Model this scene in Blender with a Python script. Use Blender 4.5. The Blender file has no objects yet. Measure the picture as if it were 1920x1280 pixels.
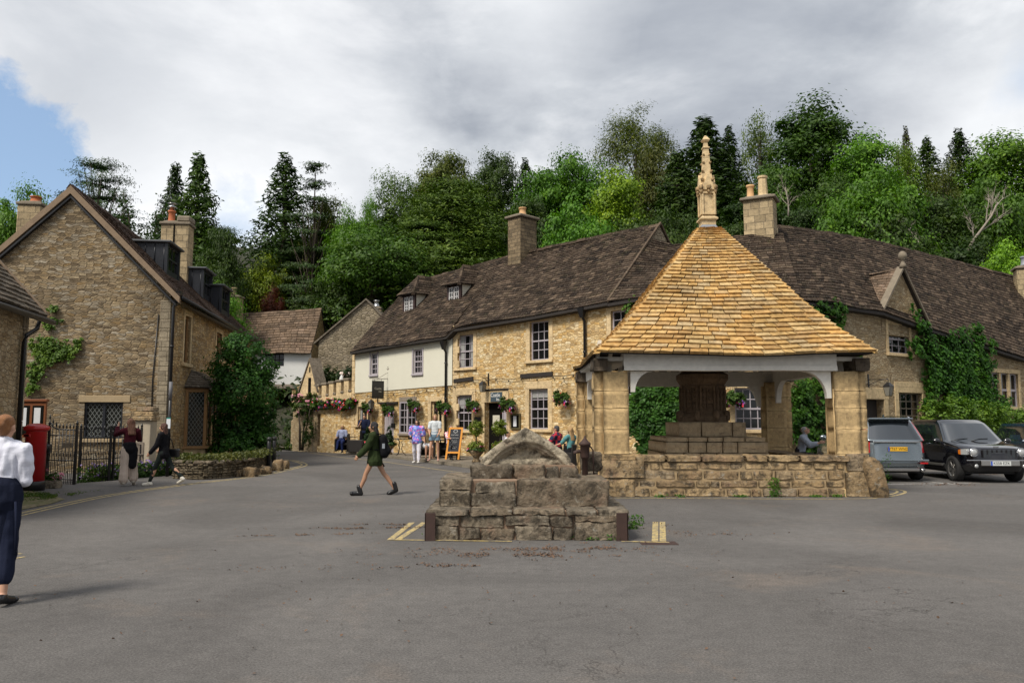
import bpy, bmesh, math, random
import numpy as np
from mathutils import Vector, Matrix, noise
R = math.radians
sc = bpy.context.scene
col = sc.collection
# ------------------------------------------------------------------ camera, sky, sun, exposure
F, CX, CY, PITCH, CAMZ = 1493.0, 960.0, 640.0, math.atan(150/1493), 1.65
cam = bpy.data.cameras.new('camera'); camo = bpy.data.objects.new('camera', cam); col.objects.link(camo)
cam.lens = 36*F/1920; cam.sensor_width = 36; cam.clip_end = 4000; cam.clip_start = .1
camo.location = (0, 0, CAMZ); camo.rotation_euler = (R(90)+PITCH, 0, 0); sc.camera = camo
SUN_AZ, SUN_EL = R(222), R(50)      # azimuth clockwise from +Y: sun behind the camera, to the left
sundir = Vector((math.sin(SUN_AZ)*math.cos(SUN_EL), math.cos(SUN_AZ)*math.cos(SUN_EL), math.sin(SUN_EL)))
sl = bpy.data.lights.new('sun', 'SUN'); sl.energy = 3.9; sl.angle = R(16); sl.color = (1, .93, .82)
so = bpy.data.objects.new('sun', sl); col.objects.link(so)
so.rotation_euler = sundir.to_track_quat('Z', 'Y').to_euler(); so.location = (0, 0, 60)
vs = sc.view_settings; vs.view_transform = 'Standard'; vs.look = 'None'; vs.exposure = 0.0; vs.gamma = 1; vs.use_curve_mapping = False
world = bpy.data.worlds.new('World'); sc.world = world; world.use_nodes = True

class NT:
    "small helper for node trees"
    def __init__(s, tree): s.t = tree; s.n = tree.nodes; s.l = tree.links
    def node(s, typ, **kw):
        n = s.n.new(typ)
        for k, v in kw.items():
            if k.startswith('i_'):
                key = k[2:]; key = int(key) if key.isdigit() else key.replace('_', ' ')
                s.set(n.inputs[key], v)
            else: setattr(n, k, v)
        return n
    def set(s, inp, v):
        if isinstance(v, bpy.types.NodeSocket): s.l.new(v, inp)
        else: inp.default_value = v
    def math(s, op, a, b=0.0, c=0.0, clamp=False):
        n = s.n.new('ShaderNodeMath'); n.operation = op; n.use_clamp = clamp
        s.set(n.inputs[0], a); s.set(n.inputs[1], b); s.set(n.inputs[2], c); return n.outputs[0]
    def vmath(s, op, a, b=(0, 0, 0)):
        n = s.n.new('ShaderNodeVectorMath'); n.operation = op; s.set(n.inputs[0], a)
        if op == 'SCALE': s.set(n.inputs['Scale'], b); return n.outputs[0]
        s.set(n.inputs[1], b); return n.outputs['Value'] if op in ('DOT_PRODUCT', 'LENGTH', 'DISTANCE') else n.outputs[0]
    def mix(s, f, a, b, typ='MIX'):
        n = s.n.new('ShaderNodeMix'); n.data_type = 'RGBA'; n.blend_type = typ
        s.set(n.inputs[0], f); s.set(n.inputs[6], a); s.set(n.inputs[7], b); return n.outputs[2]
    def ramp(s, f, stops, interp='LINEAR'):
        n = s.n.new('ShaderNodeValToRGB'); cr = n.color_ramp; cr.interpolation = interp
        while len(cr.elements) < len(stops): cr.elements.new(.5)
        for e, (p, c) in zip(cr.elements, stops):
            e.position = p; e.color = (c, c, c, 1) if isinstance(c, (int, float)) else (*c[:3], 1)
        s.set(n.inputs[0], f); return n.outputs[0]
    def noise(s, vec, scale, detail=4, rough=.55, dist=0.0, dim='3D'):
        n = s.n.new('ShaderNodeTexNoise'); n.noise_dimensions = dim
        if vec is not None: s.l.new(vec, n.inputs['Vector'])
        n.inputs['Scale'].default_value = scale; n.inputs['Detail'].default_value = detail
        n.inputs['Roughness'].default_value = rough; n.inputs['Distortion'].default_value = dist
        return n.outputs[0]
    def maprange(s, v, a, b, c=0.0, d=1.0):
        n = s.n.new('ShaderNodeMapRange'); s.set(n.inputs[0], v)
        for i, x in enumerate((a, b, c, d)): n.inputs[i+1].default_value = x
        return n.outputs[0]

w = NT(world.node_tree); w.n.clear()
SKY_STR = 0.1
sky = w.node('ShaderNodeTexSky', sky_type='NISHITA', sun_disc=False, sun_elevation=SUN_EL, sun_rotation=SUN_AZ)
d = w.node('ShaderNodeTexCoord').outputs['Generated']
sep = w.node('ShaderNodeSeparateXYZ', i_0=d)
den = w.math('ADD', w.math('MAXIMUM', sep.outputs[2], 0.0), 0.22)
cv = w.node('ShaderNodeCombineXYZ', i_0=w.math('DIVIDE', sep.outputs[0], den), i_1=w.math('DIVIDE', sep.outputs[1], den), i_2=3.7).outputs[0]
big = w.noise(cv, .62, 3, .5, .3)
fine = w.noise(cv, 1.9, 7, .58, .25)
c_ = w.math('ADD', w.math('MULTIPLY', big, .5), w.math('MULTIPLY', fine, .5))
cloud = w.ramp(c_, [(.40, (.25, .275, .32)), (.48, (.43, .455, .49)), (.55, (.68, .69, .71)), (.63, (.90, .90, .90))])
# darker grey bank across the upper sky, brighter towards the horizon; cloud round the sun, out of view, is brightened to light the scene
bank = w.maprange(sep.outputs[2], .30, .62, 0, 1)
cloud = w.mix(w.math('MULTIPLY', bank, w.maprange(fine, .62, .40, 0, .55)), cloud, (.37, .395, .44, 1))
cloud = w.mix(w.maprange(sep.outputs[2], .33, .12, 0, .4), cloud, (.88, .89, .91, 1))
def blue_patch(px, py, rad, soft):
    b = Vector(((px-CX)/F, math.cos(PITCH)-(CY-py)/F*math.sin(PITCH), math.sin(PITCH)+(CY-py)/F*math.cos(PITCH))).normalized()
    dist = w.math('ARCCOSINE', w.vmath('DOT_PRODUCT', d, tuple(b)))
    wob = w.math('MULTIPLY', w.math('SUBTRACT', w.noise(d, 9, 9, .62, .2), .5), .14)
    return w.maprange(w.math('ADD', dist, wob), rad-soft, rad+soft, 1, 0)
for q in ((350, 330, .17, .15, .75), (1000, 10, .07, .07, .5), (1880, 230, .10, .08, .6), (700, 250, .06, .06, .35)): cloud = w.mix(w.math('MULTIPLY', blue_patch(*q[:4]), q[4]), cloud, (.86, .87, .88, 1))
for q in ((150, 110, .13, .12, .5), (1350, 110, .16, .12, .45), (650, 110, .12, .1, .35)): cloud = w.mix(w.math('MULTIPLY', blue_patch(*q[:4]), q[4]), cloud, (.34, .365, .41, 1))
sd = w.vmath('DOT_PRODUCT', d, tuple(sundir))
cloud = w.mix(w.maprange(sd, .55, 1.0, 0, 1), cloud, w.vmath('SCALE', cloud, 2.2))
cloud = w.mix(w.maprange(sep.outputs[1], -.25, .25, .45, 0), cloud, (.12, .13, .15, 1))  # clouds behind the camera, out of view, darkened to cut the fill light
cloud = w.vmath('SCALE', cloud, 1.38/SKY_STR)
mask = w.math('MAXIMUM', blue_patch(-120, 398, .142, .010), w.math('MULTIPLY', blue_patch(430, 428, .034, .02), .6), clamp=True)
mask = w.math('MAXIMUM', mask, w.math('MULTIPLY', blue_patch(1935, 150, .022, .02), .35), clamp=True)
blue = w.mix(.45, w.vmath('SCALE', sky.outputs[0], 1.6), (4.2, 6.0, 8.6, 1))
bg = w.node('ShaderNodeBackground', i_Color=w.mix(mask, cloud, blue), i_Strength=SKY_STR)
w.l.new(bg.outputs[0], w.node('ShaderNodeOutputWorld').inputs[0])

# ------------------------------------------------------------------ measuring helpers
CP, SP = math.cos(PITCH), math.sin(PITCH)
def ray(px, py):
    a, b = (px-CX)/F, (CY-py)/F
    return Vector((a, CP-b*SP, SP+b*CP))
CAM = Vector((0, 0, CAMZ))
def at(px, py, Y): d = ray(px, py); return CAM + d*(Y/d.y)
def G(px, py, z=0.0): d = ray(px, py); return CAM + d*((z-CAMZ)/d.z)
def rp(px, py, P0, N): d = ray(px, py); return CAM + d*((Vector(P0)-CAM).dot(N)/d.dot(N))
class Wall:
    "vertical plane: origin O, horizontal unit r, outward normal n"
    def __init__(s, O, r, n=None):
        s.O = Vector((O[0], O[1], 0)); s.r = Vector((r[0], r[1], 0)).normalized()
        s.n = Vector((s.r.y, -s.r.x, 0)) if n is None else Vector((n[0], n[1], 0)).normalized()
    def P(s, u, z, d=0.0): return s.O + s.r*u + s.n*d + Vector((0, 0, z))
    def uz(s, px, py, d=0.0):
        p = rp(px, py, s.O+s.n*d, s.n); return (p-s.O).dot(s.r), p.z
    def off(s, d): return Wall(s.O+s.n*d, s.r, s.n)
    def M(s, u=0, z=0, d=0):            # local frame x=r, y=outward, z=up
        p = s.P(u, z, d); return Matrix(((s.r.x, s.n.x, 0, p.x), (s.r.y, s.n.y, 0, p.y), (0, 0, 1, p.z), (0, 0, 0, 1)))
I4 = Matrix.Identity(4)
def TR(x, y, z, rz=0.0): return Matrix.Translation((x, y, z)) @ Matrix.Rotation(rz, 4, 'Z')

# ------------------------------------------------------------------ mesh builder
ORG = {}
def tag(o, label=None, cat=None, group=None, kind=None):
    if label: o['label'] = label
    if cat: o['category'] = cat
    if group: o['group'] = group
    if kind: o['kind'] = kind
    return o
def thing(name, label, cat, loc=(0, 0, 0), rz=0.0, group=None):
    o = bpy.data.objects.new(name, None); col.objects.link(o); o.location = loc; o.rotation_euler = (0, 0, rz)
    o.empty_display_size = .3; ORG[o.name] = Vector(loc)
    return tag(o, label, cat, group)
TRASH = []
_tmp = bpy.data.scenes.new('workbench')
def evaluated(o):
    "mesh of o with its modifiers applied (worked out in a small scene of its own, removed at the end)"
    _tmp.collection.objects.link(o)
    with bpy.context.temp_override(scene=_tmp, view_layer=_tmp.view_layers[0]): dg = bpy.context.evaluated_depsgraph_get()
    me = bpy.data.meshes.new_from_object(o.evaluated_get(dg), depsgraph=dg); _tmp.collection.objects.unlink(o); return me
class MB:
    def __init__(s): s.v = []; s.f = []; s.m = []; s.sm = []
    def add(s, vs, fs, mi=0, smooth=False):
        b = len(s.v); s.v += [Vector(v) for v in vs]
        for f in fs: s.f.append([b+i for i in f]); s.m.append(mi); s.sm.append(smooth)
        return s
    def quad(s, a, b, c, d, mi=0): return s.add([a, b, c, d], [(0, 1, 2, 3)], mi)
    def poly(s, pts, mi=0): return s.add(pts, [tuple(range(len(pts)))], mi)
    def box(s, x0, x1, y0, y1, z0, z1, M=I4, mi=0, bev=0.0):
        if bev > 0:
            b = bev; vs = []
            for sx, X in ((1, x0), (-1, x1)):
                for sy, Y in ((1, y0), (-1, y1)):
                    for sz, Z in ((1, z0), (-1, z1)):
                        vs.append((X+sx*b, Y+sy*b, Z)); vs.append((X+sx*b, Y, Z+sz*b)); vs.append((X, Y+sy*b, Z+sz*b))
            i = lambda a, b_, c, k: (a*4+b_*2+c)*3+k
            fs = []
            for c in (0, 1): fs.append([i(0, 0, c, 0), i(1, 0, c, 0), i(1, 1, c, 0), i(0, 1, c, 0)])
            for c in (0, 1): fs.append([i(0, c, 0, 1), i(1, c, 0, 1), i(1, c, 1, 1), i(0, c, 1, 1)])
            for c in (0, 1): fs.append([i(c, 0, 0, 2), i(c, 1, 0, 2), i(c, 1, 1, 2), i(c, 0, 1, 2)])
            for a in (0, 1):
                for c in (0, 1):
                    fs.append([i(0, a, c, 0), i(1, a, c, 0), i(1, a, c, 1), i(0, a, c, 1)])
                    fs.append([i(a, 0, c, 0), i(a, 1, c, 0), i(a, 1, c, 2), i(a, 0, c, 2)])
                    fs.append([i(a, c, 0, 1), i(a, c, 1, 1), i(a, c, 1, 2), i(a, c, 0, 2)])
            for a in (0, 1):
                for b_ in (0, 1):
                    for c in (0, 1): fs.append([i(a, b_, c, 0), i(a, b_, c, 1), i(a, b_, c, 2)])
            return s.add([M @ Vector(v) for v in vs], fs, mi)
        vs = [M @ Vector(p) for p in ((x0, y0, z0), (x1, y0, z0), (x1, y1, z0), (x0, y1, z0), (x0, y0, z1), (x1, y0, z1), (x1, y1, z1), (x0, y1, z1))]
        return s.add(vs, [(0, 3, 2, 1), (4, 5, 6, 7), (0, 1, 5, 4), (1, 2, 6, 5), (2, 3, 7, 6), (3, 0, 4, 7)], mi)
    def prism(s, pts, z0, z1, M=I4, mi=0):
        n = len(pts); vs = [M @ Vector((p[0], p[1], z0)) for p in pts]+[M @ Vector((p[0], p[1], z1)) for p in pts]
        fs = [tuple(range(n))[::-1], tuple(range(n, 2*n))]+[(i, (i+1) % n, n+(i+1) % n, n+i) for i in range(n)]
        return s.add(vs, fs, mi)
    def hull(s, A, B, mi=0):            # two matching polygons joined
        n = len(A); return s.add(list(A)+list(B), [tuple(range(n))[::-1], tuple(range(n, 2*n))]+[(i, (i+1) % n, n+(i+1) % n, n+i) for i in range(n)], mi)
    def lathe(s, prof, M=I4, n=16, mi=0, smooth=True, sy=1.0):
        vs = []; fs = []
        for r, z in prof:
            for k in range(n):
                a = 2*math.pi*k/n; vs.append(M @ Vector((r*math.cos(a), r*math.sin(a)*sy, z)))
        for j in range(len(prof)-1):
            for k in range(n): fs.append((j*n+k, j*n+(k+1) % n, (j+1)*n+(k+1) % n, (j+1)*n+k))
        fs.append(tuple(range(n))[::-1]); fs.append(tuple((len(prof)-1)*n+k for k in range(n)))
        return s.add(vs, fs, mi, smooth)
    def tube(s, pts, rad, n=8, mi=0, M=I4, smooth=True):
        pts = [Vector(p) for p in pts]; vs = []; fs = []; up = Vector((0.01, .02, 1))
        for i, p in enumerate(pts):
            t = (pts[min(i+1, len(pts)-1)]-pts[max(i-1, 0)]).normalized()
            if abs(t.z) > .95: up = Vector((1, .01, 0))
            else: up = Vector((0, 0, 1))
            a = t.cross(up).normalized(); b = t.cross(a)
            r = rad[i] if hasattr(rad, '__len__') else rad
            for k in range(n):
                q = 2*math.pi*k/n; vs.append(M @ (p+a*math.cos(q)*r+b*math.sin(q)*r))
        for j in range(len(pts)-1):
            for k in range(n): fs.append((j*n+k, j*n+(k+1) % n, (j+1)*n+(k+1) % n, (j+1)*n+k))
        fs.append(tuple(range(n))[::-1]); fs.append(tuple((len(pts)-1)*n+k for k in range(n)))
        return s.add(vs, fs, mi, smooth)
    def cyl(s, a, b, r, n=12, mi=0, r2=None): return s.tube([a, b], [r, r if r2 is None else r2], n, mi)
    def ball(s, c, r, n=10, mi=0, M=I4):
        r = Vector((r, r, r)) if not hasattr(r, '__len__') else Vector(r); vs = []; fs = []; m = max(5, n//2+1)
        for j in range(m+1):
            th = math.pi*j/m
            for k in range(n):
                q = 2*math.pi*k/n
                vs.append(M @ (Vector(c)+Vector((r.x*math.sin(th)*math.cos(q), r.y*math.sin(th)*math.sin(q), r.z*math.cos(th)))))
        for j in range(m):
            for k in range(n): fs.append((j*n+k, (j+1)*n+k, (j+1)*n+(k+1) % n, j*n+(k+1) % n))
        return s.add(vs, fs, mi, True)
    def text(s, txt, size, M, mi=0, align='CENTER', ext=.002, shear=0.0):
        cu = bpy.data.curves.new('t', 'FONT'); cu.body = txt; cu.size = size; cu.align_x = align; cu.align_y = 'CENTER'; cu.extrude = ext; cu.shear = shear; cu.resolution_u = 2
        o = bpy.data.objects.new('t', cu); me = evaluated(o); TRASH.append(o)
        s.add([M @ v.co for v in me.vertices], [tuple(p.vertices) for p in me.polygons], mi)
        return s
    def mesh(s, name, mats, org=Vector((0, 0, 0)), merge=True, uv=True):
        me = bpy.data.meshes.new(name)
        me.from_pydata([tuple(v-org) for v in s.v], [], s.f)
        for m in (mats if isinstance(mats, (list, tuple)) else [mats]): me.materials.append(m)
        me.polygons.foreach_set('material_index', s.m); me.polygons.foreach_set('use_smooth', s.sm)
        me.validate()
        if merge and len(s.f) < 30000:
            bm = bmesh.new(); bm.from_mesh(me); bmesh.ops.recalc_face_normals(bm, faces=bm.faces); bm.to_mesh(me); bm.free()
        if uv: boxuv(me, org)
        return me
    def build(s, name, mats, parent=None, world=True, **kw):
        org = Vector((0, 0, 0))
        if world and parent is not None:
            q = parent
            while q.parent: q = q.parent
            org = ORG.get(q.name, org)
        o = bpy.data.objects.new(name, s.mesh(name, mats, org, **kw)); col.objects.link(o)
        if parent is not None: o.parent = parent
        return o
def boxuv(me, org=Vector((0, 0, 0))):
    n = len(me.loops)
    if n == 0: return
    uvl = me.uv_layers.new(name='UVMap')
    co = np.empty(len(me.vertices)*3); me.vertices.foreach_get('co', co); co = co.reshape(-1, 3)+np.array(org)
    vi = np.empty(n, int); me.loops.foreach_get('vertex_index', vi)
    nr = np.empty(len(me.polygons)*3); me.polygons.foreach_get('normal', nr); nr = nr.reshape(-1, 3)
    tot = np.empty(len(me.polygons), int); me.polygons.foreach_get('loop_total', tot)
    ln = np.repeat(nr, tot, axis=0)
    t = np.stack([-ln[:, 1], ln[:, 0], np.zeros(n)], 1); L = np.linalg.norm(t, axis=1); flat = L < .1
    t[flat] = (1, 0, 0); L[flat] = 1; t /= L[:, None]
    b = np.cross(ln, t); p = co[vi]
    uv = np.stack([(p*t).sum(1), (p*b).sum(1)], 1)
    uvl.data.foreach_set('uv', uv.ravel())
def rng(seed): return random.Random(seed)
def srgb(r, g, b): return tuple(((x/255)/12.92 if x/255 <= .04045 else ((x/255+.055)/1.055)**2.4) for x in (r, g, b))

# ------------------------------------------------------------------ materials
def newmat(name):
    m = bpy.data.materials.new(name); m.use_nodes = True; nt = NT(m.node_tree); nt.n.clear()
    out = nt.node('ShaderNodeOutputMaterial'); b = nt.node('ShaderNodeBsdfPrincipled'); nt.l.new(b.outputs[0], out.inputs[0])
    return m, nt, b, out
def bump(nt, b, h, strength, dist):
    n = nt.node('ShaderNodeBump', i_Strength=strength, i_Distance=dist, i_Height=h); nt.l.new(n.outputs[0], b.inputs['Normal'])
def plain(name, c, rough=.6, var=.18, sc_=6.0, bmp=0.0, metal=0.0, spec=.5, coat=0.0, obj=True):
    m, nt, b, out = newmat(name); tc = nt.node('ShaderNodeTexCoord')
    v = tc.outputs['Object'] if obj else tc.outputs['UV']
    n1 = nt.noise(v, sc_, 5, .6)
    colr = nt.mix(n1, tuple(x*(1-var) for x in c)+(1,), tuple(min(1, x*(1+var)) for x in c)+(1,))
    nt.l.new(colr, b.inputs['Base Color']); b.inputs['Roughness'].default_value = rough
    b.inputs['Metallic'].default_value = metal; b.inputs['Specular IOR Level'].default_value = spec; b.inputs['Coat Weight'].default_value = coat
    if bmp: bump(nt, b, nt.noise(v, sc_*5, 6, .65), bmp, .02)
    return m
def rubble(name, cols, mortar, sx=3.2, sy=7.5, rnd=.8, stain=.35, staincol=(.10, .085, .06), gap=.045, dist=.035, bstr=.7):
    m, nt, b, out = newmat(name); uv = nt.node('ShaderNodeTexCoord').outputs['UV']
    warp = nt.node('ShaderNodeTexNoise', i_Scale=2.3, i_Detail=3.0); nt.l.new(uv, warp.inputs['Vector'])
    wv = nt.vmath('SCALE', nt.vmath('SUBTRACT', warp.outputs[1], (.5, .5, .5)), .15)
    p = nt.vmath('MULTIPLY', nt.vmath('ADD', uv, wv), (sx, sy, 1))
    def vor(feature, vec):
        n = nt.node('ShaderNodeTexVoronoi', feature=feature, voronoi_dimensions='2D', i_Scale=1.0, i_Randomness=rnd); nt.l.new(vec, n.inputs['Vector']); return n
    cell = vor('F1', p); edge = vor('DISTANCE_TO_EDGE', p)
    rs = nt.node('ShaderNodeSeparateColor', i_0=cell.outputs['Color'])
    stops = [(i/(len(cols)-1), c) for i, c in enumerate(cols)]
    base = nt.ramp(rs.outputs[0], stops)
    mott = nt.noise(uv, 13, 7, .65); base = nt.mix(1, base, nt.ramp(mott, [(.28, .62), (.5, 1.0), (.75, 1.3)]), 'MULTIPLY')
    fleck = nt.noise(uv, 46, 4, .7); base = nt.mix(.8, base, nt.ramp(fleck, [(.3, .72), (.5, 1.0), (.7, 1.2)]), 'MULTIPLY')
    en = nt.math('ADD', edge.outputs[0], nt.math('MULTIPLY', nt.math('SUBTRACT', nt.noise(uv, 22, 4, .6), .5), .10))
    mask = nt.maprange(en, gap*.4, gap*1.9, 1, 0)
    mcol = nt.mix(1, mortar+(1,), nt.ramp(mott, [(.3, .6), (.7, 1.25)]), 'MULTIPLY')
    c = nt.mix(nt.math('MULTIPLY', mask, .66), base, mcol)
    rep = nt.maprange(nt.noise(nt.vmath('ADD', uv, (7, 3, 0)), .9, 4, .6, .5), .56, .68, 0, .4); c = nt.mix(rep, c, nt.mix(1, c, (1.5, 1.45, 1.4, 1), 'MULTIPLY'))
    drk = nt.maprange(nt.noise(nt.vmath('ADD', uv, (1, 13, 0)), 1.7, 6, .7, .8), .54, .66, 0, .4); c = nt.mix(drk, c, nt.mix(1, c, (.55, .52, .5, 1), 'MULTIPLY'))
    st = nt.noise(uv, .55, 5, .65, .6); st2 = nt.maprange(st, .45, .66, 0, stain)
    c = nt.mix(st2, c, staincol+(1,))
    nt.l.new(c, b.inputs['Base Color']); b.inputs['Roughness'].default_value = .92; b.inputs['Specular IOR Level'].default_value = .2
    h = nt.math('ADD', nt.maprange(en, 0, gap*3.2, 0, 1), nt.math('MULTIPLY', nt.noise(uv, 15, 7, .7), .75))
    h = nt.math('ADD', h, nt.math('MULTIPLY', rs.outputs[1], .5))
    bump(nt, b, h, bstr, dist); return m
def ashlar(name, c, sx=.62, sy=.3, var=.25, joint=(.12, .10, .07), weather=.4, jw=.018, wcol=(.12, .10, .075)):
    m, nt, b, out = newmat(name); uv = nt.node('ShaderNodeTexCoord').outputs['UV']
    br = nt.node('ShaderNodeTexBrick', offset=.43, squash=.8, squash_frequency=3)
    for k, v in (('Scale', 1.0), ('Mortar Size', jw/2), ('Mortar Smooth', .3), ('Bias', 0.0), ('Brick Width', sx), ('Row Height', sy)): br.inputs[k].default_value = v
    br.inputs['Color1'].default_value = tuple(x*(1-var) for x in c)+(1,); br.inputs['Color2'].default_value = tuple(x*(1+var*.6) for x in c)+(1,)
    br.inputs['Mortar'].default_value = joint+(1,); nt.l.new(uv, br.inputs['Vector'])
    mott = nt.noise(uv, 7, 8, .68, .3)
    cc = nt.mix(1, br.outputs[0], nt.ramp(mott, [(.3, .62), (.5, 1), (.72, 1.22)]), 'MULTIPLY')
    pits = nt.noise(uv, 40, 5, .75); cc = nt.mix(.7, cc, nt.ramp(pits, [(.3, .6), (.45, 1), (.7, 1.15)]), 'MULTIPLY')
    wth = nt.maprange(nt.noise(uv, 1.4, 7, .7, 1.0), .48, .7, 0, weather)
    cc = nt.mix(wth, cc, wcol+(1,))
    nt.l.new(cc, b.inputs['Base Color']); b.inputs['Roughness'].default_value = .9; b.inputs['Specular IOR Level'].default_value = .2
    h = nt.math('SUBTRACT', nt.math('ADD', nt.math('MULTIPLY', mott, .9), nt.math('MULTIPLY', pits, .35)), nt.math('MULTIPLY', br.outputs[1], .8))
    bump(nt, b, h, .7, .03); return m
def tilemat(name, cols, lichen=(.5, .48, .42), lic=.12, moss=0.0, bs=.5, mscale=1.2, patch=.5):
    m, nt, b, out = newmat(name); tc = nt.node('ShaderNodeTexCoord'); v = tc.outputs['Object']
    isl = nt.node('ShaderNodeNewGeometry').outputs['Random Per Island']
    base = nt.ramp(isl, [(i/(len(cols)-1), c) for i, c in enumerate(cols)])
    n1 = nt.noise(v, 9, 7, .68); base = nt.mix(1, base, nt.ramp(n1, [(.28, .5), (.5, 1.0), (.72, 1.35)]), 'MULTIPLY')
    n0 = nt.noise(v, mscale, 4, .6); base = nt.mix(patch, base, nt.ramp(n0, [(.35, .45), (.6, 1.25)]), 'MULTIPLY')
    lm = nt.maprange(nt.noise(v, 17, 4, .6), .66-lic*.25, .72, 0, .8); base = nt.mix(lm, base, lichen+(1,))
    if moss: base = nt.mix(nt.maprange(nt.noise(v, 3.3, 6, .7), .55, .7, 0, moss), base, (.06, .06, .02, 1))
    nt.l.new(base, b.inputs['Base Color']); b.inputs['Roughness'].default_value = .93; b.inputs['Specular IOR Level'].default_value = .15
    bump(nt, b, nt.noise(v, 26, 7, .72), bs, .03); return m
def leafmat(name, transl=.25):
    m, nt, b, out = newmat(name); nt.n.remove(b)
    oi = nt.node('ShaderNodeObjectInfo').outputs['Color']; tc = nt.node('ShaderNodeTexCoord')
    isl = nt.node('ShaderNodeNewGeometry').outputs['Random Per Island']
    c = nt.mix(1, oi, nt.ramp(isl, [(0, (.65, .68, .7)), (.5, (1, 1, 1)), (.85, (1.25, 1.18, 1.0)), (1, (1.5, 1.3, 1.1))]), 'MULTIPLY')
    cl = nt.noise(tc.outputs['Object'], .9, 4, .6); c = nt.mix(1, c, nt.ramp(cl, [(.33, (.55, .62, .6)), (.5, (1, 1, 1)), (.68, (1.5, 1.3, .9))]), 'MULTIPLY')
    d1 = nt.node('ShaderNodeBsdfPrincipled'); nt.l.new(c, d1.inputs['Base Color']); d1.inputs['Roughness'].default_value = .55; d1.inputs['Specular IOR Level'].default_value = .28
    d2 = nt.node('ShaderNodeBsdfTranslucent'); nt.l.new(nt.mix(1, c, (1.3, 1.5, .5, 1), 'MULTIPLY'), d2.inputs[0])
    mx = nt.node('ShaderNodeMixShader', i_0=transl); nt.l.new(d1.outputs[0], mx.inputs[1]); nt.l.new(d2.outputs[0], mx.inputs[2]); nt.l.new(mx.outputs[0], out.inputs[0])
    return m
def flatmat(name, c, rough=.5, metal=0.0, spec=.5, coat=0.0):
    m, nt, b, out = newmat(name); v = nt.node('ShaderNodeTexCoord').outputs['Object']
    nt.l.new(nt.mix(nt.noise(v, 11, 4), tuple(x*.92 for x in c)+(1,), tuple(min(1, x*1.06) for x in c)+(1,)), b.inputs['Base Color'])
    b.inputs['Roughness'].default_value = rough; b.inputs['Metallic'].default_value = metal; b.inputs['Specular IOR Level'].default_value = spec; b.inputs['Coat Weight'].default_value = coat; b.inputs['Coat Roughness'].default_value = .06
    return m
def diamondglass(name):
    m, nt, b, out = newmat(name); uv = nt.node('ShaderNodeTexCoord').outputs['UV']
    s = nt.node('ShaderNodeSeparateXYZ', i_0=uv); a = nt.math('MULTIPLY', s.outputs[0], 7.5); c = nt.math('MULTIPLY', s.outputs[1], 5.2)
    def line(e): return nt.math('GREATER_THAN', nt.math('ABSOLUTE', nt.math('SUBTRACT', nt.math('FRACT', e), .5)), .435)
    l = nt.math('MAXIMUM', line(nt.math('ADD', a, c)), line(nt.math('SUBTRACT', a, c)))
    nt.l.new(nt.mix(l, (.014, .016, .015, 1), (.16, .17, .16, 1)), b.inputs['Base Color'])
    nt.l.new(nt.mix(l, (.08, .08, .08, 1), (.6, .6, .6, 1)), b.inputs['Roughness'])
    bump(nt, b, nt.math('ADD', l, nt.noise(uv, 5, 2)), .25, .02); return m
M = {}
HONEY = [(.56, .38, .165), (.68, .53, .30), (.42, .26, .10), (.74, .62, .40), (.60, .38, .14), (.36, .26, .14)]
M['honey'] = rubble('honey_rubble', HONEY, (.52, .36, .17), 4.8, 9.8, .74, .18, (.26, .19, .10), .05, .03, .6)
M['grey_rubble'] = rubble('weathered_rubble', [(.20, .145, .082), (.30, .225, .135), (.12, .088, .054), (.36, .285, .18), (.24, .16, .075), (.37, .32, .24), (.16, .12, .076)], (.19, .145, .092), 4.3, 13, .78, .6, (.085, .068, .046), .05, .035, .6)
M['side_rubble'] = rubble('side_rubble', [(.46, .29, .115), (.58, .42, .22), (.34, .22, .095), (.52, .40, .24), (.28, .19, .10)], (.24, .165, .09), 3.9, 8.5, .85, .3, (.16, .12, .08), .05, .04, .8)
M['buff_rubble'] = rubble('buff_rubble', [(.33, .24, .135), (.40, .31, .19), (.26, .185, .10), (.46, .37, .24), (.35, .25, .13)], (.31, .24, .15), 4.2, 9.5, .85, .35, (.17, .13, .085), .05, .035, .7)
M['old_rubble'] = rubble('old_rubble', [(.27, .22, .15), (.36, .30, .21), (.19, .155, .10), (.31, .26, .19)], (.20, .165, .115), 3.4, 6.2, .85, .45, (.12, .10, .07), .05, .04, .8)
M['drystone'] = rubble('dry_stone', [(.17, .13, .08), (.25, .20, .13), (.12, .095, .06), (.30, .25, .17)], (.04, .032, .022), 3.6, 13, .8, .4, (.06, .055, .04), .06, .06, 1.0)
M['dress'] = ashlar('dressed_stone', (.62, .47, .27), .9, .5, .12, (.28, .2, .12), .25, .008, (.26, .2, .13))
M['pillar'] = ashlar('pillar_stone', (.47, .335, .17), 60, 60, .0, (.30, .21, .11), .55, .0, (.20, .14, .08))
M['shade_stone'] = ashlar('cross_step_stone', (.42, .32, .20), 60, 60, .0, (.2, .15, .1), .45, .02, (.11, .085, .06))
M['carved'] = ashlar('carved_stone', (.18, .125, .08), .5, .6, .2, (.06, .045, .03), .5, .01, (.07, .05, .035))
M['quoin'] = ashlar('quoin_stone', (.30, .25, .175), .5, .33, .22, (.13, .105, .07), .5, .016, (.13, .11, .08))
M['chim'] = ashlar('chimney_stone', (.40, .31, .185), .42, .28, .3, (.16, .13, .09), .55, .02, (.15, .125, .09))
M['chim_dark'] = ashlar('dark_chimney_stone', (.20, .15, .09), .36, .17, .35, (.08, .065, .05), .4, .02, (.09, .08, .06))
M['wellstone'] = None
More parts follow.
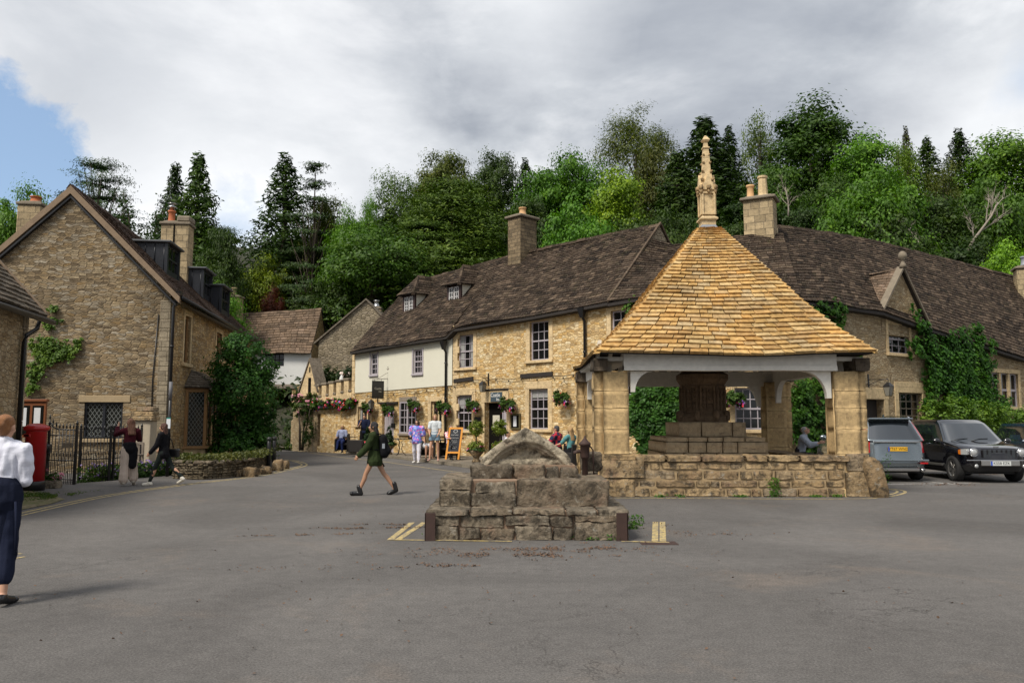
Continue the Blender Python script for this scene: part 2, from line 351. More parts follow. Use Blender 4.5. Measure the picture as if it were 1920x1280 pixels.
def wellmat(name, cols):
    m, nt, b, out = newmat(name); v = nt.node('ShaderNodeTexCoord').outputs['Object']
    isl = nt.node('ShaderNodeNewGeometry').outputs['Random Per Island']
    c = nt.ramp(isl, [(i/(len(cols)-1), k) for i, k in enumerate(cols)])
    n = nt.noise(v, 6, 9, .72, .4); c = nt.mix(1, c, nt.ramp(n, [(.3, .36), (.5, 1.0), (.7, 1.65)]), 'MULTIPLY')
    li = nt.maprange(nt.noise(v, 9, 8, .72, .5), .57, .65, 0, .85); c = nt.mix(li, c, (.36, .33, .27, 1))
    pk = nt.maprange(nt.noise(nt.vmath('ADD', v, (9, 3, 5)), 2.6, 6, .6), .56, .68, 0, .5); c = nt.mix(pk, c, (.27, .17, .115, 1))
    dk = nt.maprange(nt.noise(nt.vmath('ADD', v, (2, 7, 1)), 5.0, 10, .76, .4), .50, .60, 0, .85); c = nt.mix(dk, c, (.055, .046, .035, 1))
    nt.l.new(c, b.inputs['Base Color']); b.inputs['Roughness'].default_value = .93; b.inputs['Specular IOR Level'].default_value = .18
    bump(nt, b, nt.math('ADD', nt.noise(v, 22, 9, .75), nt.math('MULTIPLY', nt.noise(v, 7, 5, .6), 1.0)), 1.0, .05); return m
M['wellstone'] = wellmat('well_stone', [(.19, .155, .11), (.25, .21, .155), (.14, .115, .085), (.23, .18, .125), (.21, .18, .135)])
M['archstone'] = wellmat('arch_stone', [(.44, .38, .28), (.40, .34, .25)])
M['wallstone'] = wellmat('plinth_stone', [(.34, .24, .13), (.40, .29, .16), (.24, .17, .10), (.34, .235, .12), (.27, .21, .14)])
M['render'] = plain('cream_render', (.66, .64, .53), .9, .06, 1.5, .25)
M['whitewash'] = plain('whitewash', (.66, .66, .64), .9, .07, 2, .4)
M['oldwhite'] = plain('weathered_white_wood', (.70, .67, .60), .75, .22, 7, .4)
M['bgl'] = ashlar('dark_stone', (.09, .07, .05), .5, .4, .2, (.05, .04, .03), .3)  # for the corbels, far darker than the pillar stone
M['roof_dark'] = tilemat('dark_stone_tiles', [(.030, .021, .015), (.060, .042, .030), (.017, .012, .0095), (.12, .086, .060), (.040, .028, .020), (.072, .050, .035)], (.32, .28, .22), .22, .35, .6)
M['roof_left'] = tilemat('brown_concrete_tiles', [(.060, .040, .032), (.085, .058, .046), (.050, .034, .028)], (.24, .2, .16), .12, .2, .5)
M['roof_brown'] = tilemat('brown_stone_tiles', [(.135, .094, .062), (.18, .125, .085), (.095, .068, .047), (.22, .155, .11)], (.5, .45, .38), .12, .1, .5)
M['roof_gold'] = tilemat('golden_stone_tiles', [(.47, .29, .105), (.53, .345, .14), (.42, .245, .085), (.54, .39, .19), (.49, .31, .115), (.37, .225, .09), (.46, .345, .19), (.52, .29, .09)], (.50, .43, .32), .10, 0, .6, .9, .4)
M['roof_grey'] = tilemat('grey_stone_tiles', [(.13, .105, .08), (.18, .15, .115), (.09, .075, .058)], (.4, .37, .3), .2, .15, .5)
M['ridge'] = plain('ridge_stone', (.20, .165, .12), .95, .45, 5, .6)
M['verge'] = plain('pale_verge', (.24, .17, .11), .9, .3, 6, .4)
M['black'] = flatmat('black_iron', (.012, .012, .013), .38)
M['rust'] = plain('rusty_iron', (.045, .022, .016), .75, .4, 14, .4)
M['blacktimber'] = plain('black_timber', (.022, .017, .014), .8, .3, 9, .4)
M['lead'] = plain('lead_sheet', (.018, .020, .026), .38, .35, 3, .2)
M['leadpale'] = plain('pale_lead', (.24, .26, .29), .5, .15, 6, .2)
M['mauve'] = flatmat('mauve_grey_paint', (.40, .365, .39), .5)
M['whitepaint'] = flatmat('white_paint', (.72, .71, .70), .5)
M['brownpaint'] = flatmat('dark_red_brown_paint', (.035, .016, .014), .6)
M['oak'] = plain('oak_frame', (.30, .165, .065), .7, .3, 12, .2)
M['mahog'] = plain('mahogany_board', (.20, .065, .022), .5, .25, 9)
M['greywood'] = plain('grey_weathered_wood', (.23, .19, .15), .85, .3, 10, .4)
M['glass'] = flatmat('dark_window_glass', (.008, .009, .009), .06, 0, .5)
M['curtain'] = plain('pale_curtain', (.30, .30, .29), .5, .3, 14)
M['dglass'] = diamondglass('leaded_glass')
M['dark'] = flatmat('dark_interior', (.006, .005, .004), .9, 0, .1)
M['terra'] = plain('terracotta', (.42, .12, .045), .8, .3, 8, .2)
M['buffpot'] = plain('buff_pot', (.60, .36, .17), .8, .15, 8, .2)
M['mortar'] = plain('mortar', (.36, .26, .145), .95, .4, 9, .9)
M['steel'] = flatmat('flue_steel', (.4, .4, .4), .3, 1)
M['chalk'] = flatmat('blackboard', (.010, .013, .020), .5)
M['chalkwhite'] = flatmat('chalk_white', (.75, .75, .72), .8)
M['orangewood'] = flatmat('orange_pine', (.72, .30, .035), .5)
M['slate'] = flatmat('slate_blue_sign', (.055, .08, .10), .5)
M['signdark'] = flatmat('charcoal_sign', (.022, .023, .022), .5)
M['paper'] = plain('paper', (.55, .52, .42), .8, .25, 18)
M['whitepaper'] = flatmat('white_paper', (.7, .72, .75), .8)
M['red'] = flatmat('post_box_red', (.42, .010, .012), .32, 0, .5, .25)
M['leaf'] = leafmat('foliage'); M['needle'] = leafmat('conifer_foliage', .12)
M['bark'] = plain('bark', (.075, .058, .042), .95, .4, 5, .6)
M['deadwood'] = plain('dead_wood', (.30, .26, .21), .9, .3, 5, .4)
M['twig'] = plain('twigs', (.09, .07, .05), .95, .3, 5, .4)
M['wicker'] = plain('black_wicker', (.016, .013, .012), .6, .4, 60, .5)
M['fabric_white'] = plain('white_canvas', (.68, .68, .66), .9, .1, 6, .2)
M['flower'] = None
def flowermat():
    m, nt, b, out = newmat('flowers'); isl = nt.node('ShaderNodeNewGeometry').outputs['Random Per Island']
    c = nt.ramp(isl, [(0, (.55, .01, .015)), (.25, (.7, .015, .02)), (.42, (.6, .25, .5)), (.48, (.30, .10, .55)), (.72, (.75, .72, .72)), (.84, (.55, .05, .2))], 'CONSTANT')
    nt.l.new(c, b.inputs['Base Color']); b.inputs['Roughness'].default_value = .6; return m
M['flower'] = flowermat()
M['rose'] = flatmat('pale_roses', (.75, .62, .55), .6); M['pinkrose'] = flatmat('pink_roses', (.65, .28, .35), .6); M['lavender'] = flatmat('lavender_flowers', (.25, .17, .4), .7)

# ------------------------------------------------------------------ structure builders
def lerp(a, b, t): return a+(b-a)*t
def polyfn(A, B):
    "surface between eave points A[(s,pt)] and ridge points B[(s,pt)]; s in 0..1"
    def at_(L, s):
        for (s0, p0), (s1, p1) in zip(L, L[1:]):
            if s <= s1 or s1 == L[-1][0]: return p0.lerp(p1, (s-s0)/(s1-s0) if s1 > s0 else 0)
        return L[-1][1]
    return lambda s, t: at_(A, s).lerp(at_(B, s), t)
def params(pts):
    L = [0]
    for a, b in zip(pts, pts[1:]): L.append(L[-1]+(b-a).length)
    return [(l/L[-1], p) for l, p in zip(L, pts)]
def tiles(mb, P, rows, tw, th=.03, seed=1, sag=.03, rowpow=1.0, mi=0, under=1, lift=.6, skip=None):
    r = rng(seed)
    def PP(s, t):
        p = P(s, t); n1 = noise.noise(Vector((p.x*.45+seed, p.y*.45, p.z*.6))); return p+Vector((0, 0, n1*sag*2.2))
    for k in range(rows):
        tw_ = tw(k/rows) if callable(tw) else tw
        f = lambda q: 1-(1-q)**rowpow if rowpow != 1 else q
        t0, t1 = f(k/rows), f(min(1, (k+1)/rows)); t2 = min(1.0, t1+(t1-t0)*.25)
        L = sum((PP((j+1)/12, t0)-PP(j/12, t0)).length for j in range(12))
        N = max(2, int(L/(tw_*(.9+.2*r.random()))))
        cuts = [0]+sorted(max(0.002, min(.998, (i+r.uniform(-.28, .28))/N)) for i in range(1, N))+[1]
        for a, b in zip(cuts, cuts[1:]):
            g = min(.006, (b-a)*.03)
            dt = (t1-t0)*r.uniform(-.09, .07) if k else (t1-t0)*r.uniform(-.06, .03)
            p00, p10, p11, p01 = PP(a+g, t0+dt), PP(b-g, t0+dt), PP(b-g, t2), PP(a+g, t2)
            n = (p10-p00).cross(p01-p00)
            if n.length < 1e-6: continue
            n.normalize()
            if n.z < 0: n = -n
            h0 = th*(1.0+r.uniform(-.25, .45)); tl = r.uniform(-.2, .2)*th
            lo, hi = n*(h0*lift), n*.004
            v = [p00+lo*1.0+n*(th+tl), p10+lo+n*(th-tl), p11+hi+n*th*.5, p01+hi+n*th*.5, p00+lo*.35, p10+lo*.35, p11-n*.01, p01-n*.01]
            if skip and skip((p00+p11)/2): continue
            mb.add(v, [(0, 1, 2, 3), (4, 5, 1, 0), (5, 6, 2, 1), (7, 4, 0, 3)], mi)
    if under is not None:
        ns, nt_ = 24, 6
        for i in range(ns):
            for j in range(nt_):
                q = [PP(a/ns, b/nt_)-Vector((0, 0, .02)) for a, b in ((i, j), (i+1, j), (i+1, j+1), (i, j+1))]
                if skip and skip((q[0]+q[2])/2): continue
                mb.add(q, [(0, 1, 2, 3)], under)
def ridgecaps(mb, pts, seg=.42, w=.17, seed=3, mi=0):
    r = rng(seed)
    for a, b in zip(pts, pts[1:]):
        n = max(1, int((b-a).length/seg)); t = (b-a).normalized(); sd_ = t.cross(Vector((0, 0, 1))).normalized()
        for i in range(n):
            p, q = a.lerp(b, i/n), a.lerp(b, (i+.97)/n); j = Vector((0, 0, r.uniform(-.015, .02)))
            A = [p+sd_*w+Vector((0, 0, -.11))+j, p+sd_*w*.4+Vector((0, 0, .035))+j, p-sd_*w*.4+Vector((0, 0, .035))+j, p-sd_*w+Vector((0, 0, -.11))+j]
            B = [x+(q-p) for x in A]; mb.hull(A, B, mi)
def facade(mb, wl, u0, u1, z0, top, openings=(), depth=.22, mi=0, thick=.45):
    "top: function u -> z; openings: (ua,ub,za,zb) cut with reveals"
    us = sorted({u0, u1, *[o[0] for o in openings], *[o[1] for o in openings]}); us = [u for u in us if u0 <= u <= u1]
    fill = []
    for a, b in zip(us, us[1:]):
        n = max(1, int((b-a)/1.5)); fill += [a+(b-a)*i/n for i in range(n)]
    us = fill+[u1]
    zs = sorted({z0, *[o[2] for o in openings], *[o[3] for o in openings]})
    zs = [z for z in zs if z >= z0]
    for a, b in zip(us, us[1:]):
        ta, tb = top(a), top(b)
        Z = [z for z in zs if z < min(ta, tb)-.01]
        for i, z in enumerate(Z):
            last = i == len(Z)-1; za, zb = (ta, tb) if last else (Z[i+1], Z[i+1])
            m_ = (a+b)/2; zm = z+.001 if last else (z+Z[i+1])/2
            if any(o[0] <= m_ <= o[1] and o[2] <= zm < o[3] for o in openings):
                continue
            mb.quad(wl.P(a, z), wl.P(b, z), wl.P(b, zb), wl.P(a, za), mi)
    for a, b, za, zb in openings:
        mb.quad(wl.P(a, za), wl.P(a, zb), wl.P(a, zb, -depth), wl.P(a, za, -depth), mi)
        mb.quad(wl.P(b, za), wl.P(b, zb), wl.P(b, zb, -depth), wl.P(b, za, -depth), mi)
        mb.quad(wl.P(a, zb), wl.P(b, zb), wl.P(b, zb, -depth), wl.P(a, zb, -depth), mi)
        mb.quad(wl.P(a, za), wl.P(b, za), wl.P(b, za, -depth), wl.P(a, za, -depth), mi)
        mb.quad(wl.P(a-.1, za-.1, -depth-.25), wl.P(b+.1, za-.1, -depth-.25), wl.P(b+.1, zb+.1, -depth-.25), wl.P(a-.1, zb+.1, -depth-.25), mi)
def window(parent, wl, ua, ub, za, zb, nx, nz, depth=.13, frame=.06, bar=.028, mat='mauve', meet=True, glass='glass', lights=1, curtain=None, label=None, mull=None):
    "frame + bars as part window; the glass a sub-part pane"
    fm = MB(); Mx = wl.M(0, 0, -depth)
    fm.box(ua, ub, -.02, .05, za, za+frame, Mx); fm.box(ua, ub, -.02, .05, zb-frame, zb, Mx)
    fm.box(ua, ua+frame, -.02, .048, za+frame, zb-frame, Mx); fm.box(ub-frame, ub, -.02, .048, za+frame, zb-frame, Mx)
    W_, H = ub-ua-2*frame, zb-za-2*frame
    for i in range(1, nx): x = ua+frame+W_*i/nx; fm.box(x-bar/2, x+bar/2, -.01, .02, za+frame, zb-frame, Mx)
    for i in range(1, nz):
        z = za+frame+H*i/nz; b = bar*2 if (meet and i == nz//2) else bar
        fm.box(ua+frame, ub-frame, -.01, .024 if b == bar else .045, z-b/2, z+b/2, Mx)
    for x in (mull or []): x = lerp(ua, ub, x); fm.box(x-.05, x+.05, -.02, .07, za+frame, zb-frame, Mx)
    f = fm.build('window', M[mat], parent)
    if label: f['label'] = label
    g = MB(); g.quad(*[Mx @ Vector(p) for p in ((ua+.01, 0, za+.01), (ub-.01, 0, za+.01), (ub-.01, 0, zb-.01), (ua+.01, 0, zb-.01))])
    g.build('pane', M[glass], f)
    if curtain:
        c = MB(); n = 26
        for (a, b, z0, z1) in curtain:
            pts = [(lerp(ua, ub, lerp(a, b, i/n)), .008*(i % 2)) for i in range(n+1)]
            for p, q in zip(pts, pts[1:]):
                c.add([Mx @ Vector(v) for v in ((p[0], .004+p[1]*.5, lerp(za, zb, z0)), (q[0], .004+q[1]*.5, lerp(za, zb, z0)), (q[0], .004+q[1]*.5, lerp(za, zb, z1)), (p[0], .004+p[1]*.5, lerp(za, zb, z1)))], [(0, 1, 2, 3)])
        c.build('curtain', M['curtain'], f)
    return f
def surround(parent, wl, ua, ub, za, zb, w=.16, proud=.03, mat='dress', lintel=.22, sill=.12, sillproud=.07, name='window_surround'):
    m = MB(); Mx = wl.M()
    m.box(ua-w, ua, -.05, proud, za, zb, Mx, bev=.008); m.box(ub, ub+w, -.05, proud, za, zb, Mx, bev=.008)
    m.box(ua-w, ub+w, -.05, proud+.004, zb, zb+lintel, Mx, bev=.008)
    if sill: m.box(ua-w-.02, ub+w+.02, -.1, proud+sillproud, za-sill, za, Mx, bev=.012)
    return m.build(name, M[mat], parent)
def downpipe(parent, wl, u, z0, z1, d=.08, r=.045, hopper=True, swan=0.0, mat='black'):
    m = MB(); top = z1
    m.tube([wl.P(u, z0, d), wl.P(u, z1-.5, d), wl.P(u, z1-.35, d+swan), wl.P(u, z1-.05, d+swan)], r, 8)
    if hopper: m.hull([wl.P(u-.07, z1-.38, d+swan-.05), wl.P(u+.07, z1-.38, d+swan-.05), wl.P(u+.07, z1-.38, d+swan+.07), wl.P(u-.07, z1-.38, d+swan+.07)], [wl.P(u-.15, z1, d+swan-.08), wl.P(u+.15, z1, d+swan-.08), wl.P(u+.15, z1, d+swan+.15), wl.P(u-.15, z1, d+swan+.15)])
    z = z0+.9
    while z < z1-.6: m.cyl(wl.P(u, z, d), wl.P(u, z+.06, d), r*1.35, 8); z += 1.6
    return m.build('downpipe', M[mat], parent)
def chimney(parent, c, wx, wy, z0, z1, rz=0, mat='chim', pots=(), cap=.12, capmat=None, taper=0.0):
    Mx = TR(c[0], c[1], 0, rz); m = MB()
    m.box(-wx/2, wx/2, -wy/2, wy/2, z0, z1-.12, Mx, bev=.02)
    ch = m.build('chimney', M[mat], parent)
    k = MB(); k.box(-wx/2-cap, wx/2+cap, -wy/2-cap, wy/2+cap, z1-.12, z1, Mx, bev=.03); k.box(-wx/2+.05, wx/2-.05, -wy/2+.05, wy/2-.05, z1, z1+.07, Mx, bev=.03)
    k.build('cap', M[capmat or 'ridge'], ch)
    for (x, y, h, r, mt) in pots:
        p = MB(); p.lathe([(r*1.15, 0), (r*1.1, .06), (r*.95, .1), (r*.85, h*.8), (r*.9, h*.82), (r*1.1, h*.88), (r*1.1, h), (r*.7, h), (r*.65, h*.6)], Mx @ Matrix.Translation((x, y, z1+.06)), 12)
        p.build('chimney_pot', M[mt], ch)
    return ch
def copies_of(o, parent=None):
    c = o.copy(); col.objects.link(c); c.parent = parent
    for ch in [x for x in bpy.data.objects if x.parent == o]: copies_of(ch, c)
    return c
# ================================================================== layout lines
WP = Wall((1.07, 32), (.706, -.708), (-.708, -.706))                 # inn, main front
CORN = Vector((5.06, 28.0, 0))
WM_ = Wall((5.06, 28.0), (4.52, -.5), (-.5, -4.52))                  # inn, middle front
WR = Wall((9.58, 27.5), (.835, .55), (.55, -.835))                   # inn, right wing
WG = Wall((-11.40, 26.3), (.99, .127), (.127, -.99))                 # gabled house, gable
WS = Wall((-11.40, 26.3), (-.127, .99), (.99, .127))                 # gabled house, street side
def U(wl, px, py=700, d=0): return wl.uz(px, py, d)[0]
def Z(wl, px, py, d=0): return wl.uz(px, py, d)[1]

# ================================================================== ground, road, pavement, hill
def asphalt():
    m, nt, b, out = newmat('asphalt'); v = nt.node('ShaderNodeTexCoord').outputs['Object']
    c = nt.ramp(nt.noise(v, .28, 5, .6, .8), [(.3, (.086, .080, .075)), (.5, (.110, .103, .097)), (.7, (.136, .127, .119))])
    st = nt.noise(nt.vmath('MULTIPLY', v, (.5, .9, 1)), .7, 9, .72, 1.5); c = nt.mix(nt.maprange(st, .52, .66, 0, .4), c, (.085, .08, .076, 1))
    warm = nt.noise(nt.vmath('ADD', v, (30, 4, 0)), .5, 6, .7, .6); c = nt.mix(nt.maprange(warm, .55, .7, 0, .3), c, (.20, .155, .12, 1))
    agg = nt.noise(v, 55, 5, .85); c = nt.mix(.95, c, nt.ramp(agg, [(.33, .45), (.5, 1.0), (.65, 1.6)]), 'MULTIPLY')
    mid = nt.noise(v, 7, 7, .75); c = nt.mix(.8, c, nt.ramp(mid, [(.3, .78), (.5, 1.0), (.7, 1.2)]), 'MULTIPLY')
    sp = nt.node('ShaderNodeTexVoronoi', i_Scale=26.0); nt.l.new(v, sp.inputs['Vector'])
    c = nt.mix(nt.maprange(sp.outputs[0], .10, .05, 0, .5), c, (.30, .27, .23, 1))
    ck = nt.math('ABSOLUTE', nt.math('SUBTRACT', nt.noise(nt.vmath('ADD', v, (11, 5, 0)), .16, 9, .62, .6), .5)); ckm = nt.maprange(nt.noise(v, .13, 3), .48, .56, 0, 1)
    c = nt.mix(nt.math('MULTIPLY', nt.maprange(ck, .0006, .0022, .75, 0), ckm), c, (.045, .042, .038, 1))
    nt.l.new(c, b.inputs['Base Color']); b.inputs['Roughness'].default_value = .88; b.inputs['Specular IOR Level'].default_value = .25
    bump(nt, b, agg, .35, .01); return m
M['asphalt'] = asphalt()
M['pave'] = rubble('pavement_stone', [(.20, .17, .13), (.26, .22, .17), (.16, .14, .11)], (.12, .10, .08), 1.6, 2.1, .6, .3, (.10, .09, .07), .03, .012, .5)
M['kerb'] = ashlar('kerb_stone', (.22, .19, .145), .9, 2.0, .25, (.08, .07, .05), .5, .02)
M['grass'] = plain('grass_ground', (.075, .115, .025), .95, .4, 3, .5)
M['earth'] = plain('woodland_floor', (.035, .035, .018), .95, .5, .6, .4)
M['yellow'] = None
def paintmat(name, c, wear=.5):
    m, nt, b, out = newmat(name); v = nt.node('ShaderNodeTexCoord').outputs['Object']
    k = nt.maprange(nt.noise(v, 11, 8, .75), wear-.05, wear+.08, 0, .95)
    nt.l.new(nt.mix(k, c+(1,), (.15, .135, .12, 1)), b.inputs['Base Color']); b.inputs['Roughness'].default_value = .8; return m
M['yellow'] = paintmat('yellow_line_paint', (.50, .38, .15), .50); M['whiteline'] = paintmat('white_line_paint', (.48, .47, .44), .56)
def hill(x, y):
    d = y-48-.06*abs(x-5); h = 0.0
    if d > 0: h = 42*(1-math.exp(-(d/75)**1.25))
    dl = max(0, -x-26)*.1*max(0, min(1, (y-20)/20))
    gap = math.exp(-((x+22)/9)**2)*.45      # a dip on the left, where low sky shows
    return h*(1-gap)+dl+noise.noise(Vector((x*.03, y*.03, 0)))*min(1.5, max(0, d)*.05)
m = MB(); m.quad(Vector((-1500, -400, -.02)), Vector((1500, -400, -.02)), Vector((1500, 2500, -.02)), Vector((-1500, 2500, -.02)))
tag(m.build('ground', M['earth']), kind='structure')
m = MB(); m.quad(Vector((-42, -12, 0)), Vector((60, -12, 0)), Vector((60, 58, 0)), Vector((-42, 58, 0)))
tag(m.build('road', M['asphalt']), kind='structure')
m = MB(); nx, ny = 90, 60; vs = []; fs = []
for j in range(ny+1):
    for i in range(nx+1):
        x = -150+330*i/nx; y = 46+200*j/ny; h = hill(x, y); vs.append(Vector((x, y, h+(.03 if h > .05 else -.5))))
for j in range(ny):
    for i in range(nx): a = j*(nx+1)+i; fs.append((a, a+1, a+nx+2, a+nx+1))
m.add(vs, fs, 0, True); tag(m.build('hillside', M['earth'], merge=False), kind='structure')
def strip(mb, pts, wd, z=.004, off=0.0, mi=0):
    P_ = [Vector((p.x, p.y, z)) for p in pts]; L = []; Rr = []
    for i, p in enumerate(P_):
        t = (P_[min(i+1, len(P_)-1)]-P_[max(0, i-1)]).normalized(); n = Vector((-t.y, t.x, 0)); L.append(p+n*(off+wd/2)); Rr.append(p+n*(off-wd/2))
    for i in range(len(P_)-1): mb.quad(L[i], Rr[i], Rr[i+1], L[i+1], mi)
def smoothpts(pts, n=6):
    out = []
    for i in range(len(pts)-1):
        p0, p1, p2, p3 = pts[max(0, i-1)], pts[i], pts[i+1], pts[min(len(pts)-1, i+2)]
        for k in range(n):
            t = k/n; out.append(.5*((2*p1)+(p2-p0)*t+(2*p0-5*p1+4*p2-p3)*t*t+(3*p1-p0-3*p2+p3)*t**3))
    return out+[pts[-1]]
left_edge = smoothpts([G(*p) for p in ((-60, 985), (60, 957), (200, 928), (350, 907), (470, 893), (540, 879), (566, 871), (548, 864), (526, 861))])
m = MB(); strip(m, left_edge, .07, .004, 0); strip(m, left_edge, .07, .004, -.19)
e2 = smoothpts([G(*p) for p in ((528, 831), (535, 838), (556, 845), (600, 851), (640, 857), (700, 863), (760, 871), (830, 881), (900, 890))])
strip(m, e2, .07, .004, 0)
e3 = smoothpts([G(*p) for p in ((1140, 933), (1300, 934), (1450, 935), (1600, 935), (1655, 932), (1690, 926), (1697, 921), (1680, 917), (1655, 915))])
strip(m, e3, .07, .004, 0); strip(m, e3[len(e3)//2:], .06, .004, .17)
q = [G(*p) for p in ((773, 979), (731, 1012), (960, 1015))]; strip(m, q[:2], .09); strip(m, q[1:], .07, .008)
q = [G(*p) for p in ((796, 979), (745, 1012))]; strip(m, q, .09)
for a, b in (((1229, 978), (1228, 1015)), ((1242, 978), (1243, 1016))): strip(m, [G(*a), G(*b)], .09)
strip(m, [G(1165, 1015), G(1255, 1017)], .06, .008)
strip(m, [G(20, 1048), G(48, 1043)], .05); strip(m, [G(18, 1037), G(40, 1038)], .05)
tag(m.build('yellow_lines', M['yellow']), kind='structure')
m = MB()
for a, b in (((1650, 893), (1792, 908)), ((1640, 908), (1838, 905)), ((1760, 893), (1700, 880)), ((1735, 887), (1780, 887))): strip(m, [G(*a), G(*b)], .08, .004)
tag(m.build('white_parking_lines', M['whiteline']), kind='structure')
# pavement before the inn, stepped up from the road
kerbpx = [(545, 834), (560, 839), (600, 844), (640, 849), (700, 855), (760, 862), (830, 871), (890, 879), (950, 888), (1010, 895), (1062, 903)]
kp = smoothpts([G(*p) for p in kerbpx], 4)
m = MB()
for a, b in zip(kp, kp[1:]):
    for X_, Y_, mi in ((0, .16, 1),):
        n = WP.n*-1
        A0, B0 = a.copy(), b.copy()
        m.quad(A0, B0, B0+Vector((0, 0, .12)), A0+Vector((0, 0, .12)), 1)
        m.quad(A0+Vector((0, 0, .12)), B0+Vector((0, 0, .12)), B0+n*.16+Vector((0, 0, .125)), A0+n*.16+Vector((0, 0, .125)), 1)
        ua, ub = (a-WP.O).dot(WP.r), (b-WP.O).dot(WP.r)
        m.quad(A0+n*.16+Vector((0, 0, .125)), B0+n*.16+Vector((0, 0, .125)), WP.P(ub, .17, -.05), WP.P(ua, .17, -.05), 0)
tag(m.build('pavement', [M['pave'], M['kerb']]), kind='structure')
# ================================================================== the inn
inn = thing('stone_inn', 'long honey stone inn with a dark stone-tiled roof and cream rendered left end', 'inn', WP.P(0, 0))
uL, uC, uJ = U(WP, 661, 700), U(WP, 849, 680), U(WP, 839, 640)
uR = (CORN-WP.O).dot(WP.r)
def ev(u):   # underside of the eave along the main front
    pts = [(uL, Z(WP, 661, 655)), (uJ, Z(WP, 839, 625)), (uJ+.01, Z(WP, 844, 612)), (U(WP, 1000, 590), Z(WP, 1000, 588)), (U(WP, 1100, 572), Z(WP, 1100, 572)), (uR, Z(WP, 1190, 562)+.0)]
    for a, b in zip(pts, pts[1:]):
        if u <= b[0]: return lerp(a[1], b[1], (u-a[0])/(b[0]-a[0]))
    return pts[-1][1]
def opn(wl, x0, y0, x1, y1, xm=None):   # opening from its two corners in the picture
    ua, za = wl.uz(x0, y1); ub, zb = wl.uz(x1, y0); return (ua, ub, za, zb)
W1 = {'ul1': opn(WP, 696, 661, 709, 703), 'ul2': opn(WP, 776, 654, 793, 701), 'u3': opn(WP, 860, 626, 886, 690), 'u4': opn(WP, 997, 600, 1026, 676),
      'u5': opn(WP, 1145, 578, 1190, 646), 'g1': opn(WP, 671, 762, 694, 796), 'd1': opn(WP, 716, 757, 735, 838), 'g2': opn(WP, 749, 752, 781, 812),
      'g3': opn(WP, 808, 752, 829, 812), 'g4': opn(WP, 858, 740, 883, 806), 'd2': opn(WP, 909, 754, 950, 850), 'g5': opn(WP, 995, 728, 1025, 804), 'g6': opn(WP, 1150, 716, 1186, 800)}
for k in ('u3', 'u4', 'u5', 'g4', 'g5', 'g6'):     # sash windows keep one honest size each
    a, b, c, e = W1[k]; mid = (a+b)/2; W1[k] = (mid-.52, mid+.52, c, e)
a, b, c, e = W1['d1']; W1['d1'] = (a, a+.95, .16, e); a, b, c, e = W1['d2']; W1['d2'] = (a, a+1.35, .16, e)
band = lambda u: Z(WP, 661, 737)+(Z(WP, 849, 722)-Z(WP, 661, 737))*(u-uL)/(uC-uL)   # render starts here
mstone = MB()
facade(mstone, WP, uL, uC, 0, lambda u: band(u), [W1[k] for k in ('g1', 'd1', 'g2', 'g3')], .3)
facade(mstone, WP, uC, uR, 0, ev, [W1[k] for k in ('u3', 'u4', 'u5', 'g4', 'd2', 'g5', 'g6')], .3)
# left end wall and the gable end that rises above the lower middle roof
wallN = -WP.n
RB = 3.5
pl = WP.P(uL, 0); mstone.quad(pl, pl+wallN*7, pl+wallN*7+Vector((0, 0, 5.2)), pl+Vector((0, 0, 5.2)))
facade(mstone, WM_, 0, 4.55, 0, lambda u: 6.1, [opn(WM_, 1379, 727, 1437, 805)], .3)
MW = opn(WM_, 1379, 727, 1437, 805)
mstone.build('wall', M['honey'], inn)
mr = MB(); 
def facade_band(mb, wl, u0, u1, zb, zt, ops):
    us = sorted({u0, u1, *[o[0] for o in ops], *[o[1] for o in ops]})
    for a, b in zip(us, us[1:]):
        o = [o for o in ops if o[0] <= (a+b)/2 <= o[1]]
        if o: mb.quad(wl.P(a, zb(a)), wl.P(b, zb(b)), wl.P(b, o[0][2]), wl.P(a, o[0][2])); mb.quad(wl.P(a, o[0][3]), wl.P(b, o[0][3]), wl.P(b, zt(b)), wl.P(a, zt(a)))
        else: mb.quad(wl.P(a, zb(a)), wl.P(b, zb(b)), wl.P(b, zt(b)), wl.P(a, zt(a)))
    for a, b, za, zb_ in ops:
        for (p, q_) in (((a, za), (a, zb_)), ((b, za), (b, zb_)), ((a, zb_), (b, zb_)), ((a, za), (b, za))): mb.quad(wl.P(*p), wl.P(*q_), wl.P(*q_, -.25), wl.P(*p, -.25))
facade_band(mr, WP.off(.035), U(WP, 667, 700), uC, band, lambda u: ev(min(u, uJ)), [W1['ul1'], W1['ul2']])
q0 = U(WP, 667, 700); mr.quad(WP.P(q0, band(q0)), WP.P(q0, band(q0), .035), WP.P(q0, ev(q0), .035), WP.P(q0, ev(q0)))
mr.quad(WP.P(q0, band(q0)), WP.P(uC, band(uC)), WP.P(uC, band(uC), .035), WP.P(q0, band(q0), .035))
mr.build('cream_render', M['render'], inn)
